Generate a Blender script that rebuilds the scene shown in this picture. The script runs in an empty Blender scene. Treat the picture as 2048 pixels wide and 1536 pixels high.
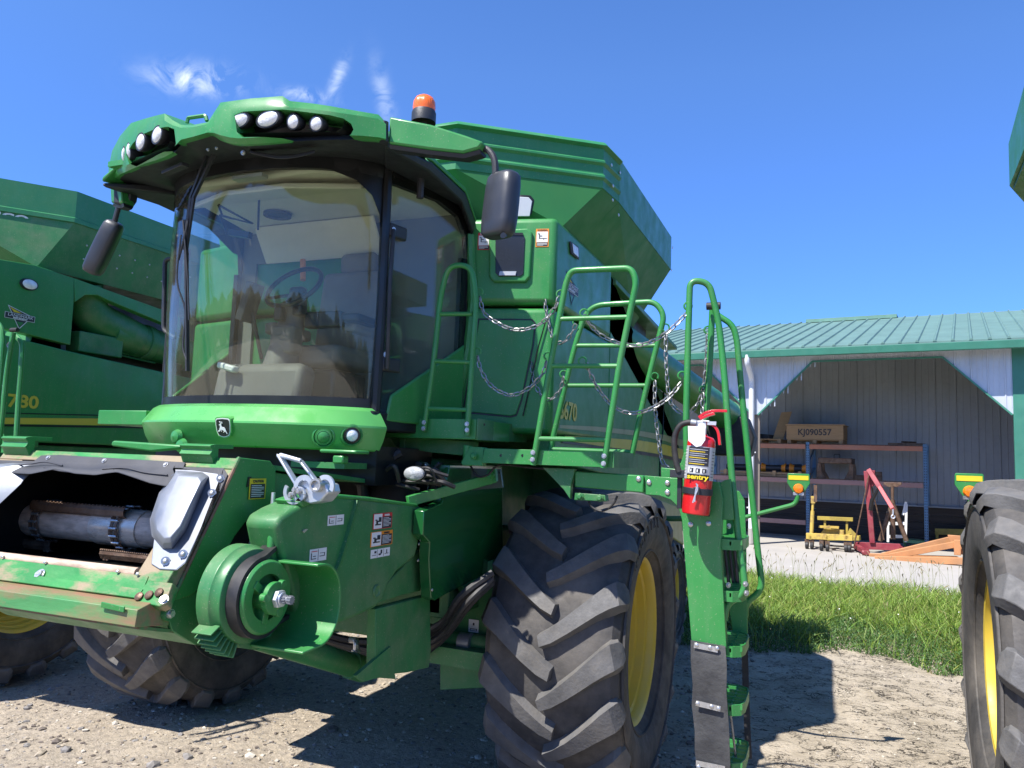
import bpy, bmesh, math, random
import numpy as np
from mathutils import Vector as V, Matrix, Quaternion
from math import sin, cos, tan, radians as R, pi, sqrt, atan2
rnd = random.Random(7)
scene = bpy.context.scene
COL = scene.collection

# ------------------------------------------------------------------ camera
F = 1539.; H = 2.0
_h, _p, _r = R(22.3), R(5.7), R(2.0)
cd = V((-sin(_h)*cos(_p), cos(_h)*cos(_p), sin(_p)))
r0 = V((cos(_h), sin(_h), 0)); u0 = r0.cross(cd)
cr = r0*cos(_r) + u0*sin(_r); cu = -r0*sin(_r) + u0*cos(_r)
EYE = V((0, 0, H))
cam = bpy.data.cameras.new('camera'); camo = bpy.data.objects.new('camera', cam); COL.objects.link(camo)
cam.sensor_width = 36; cam.lens = 36*F/2048; cam.clip_end = 5000; cam.clip_start = .05
m = Matrix((cr, cu, -cd)).transposed().to_4x4(); m.translation = EYE
camo.matrix_world = m
scene.camera = camo

# survey helpers: sight line through a photo point met with a real plane of the place
def ray(u, v): return cd + cr*((u-1024)/F) - cu*((v-768)/F)
def PX(u, v, x): r = ray(u, v); return EYE + r*(x/r.x)
def PY(u, v, y): r = ray(u, v); return EYE + r*(y/r.y)
def PZ(u, v, z): r = ray(u, v); return EYE + r*((z-H)/r.z)
def PN(u, v, p, n): r = ray(u, v); return EYE + r*((V(p)-EYE).dot(V(n))/r.dot(V(n)))
def PP(f, pts, c): return [f(u, v, c) for u, v in pts]

# ------------------------------------------------------------------ mesh builder
def frame(ax):
    ax = V(ax).normalized(); t = V((0, 0, 1)) if abs(ax.z) < .9 else V((1, 0, 0))
    a = ax.cross(t).normalized(); b = ax.cross(a).normalized(); return a, b, ax
def fillet(pts, rad, n=6):
    pts = [V(p) for p in pts]; out = [pts[0]]
    for i in range(1, len(pts)-1):
        p, a, b = pts[i], pts[i-1], pts[i+1]
        da, db = (a-p), (b-p); k = min(rad, da.length*.49, db.length*.49)
        s, e = p+da.normalized()*k, p+db.normalized()*k
        for j in range(n+1):
            t = j/n; out.append(s*(1-t)**2 + p*2*t*(1-t) + e*t*t)
    out.append(pts[-1]); return out
def spline(pts, n=6):
    pts = [V(p) for p in pts]; q = [pts[0]*2-pts[1]]+pts+[pts[-1]*2-pts[-2]]; out = []
    for i in range(1, len(q)-2):
        a, b, c, d = q[i-1:i+3]
        for j in range(n):
            t = j/n
            out.append(.5*((2*b)+(c-a)*t+(2*a-5*b+4*c-d)*t*t+(3*b-a-3*c+d)*t**3))
    out.append(pts[-1]); return out
class MB:
    def __init__(s): s.v = []; s.f = []; s.m = []
    def add(s, vs, fs, mi=0):
        o = len(s.v); s.v += [tuple(x) for x in vs]; s.f += [tuple(i+o for i in f) for f in fs]; s.m += [mi]*len(fs); return s
    def poly(s, pts, mi=0): return s.add(pts, [tuple(range(len(pts)))], mi)
    def prism(s, pts, off, mi=0):
        pts = [V(p) for p in pts]; off = V(off); n = len(pts)
        return s.add(pts+[p+off for p in pts], [tuple(range(n)), tuple(range(2*n-1, n-1, -1))]+[(i, (i+1) % n, n+(i+1) % n, n+i) for i in range(n)], mi)
    def box(s, c, d, rot=None, mi=0):
        c = V(c); vs = []
        for z in (-1, 1):
            for x, y in ((-1, -1), (1, -1), (1, 1), (-1, 1)):
                p = V((x*d[0]/2, y*d[1]/2, z*d[2]/2))
                if rot is not None: p = rot @ p
                vs.append(c+p)
        return s.add(vs, [(3, 2, 1, 0), (4, 5, 6, 7), (0, 1, 5, 4), (1, 2, 6, 5), (2, 3, 7, 6), (3, 0, 4, 7)], mi)
    def bar(s, a, b, w, h, up=(0, 0, 1), mi=0):
        a = V(a); b = V(b); d = (b-a).normalized(); x = d.cross(V(up)).normalized(); z = x.cross(d).normalized()
        q = [x*w/2*i+z*h/2*j for i, j in ((-1, -1), (1, -1), (1, 1), (-1, 1))]
        return s.prism([a+k for k in q], b-a, mi)
    def loft(s, rings, caps=True, closed=True, mi=0, wrap=False):
        n = len(rings[0]); vs = [p for r in rings for p in r]; fs = []
        m = n if closed else n-1; L = len(rings)
        for i in range(L if wrap else L-1):
            for j in range(m):
                a, b = i*n, ((i+1) % L)*n
                fs.append((a+j, a+(j+1) % n, b+(j+1) % n, b+j))
        if caps and closed and not wrap: fs += [tuple(range(n-1, -1, -1)), tuple((L-1)*n+k for k in range(n))]
        return s.add(vs, fs, mi)
    def tube(s, path, r, n=10, closed=False, caps=True, mi=0):
        P = [V(p) for p in path]; L = len(P); rs = r if isinstance(r, (list, tuple)) else [r]*L
        rings = []; nrm = None
        for i in range(L):
            if closed: t = P[(i+1) % L]-P[i-1]
            else: t = P[min(i+1, L-1)]-P[max(i-1, 0)]
            if t.length < 1e-9: t = V((0, 0, 1))
            t.normalize()
            if nrm is None: nrm = frame(t)[0]
            nrm = (nrm-t*nrm.dot(t)).normalized(); b = t.cross(nrm)
            rings.append([P[i]+(nrm*cos(2*pi*k/n)+b*sin(2*pi*k/n))*rs[i] for k in range(n)])
        return s.loft(rings, caps=caps, mi=mi, wrap=closed)
    def lathe(s, prof, o, ax, n=24, mi=0, a0=0, a1=2*pi):
        o = V(o); a, b, c = frame(ax); full = abs(a1-a0-2*pi) < 1e-6; k = n if full else n+1
        rings = [[o+c*h+(a*cos(a0+(a1-a0)*j/n)+b*sin(a0+(a1-a0)*j/n))*max(r, 1e-4) for j in range(k)] for r, h in prof]
        return s.loft(rings, caps=False, closed=full, mi=mi)
    def cyl(s, a, b, r, n=16, mi=0): return s.tube([a, b], r, n, mi=mi)
    def bolt(s, p, n, r=.012, h=.008, mi=0):
        p = V(p); n = V(n).normalized(); s.cyl(p, p+n*h*.4, r*1.25, 12, mi)
        return s.tube([p+n*h*.4, p+n*h], [r, r*.85], 6, mi=mi)
    def dome(s, p, n, r=.012, h=.007, mi=0):
        return s.lathe([(r, 0), (r*.95, h*.5), (r*.6, h*.9), (0, h)], p, n, 12, mi)
    def text(s, t, size, o, right, up, mi=0, ext=.0015, align='CENTER', sx=1., shear=0, bold=0):
        c = bpy.data.curves.new('t', 'FONT'); c.body = t; c.size = size; c.extrude = ext; c.align_x = align; c.align_y = 'CENTER'; c.offset = bold; c.shear = shear
        c.resolution_u = 3
        ob = bpy.data.objects.new('t', c); me = bpy.data.meshes.new_from_object(ob)
        right = V(right).normalized(); up = V(up).normalized(); n = right.cross(up); o = V(o)
        s.add([o+right*(v.co.x*sx)+up*v.co.y+n*(v.co.z+ext) for v in me.vertices], [tuple(p.vertices) for p in me.polygons], mi)
        bpy.data.objects.remove(ob); bpy.data.curves.remove(c); bpy.data.meshes.remove(me); return s
    def mesh(s, name, mats, origin=(0, 0, 0), smooth=True, ang=35):
        me = bpy.data.meshes.new(name); o = V(origin)
        me.from_pydata([(x-o.x, y-o.y, z-o.z) for x, y, z in s.v], [], s.f)
        if not isinstance(mats, (list, tuple)): mats = [mats]
        for k in mats: me.materials.append(k)
        if len(mats) > 1: me.polygons.foreach_set('material_index', s.m)
        me.update(); me.validate()
        bm = bmesh.new(); bm.from_mesh(me); bmesh.ops.recalc_face_normals(bm, faces=bm.faces); bm.to_mesh(me); bm.free()
        if smooth:
            me.polygons.foreach_set('use_smooth', [True]*len(me.polygons)); me.set_sharp_from_angle(angle=R(ang))
        return me
    def islands(s, merge):
        n = len(s.v); par = list(range(n))
        def find(a):
            while par[a] != a: par[a] = par[par[a]]; a = par[a]
            return a
        for f in s.f:
            r = find(f[0])
            for i in f[1:]: par[find(i)] = r
        grp = {}
        for i in range(n): grp.setdefault(find(i), []).append(i)
        gs = list(grp.values())
        if merge:
            bb = [(np.min([s.v[i] for i in g], 0)-.001, np.max([s.v[i] for i in g], 0)+.001, g) for g in gs]; out = []
            for lo, hi, g in bb:
                k = True
                while k:
                    k = False
                    for o in out:
                        if (lo <= o[1]).all() and (hi >= o[0]).all(): lo = np.minimum(lo, o[0]); hi = np.maximum(hi, o[1]); g = g+o[2]; out = [x for x in out if x is not o]; k = True; break
                out.append((lo, hi, g))
            gs = [g for _, _, g in out]
        res = []
        for g in gs:
            ix = {i: k for k, i in enumerate(sorted(g))}; m = MB(); m.v = [s.v[i] for i in sorted(g)]
            for f, mi in zip(s.f, s.m):
                if f[0] in ix: m.f.append(tuple(ix[i] for i in f)); m.m.append(mi)
            res.append(m)
        return res
    def build(s, name, mats, parent=None, bev=0, seg=2, smooth=True, ang=35, whole=False):
        if parent and name in SPLIT and not whole:
            nm, mg = SPLIT[name]
            for m_ in s.islands(mg): ob = m_.build(nm, mats, parent, bev, seg, smooth, ang, True)
            return ob
        org = ORG.get(parent.name, V((0, 0, 0))) if parent else V((0, 0, 0))
        me = s.mesh(name, mats, org, smooth, ang)
        ob = bpy.data.objects.new(name, me); COL.objects.link(ob)
        if parent: ob.parent = parent; ORG[ob.name] = org
        if bev:
            b = ob.modifiers.new('bevel', 'BEVEL'); b.width = bev; b.segments = seg; b.limit_method = 'ANGLE'; b.angle_limit = R(35); b.harden_normals = False
        return ob
ORG = {}
SPLIT = {k+'s': (k, True) for k in ('rail_bolt', 'carriage_bolt', 'stringer_bolt', 'cover_bolt', 'lip_bolt', 'corner_rivet', 'curtain_bolt', 'platform_hole', 'panel_rivet', 'hinge_bolt', 'visor_bolt', 'tank_rivet', 'hopper_rivet', 'kick_plate_slot')}
SPLIT.update({'valve_block': ('valve_fitting', True), 'chain_piece': ('chain_eye', False), 'leg': ('leg', False), 'rung': ('rung', False), 'chain_eyes': ('chain_eye', False), 'hydraulic_hoses': ('hydraulic_hose', False), 'wiring_loom': ('wiring_cable', False), 'auger_pipes': ('auger_pipe', False), 'slat': ('slat', False), 'clamp_strip': ('clamp_strip', True), 'coupler_socket': ('coupler_socket', True), 'cylinder_bracket': ('cylinder_bracket', True), 'curtain_rib': ('curtain_rib', False), 'frame_rail': ('frame_rail', False), 'purlins': ('purlin', False), 'brace_rod': ('brace_rod', False), 'loose_cable': ('loose_cable', False), 'wiper_linkage': ('wiper_linkage', True), 'door_hinge': ('door_hinge', False), 'hoist_leg': ('hoist_leg', False), 'control_linkage': ('control_linkage', True)})
def thing(name, label, cat, loc=(0, 0, 0), group=None):
    o = bpy.data.objects.new(name, None); COL.objects.link(o); o.location = loc; o.empty_display_size = .1
    ORG[o.name] = V(loc); return tag(o, label, cat, group)
def tag(o, label, cat, group=None, kind=None):
    if label: o['label'] = label
    if cat: o['category'] = cat
    if group: o['group'] = group
    if kind: o['kind'] = kind
    return o
def solo(mb, name, mats, label, cat, group=None, **k):
    """a thing of one mesh, with its origin at its base"""
    a = np.array(mb.v); o = V(((a[:, 0].min()+a[:, 0].max())/2, (a[:, 1].min()+a[:, 1].max())/2, a[:, 2].min()))
    me = mb.mesh(name, mats, o, k.get('smooth', True)); ob = bpy.data.objects.new(name, me); ob.location = o; COL.objects.link(ob)
    if k.get('bev'):
        b = ob.modifiers.new('bevel', 'BEVEL'); b.width = k['bev']; b.segments = 2; b.limit_method = 'ANGLE'; b.angle_limit = R(35)
    return tag(ob, label, cat, group)
def lab(o, t): o['label'] = t; return o
def cut(ob, cutters):
    """boolean out solid cutters (MB list) from an object's mesh"""
    org = ORG.get(ob.name, V((0, 0, 0)))
    for c in cutters:
        me = c.mesh('c', [], org, smooth=False); co = bpy.data.objects.new('c', me); COL.objects.link(co)
        co.parent = ob.parent
        md = ob.modifiers.new('b', 'BOOLEAN'); md.operation = 'DIFFERENCE'; md.object = co; md.solver = 'EXACT'
        bpy.context.view_layer.update(); dg = bpy.context.evaluated_depsgraph_get()
        nm = bpy.data.meshes.new_from_object(ob.evaluated_get(dg)); ob.modifiers.remove(md)
        old = ob.data; ob.data = nm; nm.name = ob.name
        bpy.data.objects.remove(co)
    nm.set_sharp_from_angle(angle=R(35)); return ob

# ------------------------------------------------------------------ materials
def newmat(name):
    m = bpy.data.materials.new(name); m.use_nodes = True; nt = m.node_tree; nt.nodes.clear()
    out = nt.nodes.new('ShaderNodeOutputMaterial'); return m, nt, out
def N(nt, t, **k):
    n = nt.nodes.new(t)
    for a, b in k.items():
        if a in n.inputs: n.inputs[a].default_value = b
        else: setattr(n, a, b)
    return n
def L(nt, a, b): nt.links.new(a, b)
def ramp(nt, fac, stops, interp='LINEAR'):
    r = nt.nodes.new('ShaderNodeValToRGB'); r.color_ramp.interpolation = interp
    e = r.color_ramp.elements
    while len(e) < len(stops): e.new(.5)
    for i, (p, c) in enumerate(stops):
        e[i].position = p; e[i].color = (c, c, c, 1) if isinstance(c, (int, float)) else (*c, 1)
    L(nt, fac, r.inputs[0]); return r.outputs[0]
def mixc(nt, fac, a, b, mode='MIX'):
    m = nt.nodes.new('ShaderNodeMix'); m.data_type = 'RGBA'; m.blend_type = mode
    for s, x in ((m.inputs[0], fac), (m.inputs[6], a), (m.inputs[7], b)):
        if isinstance(x, (int, float)): s.default_value = x
        elif isinstance(x, tuple): s.default_value = (*x, 1)
        else: L(nt, x, s)
    return m.outputs[2]
def noise(nt, vec, scale, detail=4, rough=.55, dist=0):
    n = N(nt, 'ShaderNodeTexNoise', Scale=scale, Detail=detail, Roughness=rough, Distortion=dist)
    if vec is not None: L(nt, vec, n.inputs['Vector'])
    return n.outputs[0]
def scaled(nt, vec, s):
    m = N(nt, 'ShaderNodeMapping'); m.inputs['Scale'].default_value = s; L(nt, vec, m.inputs[0]); return m.outputs[0]
def pbr(name, col, rough=.5, metal=0, var=.12, vs=3., bump=0., bs=60., dust=None, da=.3, ds=2., coat=0, rv=.12, stretch=None, dlo=.45, dhi=.75, up=0, speck=0):
    m, nt, out = newmat(name); b = N(nt, 'ShaderNodeBsdfPrincipled'); L(nt, b.outputs[0], out.inputs[0])
    tc = N(nt, 'ShaderNodeTexCoord'); vec = tc.outputs['Object']
    if stretch: vec = scaled(nt, vec, stretch)
    n1 = noise(nt, vec, vs, 5)
    c = mixc(nt, ramp(nt, n1, [(.3, 0), (.7, 1)]), tuple(x*(1-var) for x in col), tuple(min(1, x*(1+var)) for x in col))
    if dust:
        n2 = noise(nt, vec, ds, 8, .65); f = ramp(nt, n2, [(dlo, 0), (dhi, da)])
        if up:
            g = N(nt, 'ShaderNodeNewGeometry'); sx = N(nt, 'ShaderNodeSeparateXYZ'); L(nt, g.outputs['Normal'], sx.inputs[0])
            mm = N(nt, 'ShaderNodeMath', operation='MULTIPLY_ADD'); L(nt, sx.outputs[2], mm.inputs[0]); mm.inputs[1].default_value = up; L(nt, f, mm.inputs[2]); mm.use_clamp = True; f = mm.outputs[0]
        c = mixc(nt, f, c, dust)
    if speck:
        c = mixc(nt, ramp(nt, noise(nt, tc.outputs['Object'], 130, 2, .5), [(.66, 0), (.72, speck)]), c, (.30, .30, .20))
        c = mixc(nt, ramp(nt, noise(nt, scaled(nt, tc.outputs['Object'], (7, 7, 1.1)), 2.2, 7, .7), [(.52, 0), (.75, speck*.45)]), c, (.16, .24, .13))
    L(nt, c, b.inputs['Base Color'])
    b.inputs['Metallic'].default_value = metal
    rr = ramp(nt, noise(nt, vec, vs*2.3, 5), [(.3, max(.02, rough-rv)), (.7, min(1, rough+rv))]); L(nt, rr, b.inputs['Roughness'])
    if coat: b.inputs['Coat Weight'].default_value = coat; b.inputs['Coat Roughness'].default_value = .12
    if bump:
        bp = N(nt, 'ShaderNodeBump', Strength=bump, Distance=.01); L(nt, noise(nt, vec, bs, 6), bp.inputs['Height']); L(nt, bp.outputs[0], b.inputs['Normal'])
    return m
DUST = (.30, .25, .17)
M = {}
M['green'] = pbr('green_paint', (.030, .222, .048), .42, var=.10, bump=.04, bs=9, dust=(.10, .20, .09), da=.30, ds=2.6, coat=.1, speck=.55)
M['greend'] = pbr('dusty_green_paint', (.030, .175, .050), .5, var=.15, bump=.1, bs=20, dust=DUST, da=.3, ds=5, up=.08, speck=.6)
M['teal'] = pbr('tank_green_paint', (.028, .205, .072), .42, var=.10, bump=.05, bs=7, dust=(.12, .24, .13), da=.30, ds=1.5, speck=.4)
M['worn'] = pbr('worn_green_paint', (.03, .22, .045), .45, var=.2, vs=9, dust=(.33, .22, .14), da=.85, ds=5, bump=.15, bs=60, dlo=.46, dhi=.56, stretch=(.5, 1, 1))
M['rusty'] = pbr('rusty_green_edge', (.18, .10, .06), .65, var=.3, vs=12, dust=(.05, .2, .06), da=.9, ds=8, bump=.3, bs=70, dlo=.48, dhi=.6)
M['rust'] = pbr('rust_steel', (.13, .075, .045), .55, .4, var=.4, vs=14, dust=(.30, .23, .17), da=.5, ds=9, bump=.3, bs=90)
M['channel'] = pbr('worn_channel_paint', (.06, .24, .075), .5, var=.2, vs=6, dust=(.30, .13, .085), da=.85, ds=4.0, bump=.15, bs=60, dlo=.40, dhi=.52, stretch=(.3, 1, 1))
M['hopper'] = pbr('hopper_green', (.024, .175, .042), .62, var=.08)
M['yellow'] = pbr('yellow_rim_paint', (.68, .50, .055), .45, var=.08, vs=4, dust=(.32, .26, .12), da=.4, ds=4, bump=.05, bs=15)
M['stripe'] = pbr('yellow_stripe', (.60, .50, .05), .4, var=.05)
M['cream'] = pbr('cream_stripe', (.35, .36, .17), .4, var=.05)
M['plastic'] = pbr('black_plastic', (.018, .020, .024), .5, var=.2, bump=.15, bs=150, dust=(.09, .09, .09), da=.3)
M['plasticg'] = pbr('grey_black_plastic', (.035, .037, .043), .6, var=.2, bump=.1, bs=150, dust=(.16, .15, .14), da=.3)
M['black'] = pbr('black_paint', (.008, .009, .010), .4, var=.2)
M['under'] = pbr('dark_roof_lining', (.014, .016, .020), .55, var=.2, bump=.1, bs=40)
M['hose'] = pbr('black_rubber_hose', (.014, .014, .015), .6, var=.2, dust=(.08, .07, .06), da=.4, ds=20)
M['rubber'] = pbr('dusty_tire_rubber', (.050, .048, .047), .75, var=.25, vs=8, dust=(.215, .19, .16), da=.65, ds=3.2, bump=.25, bs=45, dlo=.42, dhi=.8)
M['lug'] = pbr('tire_lug_rubber', (.105, .103, .101), .7, var=.25, vs=10, dust=(.22, .195, .16), da=.55, ds=6, bump=.3, bs=60, dlo=.45, dhi=.8)
M['steel'] = pbr('bright_worn_steel', (.25, .27, .30), .55, .6, var=.15, vs=5, dust=(.3, .26, .22), da=.35, ds=6, bump=.05, bs=30)
M['zinc'] = pbr('zinc_plate', (.62, .66, .70), .42, .7, var=.12, vs=8)
M['bolt'] = pbr('bolt_metal', (.55, .55, .54), .35, .8, var=.15, vs=40)
M['lit_polish'] = pbr('lit_polished_steel', (.72, .63, .52), .32, .35, var=.2, vs=6, dust=(.30, .22, .16), da=.6, ds=9, stretch=(1, 4, 4))  # polished metal, its base colour raised to carry reflected sky
M['drum'] = pbr('worn_drum_steel', (.62, .47, .35), .6, .0, var=.35, vs=6, dust=(.20, .12, .08), da=.8, ds=9, bump=.15, bs=60, stretch=(1, 4, 4))
M['chain'] = pbr('chain_steel', (.34, .34, .34), .45, .8, var=.3, vs=40)
M['white'] = pbr('white_label', (.72, .72, .70), .5, var=.04)
M['dgrey'] = pbr('dark_label', (.03, .03, .035), .5, var=.05)
M['orange'] = pbr('orange_label', (.75, .25, .02), .5, var=.04)
M['redl'] = pbr('red_label', (.55, .03, .03), .5, var=.04)
M['yel'] = pbr('yellow_label', (.75, .55, .02), .5, var=.04)
M['red'] = pbr('extinguisher_red', (.56, .012, .016), .28, var=.06, coat=.5)
M['silver'] = pbr('silver_label', (.50, .51, .53), .35, .3, var=.05)
M['beige'] = pbr('cab_headliner', (.70, .67, .58), .8, var=.06)
M['seat'] = pbr('seat_fabric', (.21, .19, .165), .9, var=.2, bump=.3, bs=200)
M['console'] = pbr('grey_console', (.15, .14, .13), .6, var=.15)
M['lightgreen'] = pbr('fascia_green', (.085, .36, .085), .32, var=.06, dust=(.25, .36, .15), da=.14, ds=2, coat=.2, up=.06)
M['winw'] = pbr('window_seal_white', (.62, .64, .64), .3, var=.03)
M['mirror'] = pbr('mirror_black', (.03, .033, .04), .38, var=.1, bump=.05, bs=150)

def glassm(name, tint, refl=1.0, base=.06, rough=.02, dusty=.0, dcol=(.3, .28, .24)):
    m, nt, out = newmat(name); tr = N(nt, 'ShaderNodeBsdfTransparent'); tr.inputs[0].default_value = (*tint, 1)
    gl = N(nt, 'ShaderNodeBsdfGlossy', Roughness=rough); gl.inputs[0].default_value = (.95, .95, .95, 1)
    fr = N(nt, 'ShaderNodeFresnel'); gn = N(nt, 'ShaderNodeNewGeometry'); mi_ = N(nt, 'ShaderNodeMapRange'); L(nt, gn.outputs['Backfacing'], mi_.inputs[0]); mi_.inputs[3].default_value = 1.5; mi_.inputs[4].default_value = 1/1.5; L(nt, mi_.outputs[0], fr.inputs[0]); mm = N(nt, 'ShaderNodeMath', operation='MULTIPLY_ADD'); L(nt, fr.outputs[0], mm.inputs[0]); mm.inputs[1].default_value = refl; mm.inputs[2].default_value = base; mm.use_clamp = True
    mx = N(nt, 'ShaderNodeMixShader'); L(nt, mm.outputs[0], mx.inputs[0]); L(nt, tr.outputs[0], mx.inputs[1]); L(nt, gl.outputs[0], mx.inputs[2])
    last = mx
    if dusty:
        df = N(nt, 'ShaderNodeBsdfDiffuse'); df.inputs[0].default_value = (*dcol, 1)
        tc = N(nt, 'ShaderNodeTexCoord'); f = ramp(nt, noise(nt, tc.outputs['Object'], 6, 8, .7), [(.35, dusty*.5), (.75, dusty*1.3)])
        m2 = N(nt, 'ShaderNodeMixShader'); L(nt, f, m2.inputs[0]); L(nt, mx.outputs[0], m2.inputs[1]); L(nt, df.outputs[0], m2.inputs[2]); last = m2
    L(nt, last.outputs[0], out.inputs[0]); return m
M['glass'] = glassm('tinted_cab_glass', (.91, .95, .91), .9, .0, .01, .06, (.36, .31, .23))
M['glass2'] = glassm('side_cab_glass', (.84, .90, .87), .9, .0, .01, .03)
M['lensd'] = pbr('dusty_lamp_lens', (.34, .35, .35), .4, .0, var=.15, vs=25, bump=.4, bs=120)
M['lens'] = pbr('lamp_lens', (.80, .81, .82), .18, .0, var=.12, vs=25, bump=.3, bs=90, coat=.6)
def amber(name, col):
    m, nt, out = newmat(name); b = N(nt, 'ShaderNodeBsdfPrincipled', Roughness=.25); b.inputs['Base Color'].default_value = (*col, 1)
    b.inputs['Subsurface Weight'].default_value = .4; b.inputs['Subsurface Radius'].default_value = (.03, .01, .002); b.inputs['Coat Weight'].default_value = .4
    tc = N(nt, 'ShaderNodeTexCoord'); w = N(nt, 'ShaderNodeTexWave', Scale=60); L(nt, tc.outputs['Object'], w.inputs[0]); bp = N(nt, 'ShaderNodeBump', Strength=.25, Distance=.004); L(nt, w.outputs[1], bp.inputs['Height']); L(nt, bp.outputs[0], b.inputs['Normal'])
    L(nt, b.outputs[0], out.inputs[0]); return m
M['amber'] = amber('amber_lens', (.85, .22, .01)); M['beaconm'] = amber('orange_beacon_lens', (.95, .17, .015))

# ------------------------------------------------------------------ light and sky
SUN = V((-.33, -.585, 1.)).normalized()
el = math.asin(SUN.z); az = atan2(SUN.x, SUN.y)
w = bpy.data.worlds.new('World'); scene.world = w; w.use_nodes = True; nt = w.node_tree; nt.nodes.clear()
wo = N(nt, 'ShaderNodeOutputWorld'); bg = N(nt, 'ShaderNodeBackground', Strength=.128)
sky = N(nt, 'ShaderNodeTexSky'); sky.sky_type = 'NISHITA'; sky.sun_disc = False; sky.sun_elevation = el; sky.sun_rotation = az % (2*pi)
sky.air_density = 1.0; sky.dust_density = .35; sky.ozone_density = 3.0; sky.altitude = 900
hs0 = N(nt, 'ShaderNodeHueSaturation', Saturation=1.18, Value=1.0); L(nt, sky.outputs[0], hs0.inputs['Color']); hs = N(nt, 'ShaderNodeVectorMath', operation='MULTIPLY'); L(nt, hs0.outputs[0], hs.inputs[0]); hs.inputs[1].default_value = (.92, .93, 1.13)
tc = N(nt, 'ShaderNodeTexCoord'); gv = tc.outputs['Generated']
def lobe(u, v, wd, ax, k=1.0):
    """soft region of sky (a direction in the world) in which wisps of cloud stand"""
    d = ray(u, v).normalized(); a = (ray(*ax)-ray(u, v)).normalized(); b = d.cross(a).normalized()
    def dot(vec):
        n = N(nt, 'ShaderNodeVectorMath', operation='DOT_PRODUCT'); L(nt, gv, n.inputs[0]); n.inputs[1].default_value = vec; return n.outputs['Value']
    def sq(s, off, sc):
        x = N(nt, 'ShaderNodeMath', operation='SUBTRACT'); L(nt, s, x.inputs[0]); x.inputs[1].default_value = off
        y = N(nt, 'ShaderNodeMath', operation='MULTIPLY'); L(nt, x.outputs[0], y.inputs[0]); y.inputs[1].default_value = 1/sc
        z = N(nt, 'ShaderNodeMath', operation='POWER'); L(nt, y.outputs[0], z.inputs[0]); z.inputs[1].default_value = 2.; 
        q = N(nt, 'ShaderNodeMath', operation='ABSOLUTE'); L(nt, y.outputs[0], q.inputs[0]); L(nt, q.outputs[0], z.inputs[0]); return z.outputs[0]
    a = (a-d*a.dot(d)).normalized()
    s = N(nt, 'ShaderNodeMath', operation='ADD'); L(nt, sq(dot(a), 0, wd[0]), s.inputs[0]); L(nt, sq(dot(b), 0, wd[1]), s.inputs[1])
    e = N(nt, 'ShaderNodeMath', operation='MULTIPLY'); L(nt, s.outputs[0], e.inputs[0]); e.inputs[1].default_value = -1
    g = N(nt, 'ShaderNodeMath', operation='EXPONENT'); L(nt, e.outputs[0], g.inputs[0])
    f = N(nt, 'ShaderNodeMath', operation='MULTIPLY'); L(nt, g.outputs[0], f.inputs[0]); f.inputs[1].default_value = k
    dd = N(nt, 'ShaderNodeMath', operation='GREATER_THAN'); L(nt, dot(d), dd.inputs[0]); dd.inputs[1].default_value = .5
    h = N(nt, 'ShaderNodeMath', operation='MULTIPLY'); L(nt, f.outputs[0], h.inputs[0]); L(nt, dd.outputs[0], h.inputs[1]); return h.outputs[0]
acc = None
for l in (lobe(392, 158, (.042, .014), (480, 165), 1.0), lobe(672, 162, (.022, .0065), (690, 120), .85), lobe(612, 192, (.028, .007), (680, 200), .75), lobe(768, 195, (.034, .009), (785, 270), .45)):
    if acc is None: acc = l
    else:
        a = N(nt, 'ShaderNodeMath', operation='MAXIMUM'); L(nt, acc, a.inputs[0]); L(nt, l, a.inputs[1]); acc = a.outputs[0]
cn = noise(nt, gv, 24, 9, .62, 1.2)
cm = N(nt, 'ShaderNodeMath', operation='MULTIPLY'); L(nt, acc, cm.inputs[0]); L(nt, ramp(nt, cn, [(.40, 0), (.66, 1.)]), cm.inputs[1])
sz = N(nt, 'ShaderNodeSeparateXYZ'); L(nt, gv, sz.inputs[0]); hz_ = ramp(nt, sz.outputs[2], [(0, (.40, .58, .88)), (.16, (.52, .70, .95)), (.46, (1., 1., 1.))])
hq = mixc(nt, 1., hs.outputs[0], hz_, 'MULTIPLY')
cc = mixc(nt, cm.outputs[0], hq, (4.6, 5.2, 6.0)); L(nt, cc, bg.inputs[0]); L(nt, bg.outputs[0], wo.inputs[0])
sl = bpy.data.lights.new('sun', 'SUN'); sl.energy = 4.9; sl.angle = R(.5); sl.color = (1, .955, .89)
so = bpy.data.objects.new('sun', sl); COL.objects.link(so); so.rotation_mode = 'QUATERNION'; so.rotation_quaternion = SUN.to_track_quat('Z', 'Y')
so.location = (0, 0, 20)
vs_ = scene.view_settings; vs_.view_transform = 'Standard'; vs_.look = 'None'; vs_.exposure = .86; vs_.gamma = 1
scene.cycles.max_bounces = 8; scene.cycles.transparent_max_bounces = 12; scene.cycles.caustics_reflective = False; scene.cycles.caustics_refractive = False

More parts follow.
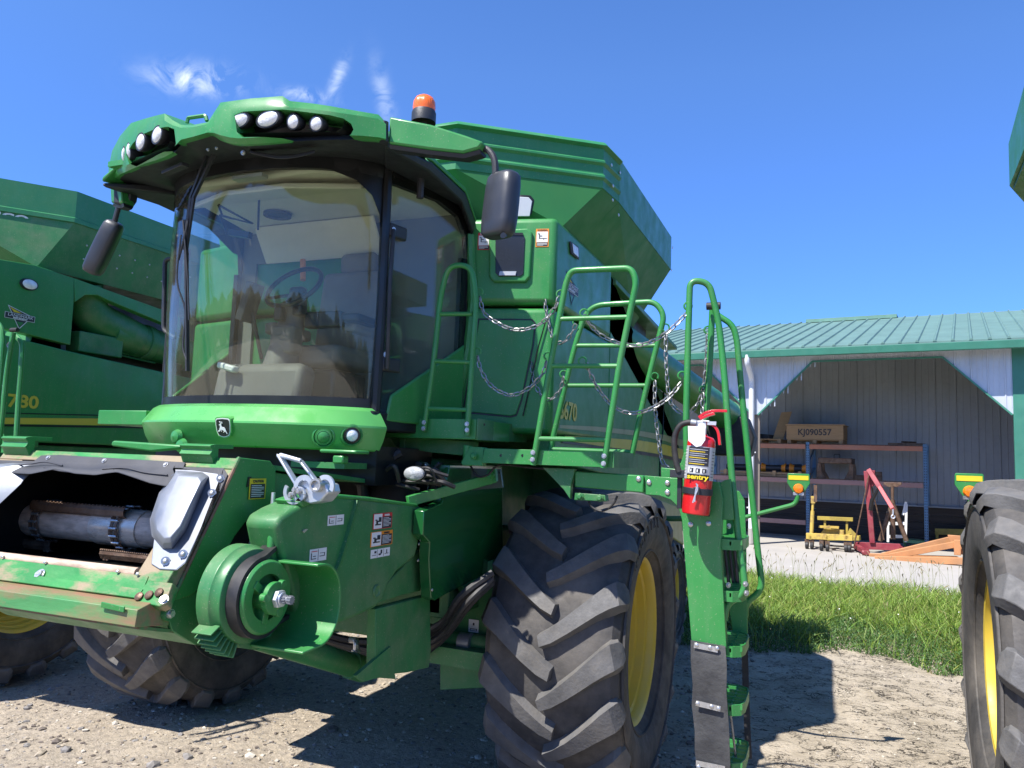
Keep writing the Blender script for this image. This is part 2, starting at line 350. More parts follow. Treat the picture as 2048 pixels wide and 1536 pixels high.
# ================================================================== SETTING
FLOOR = .25
def smooth(t): t = max(0, min(1, t)); return t*t*(3-2*t)
def gz(x, y):
    e = 9.3 + .35*sin(x*1.7+1)+.2*sin(x*4.1)
    b = smooth((y-e+.2)/3.5)*.20 if y > e-1 else 0.
    b *= smooth((x+4.5)/2.)
    r = .012*sin(x*2.1+y*.9)+.009*sin(y*3.3-x*1.2)+.005*sin(x*9+y*5)+.004*sin(y*13-x*7)
    if y > 14: b = b*1.0
    return b + r*(1-smooth((y-13)/1.))
gx = np.concatenate([-np.geomspace(400, 9, 16), np.arange(-8.5, 5, .09), np.geomspace(5.2, 400, 18)])
gy = np.concatenate([-np.geomspace(400, 2, 16), np.arange(-1.5, 16.5, .09), np.geomspace(17, 600, 20)])
vs = [(x, y, gz(x, y)) for y in gy for x in gx]; nx = len(gx)
fs = [(j*nx+i, j*nx+i+1, (j+1)*nx+i+1, (j+1)*nx+i) for j in range(len(gy)-1) for i in range(nx-1)]
m, nt, out = newmat('dry_gravel_dirt'); b = N(nt, 'ShaderNodeBsdfPrincipled', Roughness=.95); L(nt, b.outputs[0], out.inputs[0]); b.inputs['Specular IOR Level'].default_value = .15
tc = N(nt, 'ShaderNodeTexCoord'); ov = tc.outputs['Object']
c = mixc(nt, ramp(nt, noise(nt, ov, 1.1, 8, .6), [(.35, 0), (.7, 1)]), (.39, .325, .24), (.54, .46, .355))
c = mixc(nt, ramp(nt, noise(nt, ov, 22, 6, .7), [(.42, 0), (.64, .75)]), c, (.27, .235, .19))
c = mixc(nt, ramp(nt, noise(nt, ov, 95, 4, .7), [(.5, 0), (.66, .6)]), c, (.52, .46, .385))
vo = N(nt, 'ShaderNodeTexVoronoi', Scale=26); L(nt, ov, vo.inputs[0])
c = mixc(nt, ramp(nt, vo.outputs['Color'], [(.15, .45), (.5, 0)]), c, (.22, .19, .16))
# cracked, pale mud on the right, towards the grass
sx = N(nt, 'ShaderNodeSeparateXYZ'); L(nt, ov, sx.inputs[0])
mr = N(nt, 'ShaderNodeMapRange'); L(nt, sx.outputs[0], mr.inputs[0]); mr.inputs[1].default_value = -1.9; mr.inputs[2].default_value = -.6
wv = N(nt, 'ShaderNodeVectorMath', operation='ADD'); L(nt, scaled(nt, ov, (.75, 1.35, 1)), wv.inputs[0])
nz = N(nt, 'ShaderNodeTexNoise', Scale=3.5, Detail=5); L(nt, ov, nz.inputs[0]); sc = N(nt, 'ShaderNodeVectorMath', operation='SCALE'); L(nt, nz.outputs[1], sc.inputs[0]); sc.inputs['Scale'].default_value = .6; L(nt, sc.outputs[0], wv.inputs[1])
cracks = []
for s_, w_ in ((5.5, .035), (15., .05)):
    v1 = N(nt, 'ShaderNodeTexVoronoi', Scale=s_, Randomness=1.); v1.feature = 'DISTANCE_TO_EDGE'; L(nt, wv.outputs[0], v1.inputs[0]); cracks.append(ramp(nt, v1.outputs['Distance'], [(0, 1), (w_*.35, .9), (w_, 0)]))
gate = ramp(nt, noise(nt, ov, 1.6, 4), [(.40, 0), (.56, 1)])
g2 = N(nt, 'ShaderNodeMath', operation='MULTIPLY'); L(nt, gate, g2.inputs[0]); L(nt, cracks[1], g2.inputs[1])
g3 = N(nt, 'ShaderNodeMath', operation='MAXIMUM'); L(nt, g2.outputs[0], g3.inputs[0]); L(nt, cracks[0], g3.inputs[1])
gatec = ramp(nt, noise(nt, ov, 5.5, 5, .65), [(.46, .0), (.58, 1)])
g5 = N(nt, 'ShaderNodeMath', operation='MULTIPLY'); L(nt, g3.outputs[0], g5.inputs[0]); L(nt, gatec, g5.inputs[1])
g4 = N(nt, 'ShaderNodeMath', operation='MULTIPLY'); L(nt, g5.outputs[0], g4.inputs[0]); L(nt, mr.outputs[0], g4.inputs[1])
mud = mixc(nt, ramp(nt, noise(nt, ov, 2.2, 8, .65), [(.35, 0), (.68, 1)]), (.37, .315, .235), (.53, .46, .36))
mud = mixc(nt, ramp(nt, noise(nt, ov, 60, 4, .7), [(.5, 0), (.7, .4)]), mud, (.24, .20, .16))
c = mixc(nt, mr.outputs[0], c, mud); c = mixc(nt, g4.outputs[0], c, (.06, .05, .04)); L(nt, c, b.inputs['Base Color'])
hm = N(nt, 'ShaderNodeMath', operation='SUBTRACT'); L(nt, noise(nt, ov, 18, 10, .72), hm.inputs[0]); L(nt, g4.outputs[0], hm.inputs[1])
bp = N(nt, 'ShaderNodeBump', Strength=1., Distance=.035); L(nt, hm.outputs[0], bp.inputs['Height']); L(nt, bp.outputs[0], b.inputs['Normal'])
M['dirt'] = m
gmb = MB(); gmb.v = vs; gmb.f = fs; gmb.m = [0]*len(fs)
tag(gmb.build('ground', M['dirt']), None, None, kind='structure')

# loose stones
ico = bmesh.new(); bmesh.ops.create_icosphere(ico, subdivisions=1, radius=1); iv = np.array([v.co[:] for v in ico.verts]); ifc = [[v.index for v in f.verts] for f in ico.faces]; ico.free()
rs = np.random.RandomState(3)
sv, sf, sm = [], [], []
def stone(x, y, s, mi):
    q = iv*(1+rs.uniform(-.28, .28, (len(iv), 1)))*np.array([s*rs.uniform(.7, 1.4), s*rs.uniform(.7, 1.2), s*rs.uniform(.35, .7)])
    a = rs.uniform(0, 6.28); ca, sa = cos(a), sin(a); q = np.stack([q[:, 0]*ca-q[:, 1]*sa+x, q[:, 0]*sa+q[:, 1]*ca+y, q[:, 2]+gz(x, y)+s*.12], 1)
    o = len(sv); sv.extend(map(tuple, q)); sf.extend([tuple(i+o for i in f) for f in ifc]); sm.extend([mi]*len(ifc))
for i in range(12500):
    x = rs.uniform(-8.2, -.7); y = rs.uniform(3., 9.0); s = .006+.016*rs.rand()**3
    if rs.rand() < .035: s *= 2
    stone(x, y, s, int(rs.choice(4, p=[.35, .3, .2, .15])))
for i in range(1600):
    stone(rs.uniform(-.7, 2.2), rs.uniform(4., 9.3), .004+.010*rs.rand()**3, int(rs.choice(4)))
mb = MB(); mb.v, mb.f, mb.m = sv, sf, sm
tag(mb.build('gravel', [pbr('stone_tan', (.34, .29, .22), .9, var=.3, vs=30), pbr('stone_grey', (.22, .205, .19), .9, var=.3, vs=30), pbr('stone_brown', (.14, .115, .095), .9, var=.3, vs=30), pbr('stone_pale', (.46, .42, .35), .9, var=.2, vs=30)], smooth=False), None, None, kind='stuff')

# ---- shed frame: along its front wall s, into the shed t, up z
W0 = PZ(1504, 1088, FLOOR); wd = V((.9896, -.1444, 0)).normalized(); wn = V((.1444, .9896, 0)).normalized()  # wn points into the shed
def SW(s, t, z): return V((W0.x, W0.y, 0)) + wd*s + wn*t + V((0, 0, z))
def PS(u, v, t=0): return PN(u, v, SW(0, t, 0), wn)            # photo point on the plane t behind the front wall
def sc_(p): d = p-V((W0.x, W0.y, 0)); return d.dot(wd), d.dot(wn), p.z
# concrete slab
mb = MB()
a = sc_(PZ(1500, 1128, FLOOR)); 
mb.prism([SW(-30, -5.6, .03), SW(5.6, -5.6, .03), SW(12, -5.6, .03), SW(12, 9, .03), SW(-30, 9, .03)], (0, 0, FLOOR-.03))
M['concrete'] = pbr('concrete', (.36, .34, .305), .9, var=.08, vs=1.2, dust=(.36, .33, .29), da=.6, ds=1.5, bump=.2, bs=40)
tag(mb.build('concrete_slab', M['concrete'], bev=.01), None, None, kind='structure')

# ---- grass bank
gp = []
m, nt, out = newmat('grass_blades'); b = N(nt, 'ShaderNodeBsdfPrincipled', Roughness=.55); tl = N(nt, 'ShaderNodeBsdfTranslucent'); mx = N(nt, 'ShaderNodeMixShader', Fac=.35)
at = N(nt, 'ShaderNodeAttribute', attribute_name='tint'); L(nt, at.outputs['Color'], b.inputs['Base Color']); L(nt, at.outputs['Color'], tl.inputs[0]); L(nt, b.outputs[0], mx.inputs[1]); L(nt, tl.outputs[0], mx.inputs[2]); L(nt, mx.outputs[0], out.inputs[0])
M['grass'] = m
def blades(name, spec, kind_label=None):
    """spec rows: x, y, height, width, lean, colour -> a bent blade of three segments"""
    V_, F_, C_ = [], [], []
    for (x, y, z, h, wd_, lx, ly, col, a) in spec:
        cx, cy = cos(a)*wd_, sin(a)*wd_; o = len(V_)
        for t, k in ((0, 1.), (.4, .9), (.75, .6)):
            px, py, pz = x+lx*t*t, y+ly*t*t, z+h*t*(1-.15*t)
            V_ += [(px-cx*k, py-cy*k, pz), (px+cx*k, py+cy*k, pz)]
        V_.append((x+lx, y+ly, z+h*.85)); F_ += [(o, o+1, o+3, o+2), (o+2, o+3, o+5, o+4), (o+4, o+5, o+6)]; C_ += [col]*3
    me = bpy.data.meshes.new(name); me.from_pydata(V_, [], F_); me.materials.append(M['grass'])
    ca = me.color_attributes.new('tint', 'FLOAT_COLOR', 'CORNER'); arr = []
    for f, cl in zip(F_, C_): arr += [*cl, 1.]*len(f)
    ca.data.foreach_set('color', arr); me.update()
    ob = bpy.data.objects.new(name, me); COL.objects.link(ob); return ob
def edge(x): return 9.25 + .30*sin(x*1.7+1)+.15*sin(x*4.1)+.08*sin(x*11)
def gcol(base, rs_):
    k = rs_.uniform(.65, 1.35); j = rs_.uniform(-.015, .02); return (max(.005, base[0]*k+j), max(.01, base[1]*k), max(.003, base[2]*k))
clump = [(rs.uniform(-4, 5), rs.uniform(9, 17), rs.uniform(.4, 1.1), rs.rand()) for _ in range(60)]
def cl_at(x, y):
    v = 0
    for cx_, cy_, rr, q in clump:
        d = ((x-cx_)**2+(y-cy_)**2)/rr**2
        if d < 1: v += (q-.4)*(1-d)
    return v
spec = []
for i in range(62000):
    x = rs.uniform(-3.6, 4.2); y = 9.0+5.9*rs.rand()**1.15; e = edge(x)
    if y < e or sc_(V((x, y, 0)))[1] > -5.65: continue
    q = cl_at(x, y); far = (y-e)
    if far < .9+.4*sin(3*x)+.3*sin(7.3*x) and rs.rand() < .9:
        if rs.rand() < .35: continue
        h = (.06+.12*min(1, far))*rs.uniform(.6, 1.3); col = gcol((.10, .20, .05), rs); w_ = rs.uniform(.004, .009); ln = .05
    else:
        h = rs.uniform(.12, .31)*(1+.6*q); col = gcol((.20, .325, .05) if rs.rand() < .75 else (.32, .38, .09), rs); w_ = rs.uniform(.0035, .008); ln = .14
    if rs.rand() < .05: col = gcol((.30, .27, .12), rs)
    spec.append((x, y, gz(x, y)-.01, h, w_, rs.normal(0, ln), rs.normal(0, ln), col, rs.uniform(0, 3.14)))
tag(blades('grass', spec), None, None, kind='stuff')
# broad leafy weeds along the foot of the bank and in patches
V_, F_, C_ = [], [], []
def leaf(x, y, z, s, a, tilt, col):
    o = len(V_); ca, sa = cos(a), sin(a)
    for l, w_, h in ((0, 0, 0), (.5, .28, .2), (1, 0, .1), (.5, -.28, .2)):
        px, py = l*s*cos(tilt), w_*s; V_.append((x+px*ca-py*sa, y+px*sa+py*ca, z+l*s*sin(tilt)+h*s*.3))
    F_.append((o, o+1, o+2, o+3)); C_.append(col)
for i in range(40000):
    x = rs.uniform(-3.4, 3.2); e = edge(x)
    y = e-.25+1.7*rs.rand()**1.2
    if y < e and cl_at(x*2.3+1, 11+y) < .02: continue
    if rs.rand() < .12: y = rs.uniform(e, 13.4)
    if rs.rand() < .25 and cl_at(x, y) < 0: continue
    leaf(x, y, gz(x, y)+rs.rand()*.16*min(1, (y-e+.25)/.5), rs.uniform(.012, .035), rs.uniform(0, 6.28), rs.uniform(-.3, 1.2), gcol((.09, .18, .05), rs))
me = bpy.data.meshes.new('weeds'); me.from_pydata(V_, [], F_); me.materials.append(M['grass']); ca_ = me.color_attributes.new('tint', 'FLOAT_COLOR', 'CORNER'); arr = []
for f, cl in zip(F_, C_): arr += [*cl, 1.]*len(f)
ca_.data.foreach_set('color', arr); ob = bpy.data.objects.new('weeds', me); COL.objects.link(ob); tag(ob, None, None, kind='stuff')
# seed heads standing along the top of the bank against the slab
mb = MB()
for i in range(300):
    x = rs.uniform(-2.4, 3.4); y = rs.uniform(12.4, 13.9) if rs.rand() < .85 else rs.uniform(10.5, 12.4); z = gz(x, y); h = rs.uniform(.32, .62); lx, ly = rs.normal(0, .07), rs.normal(0, .07)
    p = [V((x, y, z)), V((x+lx*.3, y+ly*.3, z+h*.5)), V((x+lx, y+ly, z+h*.86))]
    mb.tube(p, .0016, 3, caps=False); d = (p[2]-p[1]).normalized(); tip = p[2]+d*.05+V((lx*.25, ly*.25, 0)); mb.tube([p[2], (p[2]+tip)/2, tip], [.003, .0065, .002], 4, mi=1)
tag(mb.build('grass_seed_heads', [pbr('grass_stem', (.20, .22, .08), .7), pbr('seed_head', (.24, .20, .11), .8)]), None, None, kind='stuff')
mb = MB()
for i in range(22):
    x = rs.uniform(-1.6, 2.6); y = rs.uniform(10.0, 13.4); mb.lathe([(0, .004), (.008, .002), (.009, 0)], (x, y, gz(x, y)+rs.uniform(.2, .32)), (rs.normal(0, .3), -.5, 1), 7)
tag(mb.build('wild_flowers', M['white']), None, None, kind='stuff')

# ================================================================== SHED
def steel_sheet(name, col, pitch, depth=.02, rough=.45, dusty=None):
    m, nt, out = newmat(name); b = N(nt, 'ShaderNodeBsdfPrincipled', Roughness=rough); L(nt, b.outputs[0], out.inputs[0]); b.inputs['Metallic'].default_value = .15
    tc = N(nt, 'ShaderNodeTexCoord'); n = noise(nt, scaled(nt, tc.outputs['Object'], (1, 1, .25)), 1.6, 6)
    c = mixc(nt, ramp(nt, n, [(.3, 0), (.7, 1)]), tuple(x*.86 for x in col), tuple(x*1.1 for x in col))
    c = mixc(nt, ramp(nt, noise(nt, tc.outputs['Object'], 7, 6, .7), [(.5, 0), (.8, .35)]), c, dusty or tuple(x*.6 for x in col))
    L(nt, c, b.inputs['Base Color']); return m
M['wallw'] = steel_sheet('white_steel_siding', (.52, .55, .60), .3)
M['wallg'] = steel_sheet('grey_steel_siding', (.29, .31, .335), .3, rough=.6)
M['roofg'] = steel_sheet('green_steel_roof', (.125, .225, .195), .3, rough=.6, dusty=(.20, .27, .24))
M['trim'] = pbr('green_trim', (.045, .19, .13), .45, var=.1)
M['wood'] = pbr('crate_wood', (.36, .24, .13), .8, var=.3, vs=3, stretch=(1, 1, 12), dust=(.18, .11, .06), da=.6, ds=3)
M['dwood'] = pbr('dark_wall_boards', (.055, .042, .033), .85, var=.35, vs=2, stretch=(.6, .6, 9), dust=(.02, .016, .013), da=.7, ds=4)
shed = thing('storage_shed', 'open fronted storage shed with green metal roof and pale ribbed siding behind the grass', 'shed', W0)
def ribbed(mb, pts, t, step, rw=.03, rd=.018, mi=0, clip=None):
    pass
def siding(mb, s0, s1, z0f, z1f, t, step=.30, mi=0, minor=True):
    """vertical ribs proud of a sheet, between height functions z0f(s), z1f(s)"""
    s = s0+step/2; k = 0
    while s < s1:
        z0, z1 = z0f(s), z1f(s)
        if z1-z0 > .05:
            mb.prism([SW(s-.022, t, z0+.004), SW(s-.010, t-.016, z0+.004), SW(s+.010, t-.016, z0+.004), SW(s+.022, t, z0+.004)], (0, 0, z1-z0-.008), mi)
            if minor:
                for q in (step/3, 2*step/3):
                    if s+q < s1: mb.prism([SW(s+q-.012, t, z0+.004), SW(s+q, t-.006, z0+.004), SW(s+q+.012, t, z0+.004)], (0, 0, min(z1, z1f(s+q))-max(z0, z0f(s+q))-.008), mi)
        s += step
def S(u, v, t=0): return sc_(PS(u, v, t))
eave = S(1760, 702)[2]; sR = S(2029, 830)[0]; oR = S(2025, 832); oTR = S(1885, 713); oTL = S(1625, 722); oL = S(1516, 826)
zt = (oTR[2]+oTL[2])/2; zc = (oR[2]+oL[2])/2
postR = S(2029, 900)[0]; print('SHED', eave, sR, oR, oTR, oTL, oL, W0)
bayw = oR[0]-oL[0]+.12
wall = MB()
def lowz(s):   # lower edge of the front sheet over the repeated chamfered openings
    q = (s-oL[0]) % bayw; w1 = oTL[0]-oL[0]; w2 = oTR[0]-oL[0]; w3 = oR[0]-oL[0]
    if q < w1: return zc+(zt-zc)*q/w1
    if q < w2: return zt
    if q < w3: return zt+(zc-zt)*(q-w2)/(w3-w2)
    return zc
sL = oL[0]-bayw*5
for k in range(-5, 1):
    o = oL[0]+k*bayw; w1, w2, w3 = oTL[0]-oL[0], oTR[0]-oL[0], oR[0]-oL[0]
    a = [(o, eave), (o, zc), (o+w1, zt), (o+w2, zt), (o+w3, zc), (o+bayw, zc), (o+bayw, eave)]
    wall.prism([SW(s, 0, z) for s, z in a], wn*.03)
siding(wall, sL, oL[0]+bayw-.02, lowz, lambda s: eave, 0)
wall.build('front_siding', M['wallw'], shed)
tr = MB()
for k in range(-5, 1):
    o = oL[0]+k*bayw; w1, w2, w3 = oTL[0]-oL[0], oTR[0]-oL[0], oR[0]-oL[0]
    for a, b_ in (((o, zc), (o+w1, zt)), ((o+w1, zt), (o+w2, zt)), ((o+w2, zt), (o+w3, zc))):
        tr.bar(SW(a[0], -.012, a[1]-.012), SW(b_[0], -.012, b_[1]-.012), .05, .035)
tr.build('opening_trim', M['trim'], shed)
for k in range(-4, 1):
    o = oL[0]+k*bayw-.06
    mb = MB(); mb.box(SW(o, .12, (zc+FLOOR)/2+.2), (.16, .16, zc-FLOOR+.39)); mb.build('post', pbr('post_grey_wood', (.20, .17, .14), .85), shed)
# end wall (corner at the right) in green trim, gable end
mb = MB(); mb.prism([SW(postR+.0, -.02, FLOOR), SW(postR+.42, -.02, FLOOR), SW(postR+.42, .2, FLOOR), SW(postR, .2, FLOOR)], (0, 0, eave-FLOOR-.04)); mb.build('corner_post', M['trim'], shed, bev=.01)
# back wall: grey siding above dark boards
BT = 3.6; brd = S(1850, 1014, BT)[2]; backR = postR+.40
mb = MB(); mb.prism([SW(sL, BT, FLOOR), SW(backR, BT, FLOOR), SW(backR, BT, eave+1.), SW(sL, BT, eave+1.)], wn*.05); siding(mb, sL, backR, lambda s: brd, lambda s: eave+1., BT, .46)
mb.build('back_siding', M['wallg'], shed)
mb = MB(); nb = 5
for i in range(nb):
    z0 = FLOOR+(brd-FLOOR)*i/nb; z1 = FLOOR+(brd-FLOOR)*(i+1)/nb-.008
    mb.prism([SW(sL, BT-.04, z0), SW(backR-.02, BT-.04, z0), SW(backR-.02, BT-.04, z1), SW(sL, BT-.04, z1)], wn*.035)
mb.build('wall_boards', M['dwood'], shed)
mb = MB(); mb.prism([SW(sL, BT-.10, brd), SW(backR-.02, BT-.10, brd), SW(backR-.02, BT-.10, brd+.035), SW(sL, BT-.10, brd+.035)], wn*.09); mb.build('board_ledge', M['wallg'], shed)
mb = MB(); mb.prism([SW(backR-.03, .2, FLOOR), SW(backR-.03, BT, FLOOR), SW(backR-.03, BT, eave+1.0), SW(backR-.03, .2, eave)], wd*.05); mb.build('end_wall', pbr('brown_inner_wall', (.13, .085, .06), .8), shed)
# roof
RT = 7.0; ovh = .45; q = PN(2000, 626, SW(0, RT, 0), wn); ridge = q.z; e2 = sc_(PN(1700, 694, SW(0, -ovh, 0), wn))[2]
rsl = (ridge-e2)/(RT+ovh); rR = postR+.75; print('ROOF', ridge, e2, sc_(q))
mb = MB(); mb.prism([SW(sL, -ovh, e2), SW(rR, -ovh, e2), SW(rR, RT, ridge), SW(sL, RT, ridge)], (0, 0, .05))
mb.prism([SW(sL, RT+.004, ridge), SW(rR, RT+.004, ridge), SW(rR, 2*RT+ovh, e2), SW(sL, 2*RT+ovh, e2)], (0, 0, .05))
s = sL+.1
while s < rR:
    mb.prism([SW(s-.035, -ovh-.01, e2+.045), SW(s-.014, -ovh-.01, e2+.085), SW(s+.014, -ovh-.01, e2+.085), SW(s+.035, -ovh-.01, e2+.045)], SW(0, RT, ridge)-SW(0, -ovh, e2)); s += .33
mb.build('roof', M['roofg'], shed)
mb = MB(); v0 = sc_(PN(1615, 636, SW(0, RT, 0), wn)); v1 = sc_(PN(1795, 632, SW(0, RT, 0), wn)); mb.prism([SW(v0[0], RT-.35, ridge-.02), SW(v0[0], RT-.3, ridge+.10), SW(v0[0], RT+.3, ridge+.10), SW(v0[0], RT+.35, ridge-.02)], wd*(v1[0]-v0[0])); mb.build('ridge_vent', pbr('vent_green', (.09, .19, .15), .95), shed, smooth=False)
mb = MB(); mb.prism([SW(sL, -ovh-.13, e2-.17), SW(sL, -ovh-.02, e2-.17), SW(sL, -ovh-.02, e2-.01), SW(sL, -ovh-.15, e2-.01)], wd*(rR-sL)); mb.build('gutter', M['trim'], shed, bev=.01)
mb = MB(); mb.prism([SW(sL, -ovh, e2-.10), SW(sL, -.002, eave-.02), SW(sL, -.002, eave+.02), SW(sL, -ovh, e2-.06)], wd*(rR-sL-.02)); mb.build('soffit', M['wallw'], shed)
mb = MB()
for s in (postR+.42,):
    mb.prism([SW(rR-.08, -ovh, e2-.16), SW(rR-.02, -ovh, e2-.16), SW(rR-.02, -ovh, e2+.04), SW(rR-.08, -ovh, e2+.04)], SW(0, RT, ridge)-SW(0, -ovh, e2))
mb.build('barge_board', M['trim'], shed)
ds = MB(); sd = .0
ds.tube(fillet([SW(sd, -ovh-.08, e2-.10), SW(sd, -ovh-.08, e2-.30), SW(sd, -.09, e2-.62), SW(sd, -.09, FLOOR+.35)], .12), .065, 10)
ds.tube([SW(sd, -.09, FLOOR+.37), SW(sd, -.09, FLOOR+.02)], .07, 10, mi=1)
for z in (1.1, 2.4): ds.box(SW(sd, -.09, z), (.20, .06, .03), mi=0)
ds.build('downspout', [pbr('white_gutter_paint', (.66, .68, .70), .5, var=.05, dust=(.45, .42, .38), da=.4), M['concrete']], shed)
# inner purlins under the roof
mb = MB()
for t_ in (1.0, 2.2, 3.3): mb.bar(SW(sL, t_, e2+rsl*(t_+ovh)-.07), SW(backR-.1, t_, e2+rsl*(t_+ovh)-.07), .05, .11)
mb.build('purlins', M['wood'], shed)

# ================================================================== THINGS IN THE SHED
RKT = sc_(PZ(1852, 1086, FLOOR))[1]; print('RACKT', RKT)
RKT = max(.5, min(RKT, 2.6)); RB = 1.0
M['bluep'] = pbr('blue_rack_paint', (.10, .22, .38), .5, var=.15, dust=(.12, .12, .12), da=.4)
M['beam'] = pbr('faded_orange_beam', (.42, .17, .10), .6, var=.12, dust=(.34, .22, .18), da=.6)
M['beam2'] = pbr('pink_faded_beam', (.36, .20, .18), .6, var=.12, dust=(.30, .22, .20), da=.6)
def RS(u, v, t=None): return sc_(PS(u, v, RKT if t is None else t))
rack = thing('pallet_rack', 'two bay pallet rack with blue perforated uprights and faded orange beams in the shed', 'storage rack', SW(RS(1730, 1085)[0], RKT, FLOOR))
ups = [RS(1852, 1000)[0], RS(1616, 1000)[0]]; ups.append(2*ups[1]-ups[0])
zT = RS(1852, 893)[2]; zM = RS(1852, 970)[2]
for s in ups:
    mb = MB()
    for t_ in (0, RB):
        mb.box(SW(s, RKT+t_, (FLOOR+zT)/2+.03), (.085, .07, zT-FLOOR+.06), Matrix.Rotation(atan2(wd.y, wd.x), 3, 'Z'))
        z = FLOOR+.08
        while z < zT-.02 and t_ == 0:
            for q in (-.02, .02): mb.box(SW(s+q, RKT+t_-.037, z), (.016, .004, .03), Matrix.Rotation(atan2(wd.y, wd.x), 3, 'Z'), mi=1)
            z += .065
    for z in (.5, 1.1, 1.7, 2.2):
        if z+.4 < zT: mb.bar(SW(s, RKT+.04, z), SW(s, RKT+RB-.04, z+.4), .03, .03)
    mb.build('upright', [M['bluep'], M['black']], rack)
for a_, b_ in ((ups[1], ups[0]), (ups[2], ups[1])):
    for z, mt in ((zT-.06, M['beam']), (zM-.02, M['beam2'])) + (((FLOOR+.42, M['beam2']),) if a_ == ups[2] else ()):
        mb = MB()
        for t_ in (-.05, RB+.05): mb.bar(SW(a_+.05, RKT+t_, z), SW(b_-.05, RKT+t_, z), .05, .12)
        mb.build('beam', mt, rack, bev=.006)
        if z > 1.0:
            d = MB()
            for k in range(26): s = a_+.06+(b_-a_-.12)*k/25; d.bar(SW(s, RKT-.06, z+.068), SW(s, RKT+RB+.06, z+.068), .008, .008)
            for k in range(7): d.bar(SW(a_+.06, RKT-.06+k*.186, z+.076), SW(b_-.06, RKT-.06+k*.186, z+.076), .008, .008)
            d.build('wire_shelf', M['rust'], rack)
zTs = zT+.025; zMs = zM+.062
Rz = Matrix.Rotation(atan2(wd.y, wd.x), 3, 'Z')
def pallet(mb, s0, s1, t0, t1, z, mi=0):
    for k in range(3): mb.prism([SW(s0+(s1-s0-.09)*k/2, t0, z), SW(s0+(s1-s0-.09)*k/2+.09, t0, z), SW(s0+(s1-s0-.09)*k/2+.09, t1, z), SW(s0+(s1-s0-.09)*k/2, t1, z)], (0, 0, .085), mi)
    for k in range(6):
        tt = t0+(t1-t0-.1)*k/5
        mb.prism([SW(s0, tt, z+.087), SW(s1, tt, z+.087), SW(s1, tt+.1, z+.087), SW(s0, tt+.1, z+.087)], (0, 0, .02), mi)
# crate with stencil on its pallet
c0, c1 = RS(1573, 880, RKT+.05)[0], RS(1687, 880, RKT+.05)[0]; cz0 = RS(1620, 877, RKT+.05)[2]; cz1 = RS(1620, 851, RKT+.05)[2]
mb = MB(); pallet(mb, c0+.02, c1-.02, RKT+.05, RKT+.9, zTs); solo(mb, 'pallet', M['wood'], 'wooden pallet under the stencilled crate on the top shelf', 'pallet')
crate = thing('wooden_crate', 'long pine crate stencilled with a serial number on top of the rack', 'crate', SW((c0+c1)/2, RKT+.45, zTs+.11))
mb = MB(); cz0 = zTs+.11; mb.prism([SW(c0, RKT+.04, cz0), SW(c1, RKT+.04, cz0), SW(c1, RKT+.8, cz0), SW(c0, RKT+.8, cz0)], (0, 0, cz1-cz0)); mb.build('crate_box', M['wood'], crate, bev=.008)
mb = MB(); mb.prism([SW(c0-.03, RKT+.02, cz1+.002), SW(c1+.03, RKT+.02, cz1+.002), SW(c1+.03, RKT+.82, cz1+.002), SW(c0-.03, RKT+.82, cz1+.002)], (0, 0, .03)); mb.build('lid', M['wood'], crate, bev=.004)
mb = MB(); cc = SW((c0+c1)/2, RKT+.036, (cz0+cz1)/2); mb.text('KJ090557', (cz1-cz0)*.62, cc, wd, (0, 0, 1), sx=.95, bold=.004); mb.build('stencil', M['dgrey'], crate)
# leaning plywood sheet, dark parts on pallet
p0 = RS(1545, 877)[0]; mb = MB(); s_a, s_b = RS(1542, 862)[0], RS(1563, 862)[0]; zz = RS(1570, 822)[2]
mb.prism([SW(s_a, RKT+.2, zTs+.11), SW(s_b, RKT+.2, zTs+.11), SW(s_b+.17, RKT+.5, zz+.02), SW(s_a+.17, RKT+.5, zz)], wn*.03); solo(mb, 'plywood_sheet', M['wood'], 'brown board leaning up behind the long pine crate', 'board')
mb = MB(); pa = RS(1508, 878)[0]; pallet(mb, pa-.4, RS(1561, 878)[0], RKT+.02, RKT+.9, zTs); solo(mb, 'pallet', M['wood'], 'weathered pallet under a heap of dark parts beside the pine crate', 'pallet')
mb = MB()
for k in range(9): s = pa+rnd.uniform(-.3, .45); mb.box(SW(s, RKT+rnd.uniform(.2, .7), zTs+.11+.05), (rnd.uniform(.15, .4), rnd.uniform(.1, .3), .1+rnd.random()*.08), Matrix.Rotation(rnd.uniform(0, 3), 3, 'Z'))
solo(mb, 'parts_heap', M['plastic'], 'heap of dark machine parts lying on the weathered top shelf pallet', 'machine parts', bev=.01)
mb = MB(); s0_, s1_ = RS(1775, 885)[0], RS(1850, 887)[0]; mb.bar(SW(s0_, RKT+.1, zTs+.03), SW(s1_, RKT+.15, zTs+.03), .09, .05); mb.bar(SW((s0_+s1_)/2-.1, RKT+.1, zTs+.08), SW((s0_+s1_)/2+.2, RKT+.3, zTs+.08), .05, .04)
solo(mb, 'rusty_bar', M['rust'], 'flat rusty bar lying on the right end of the top shelf', 'metal bar')
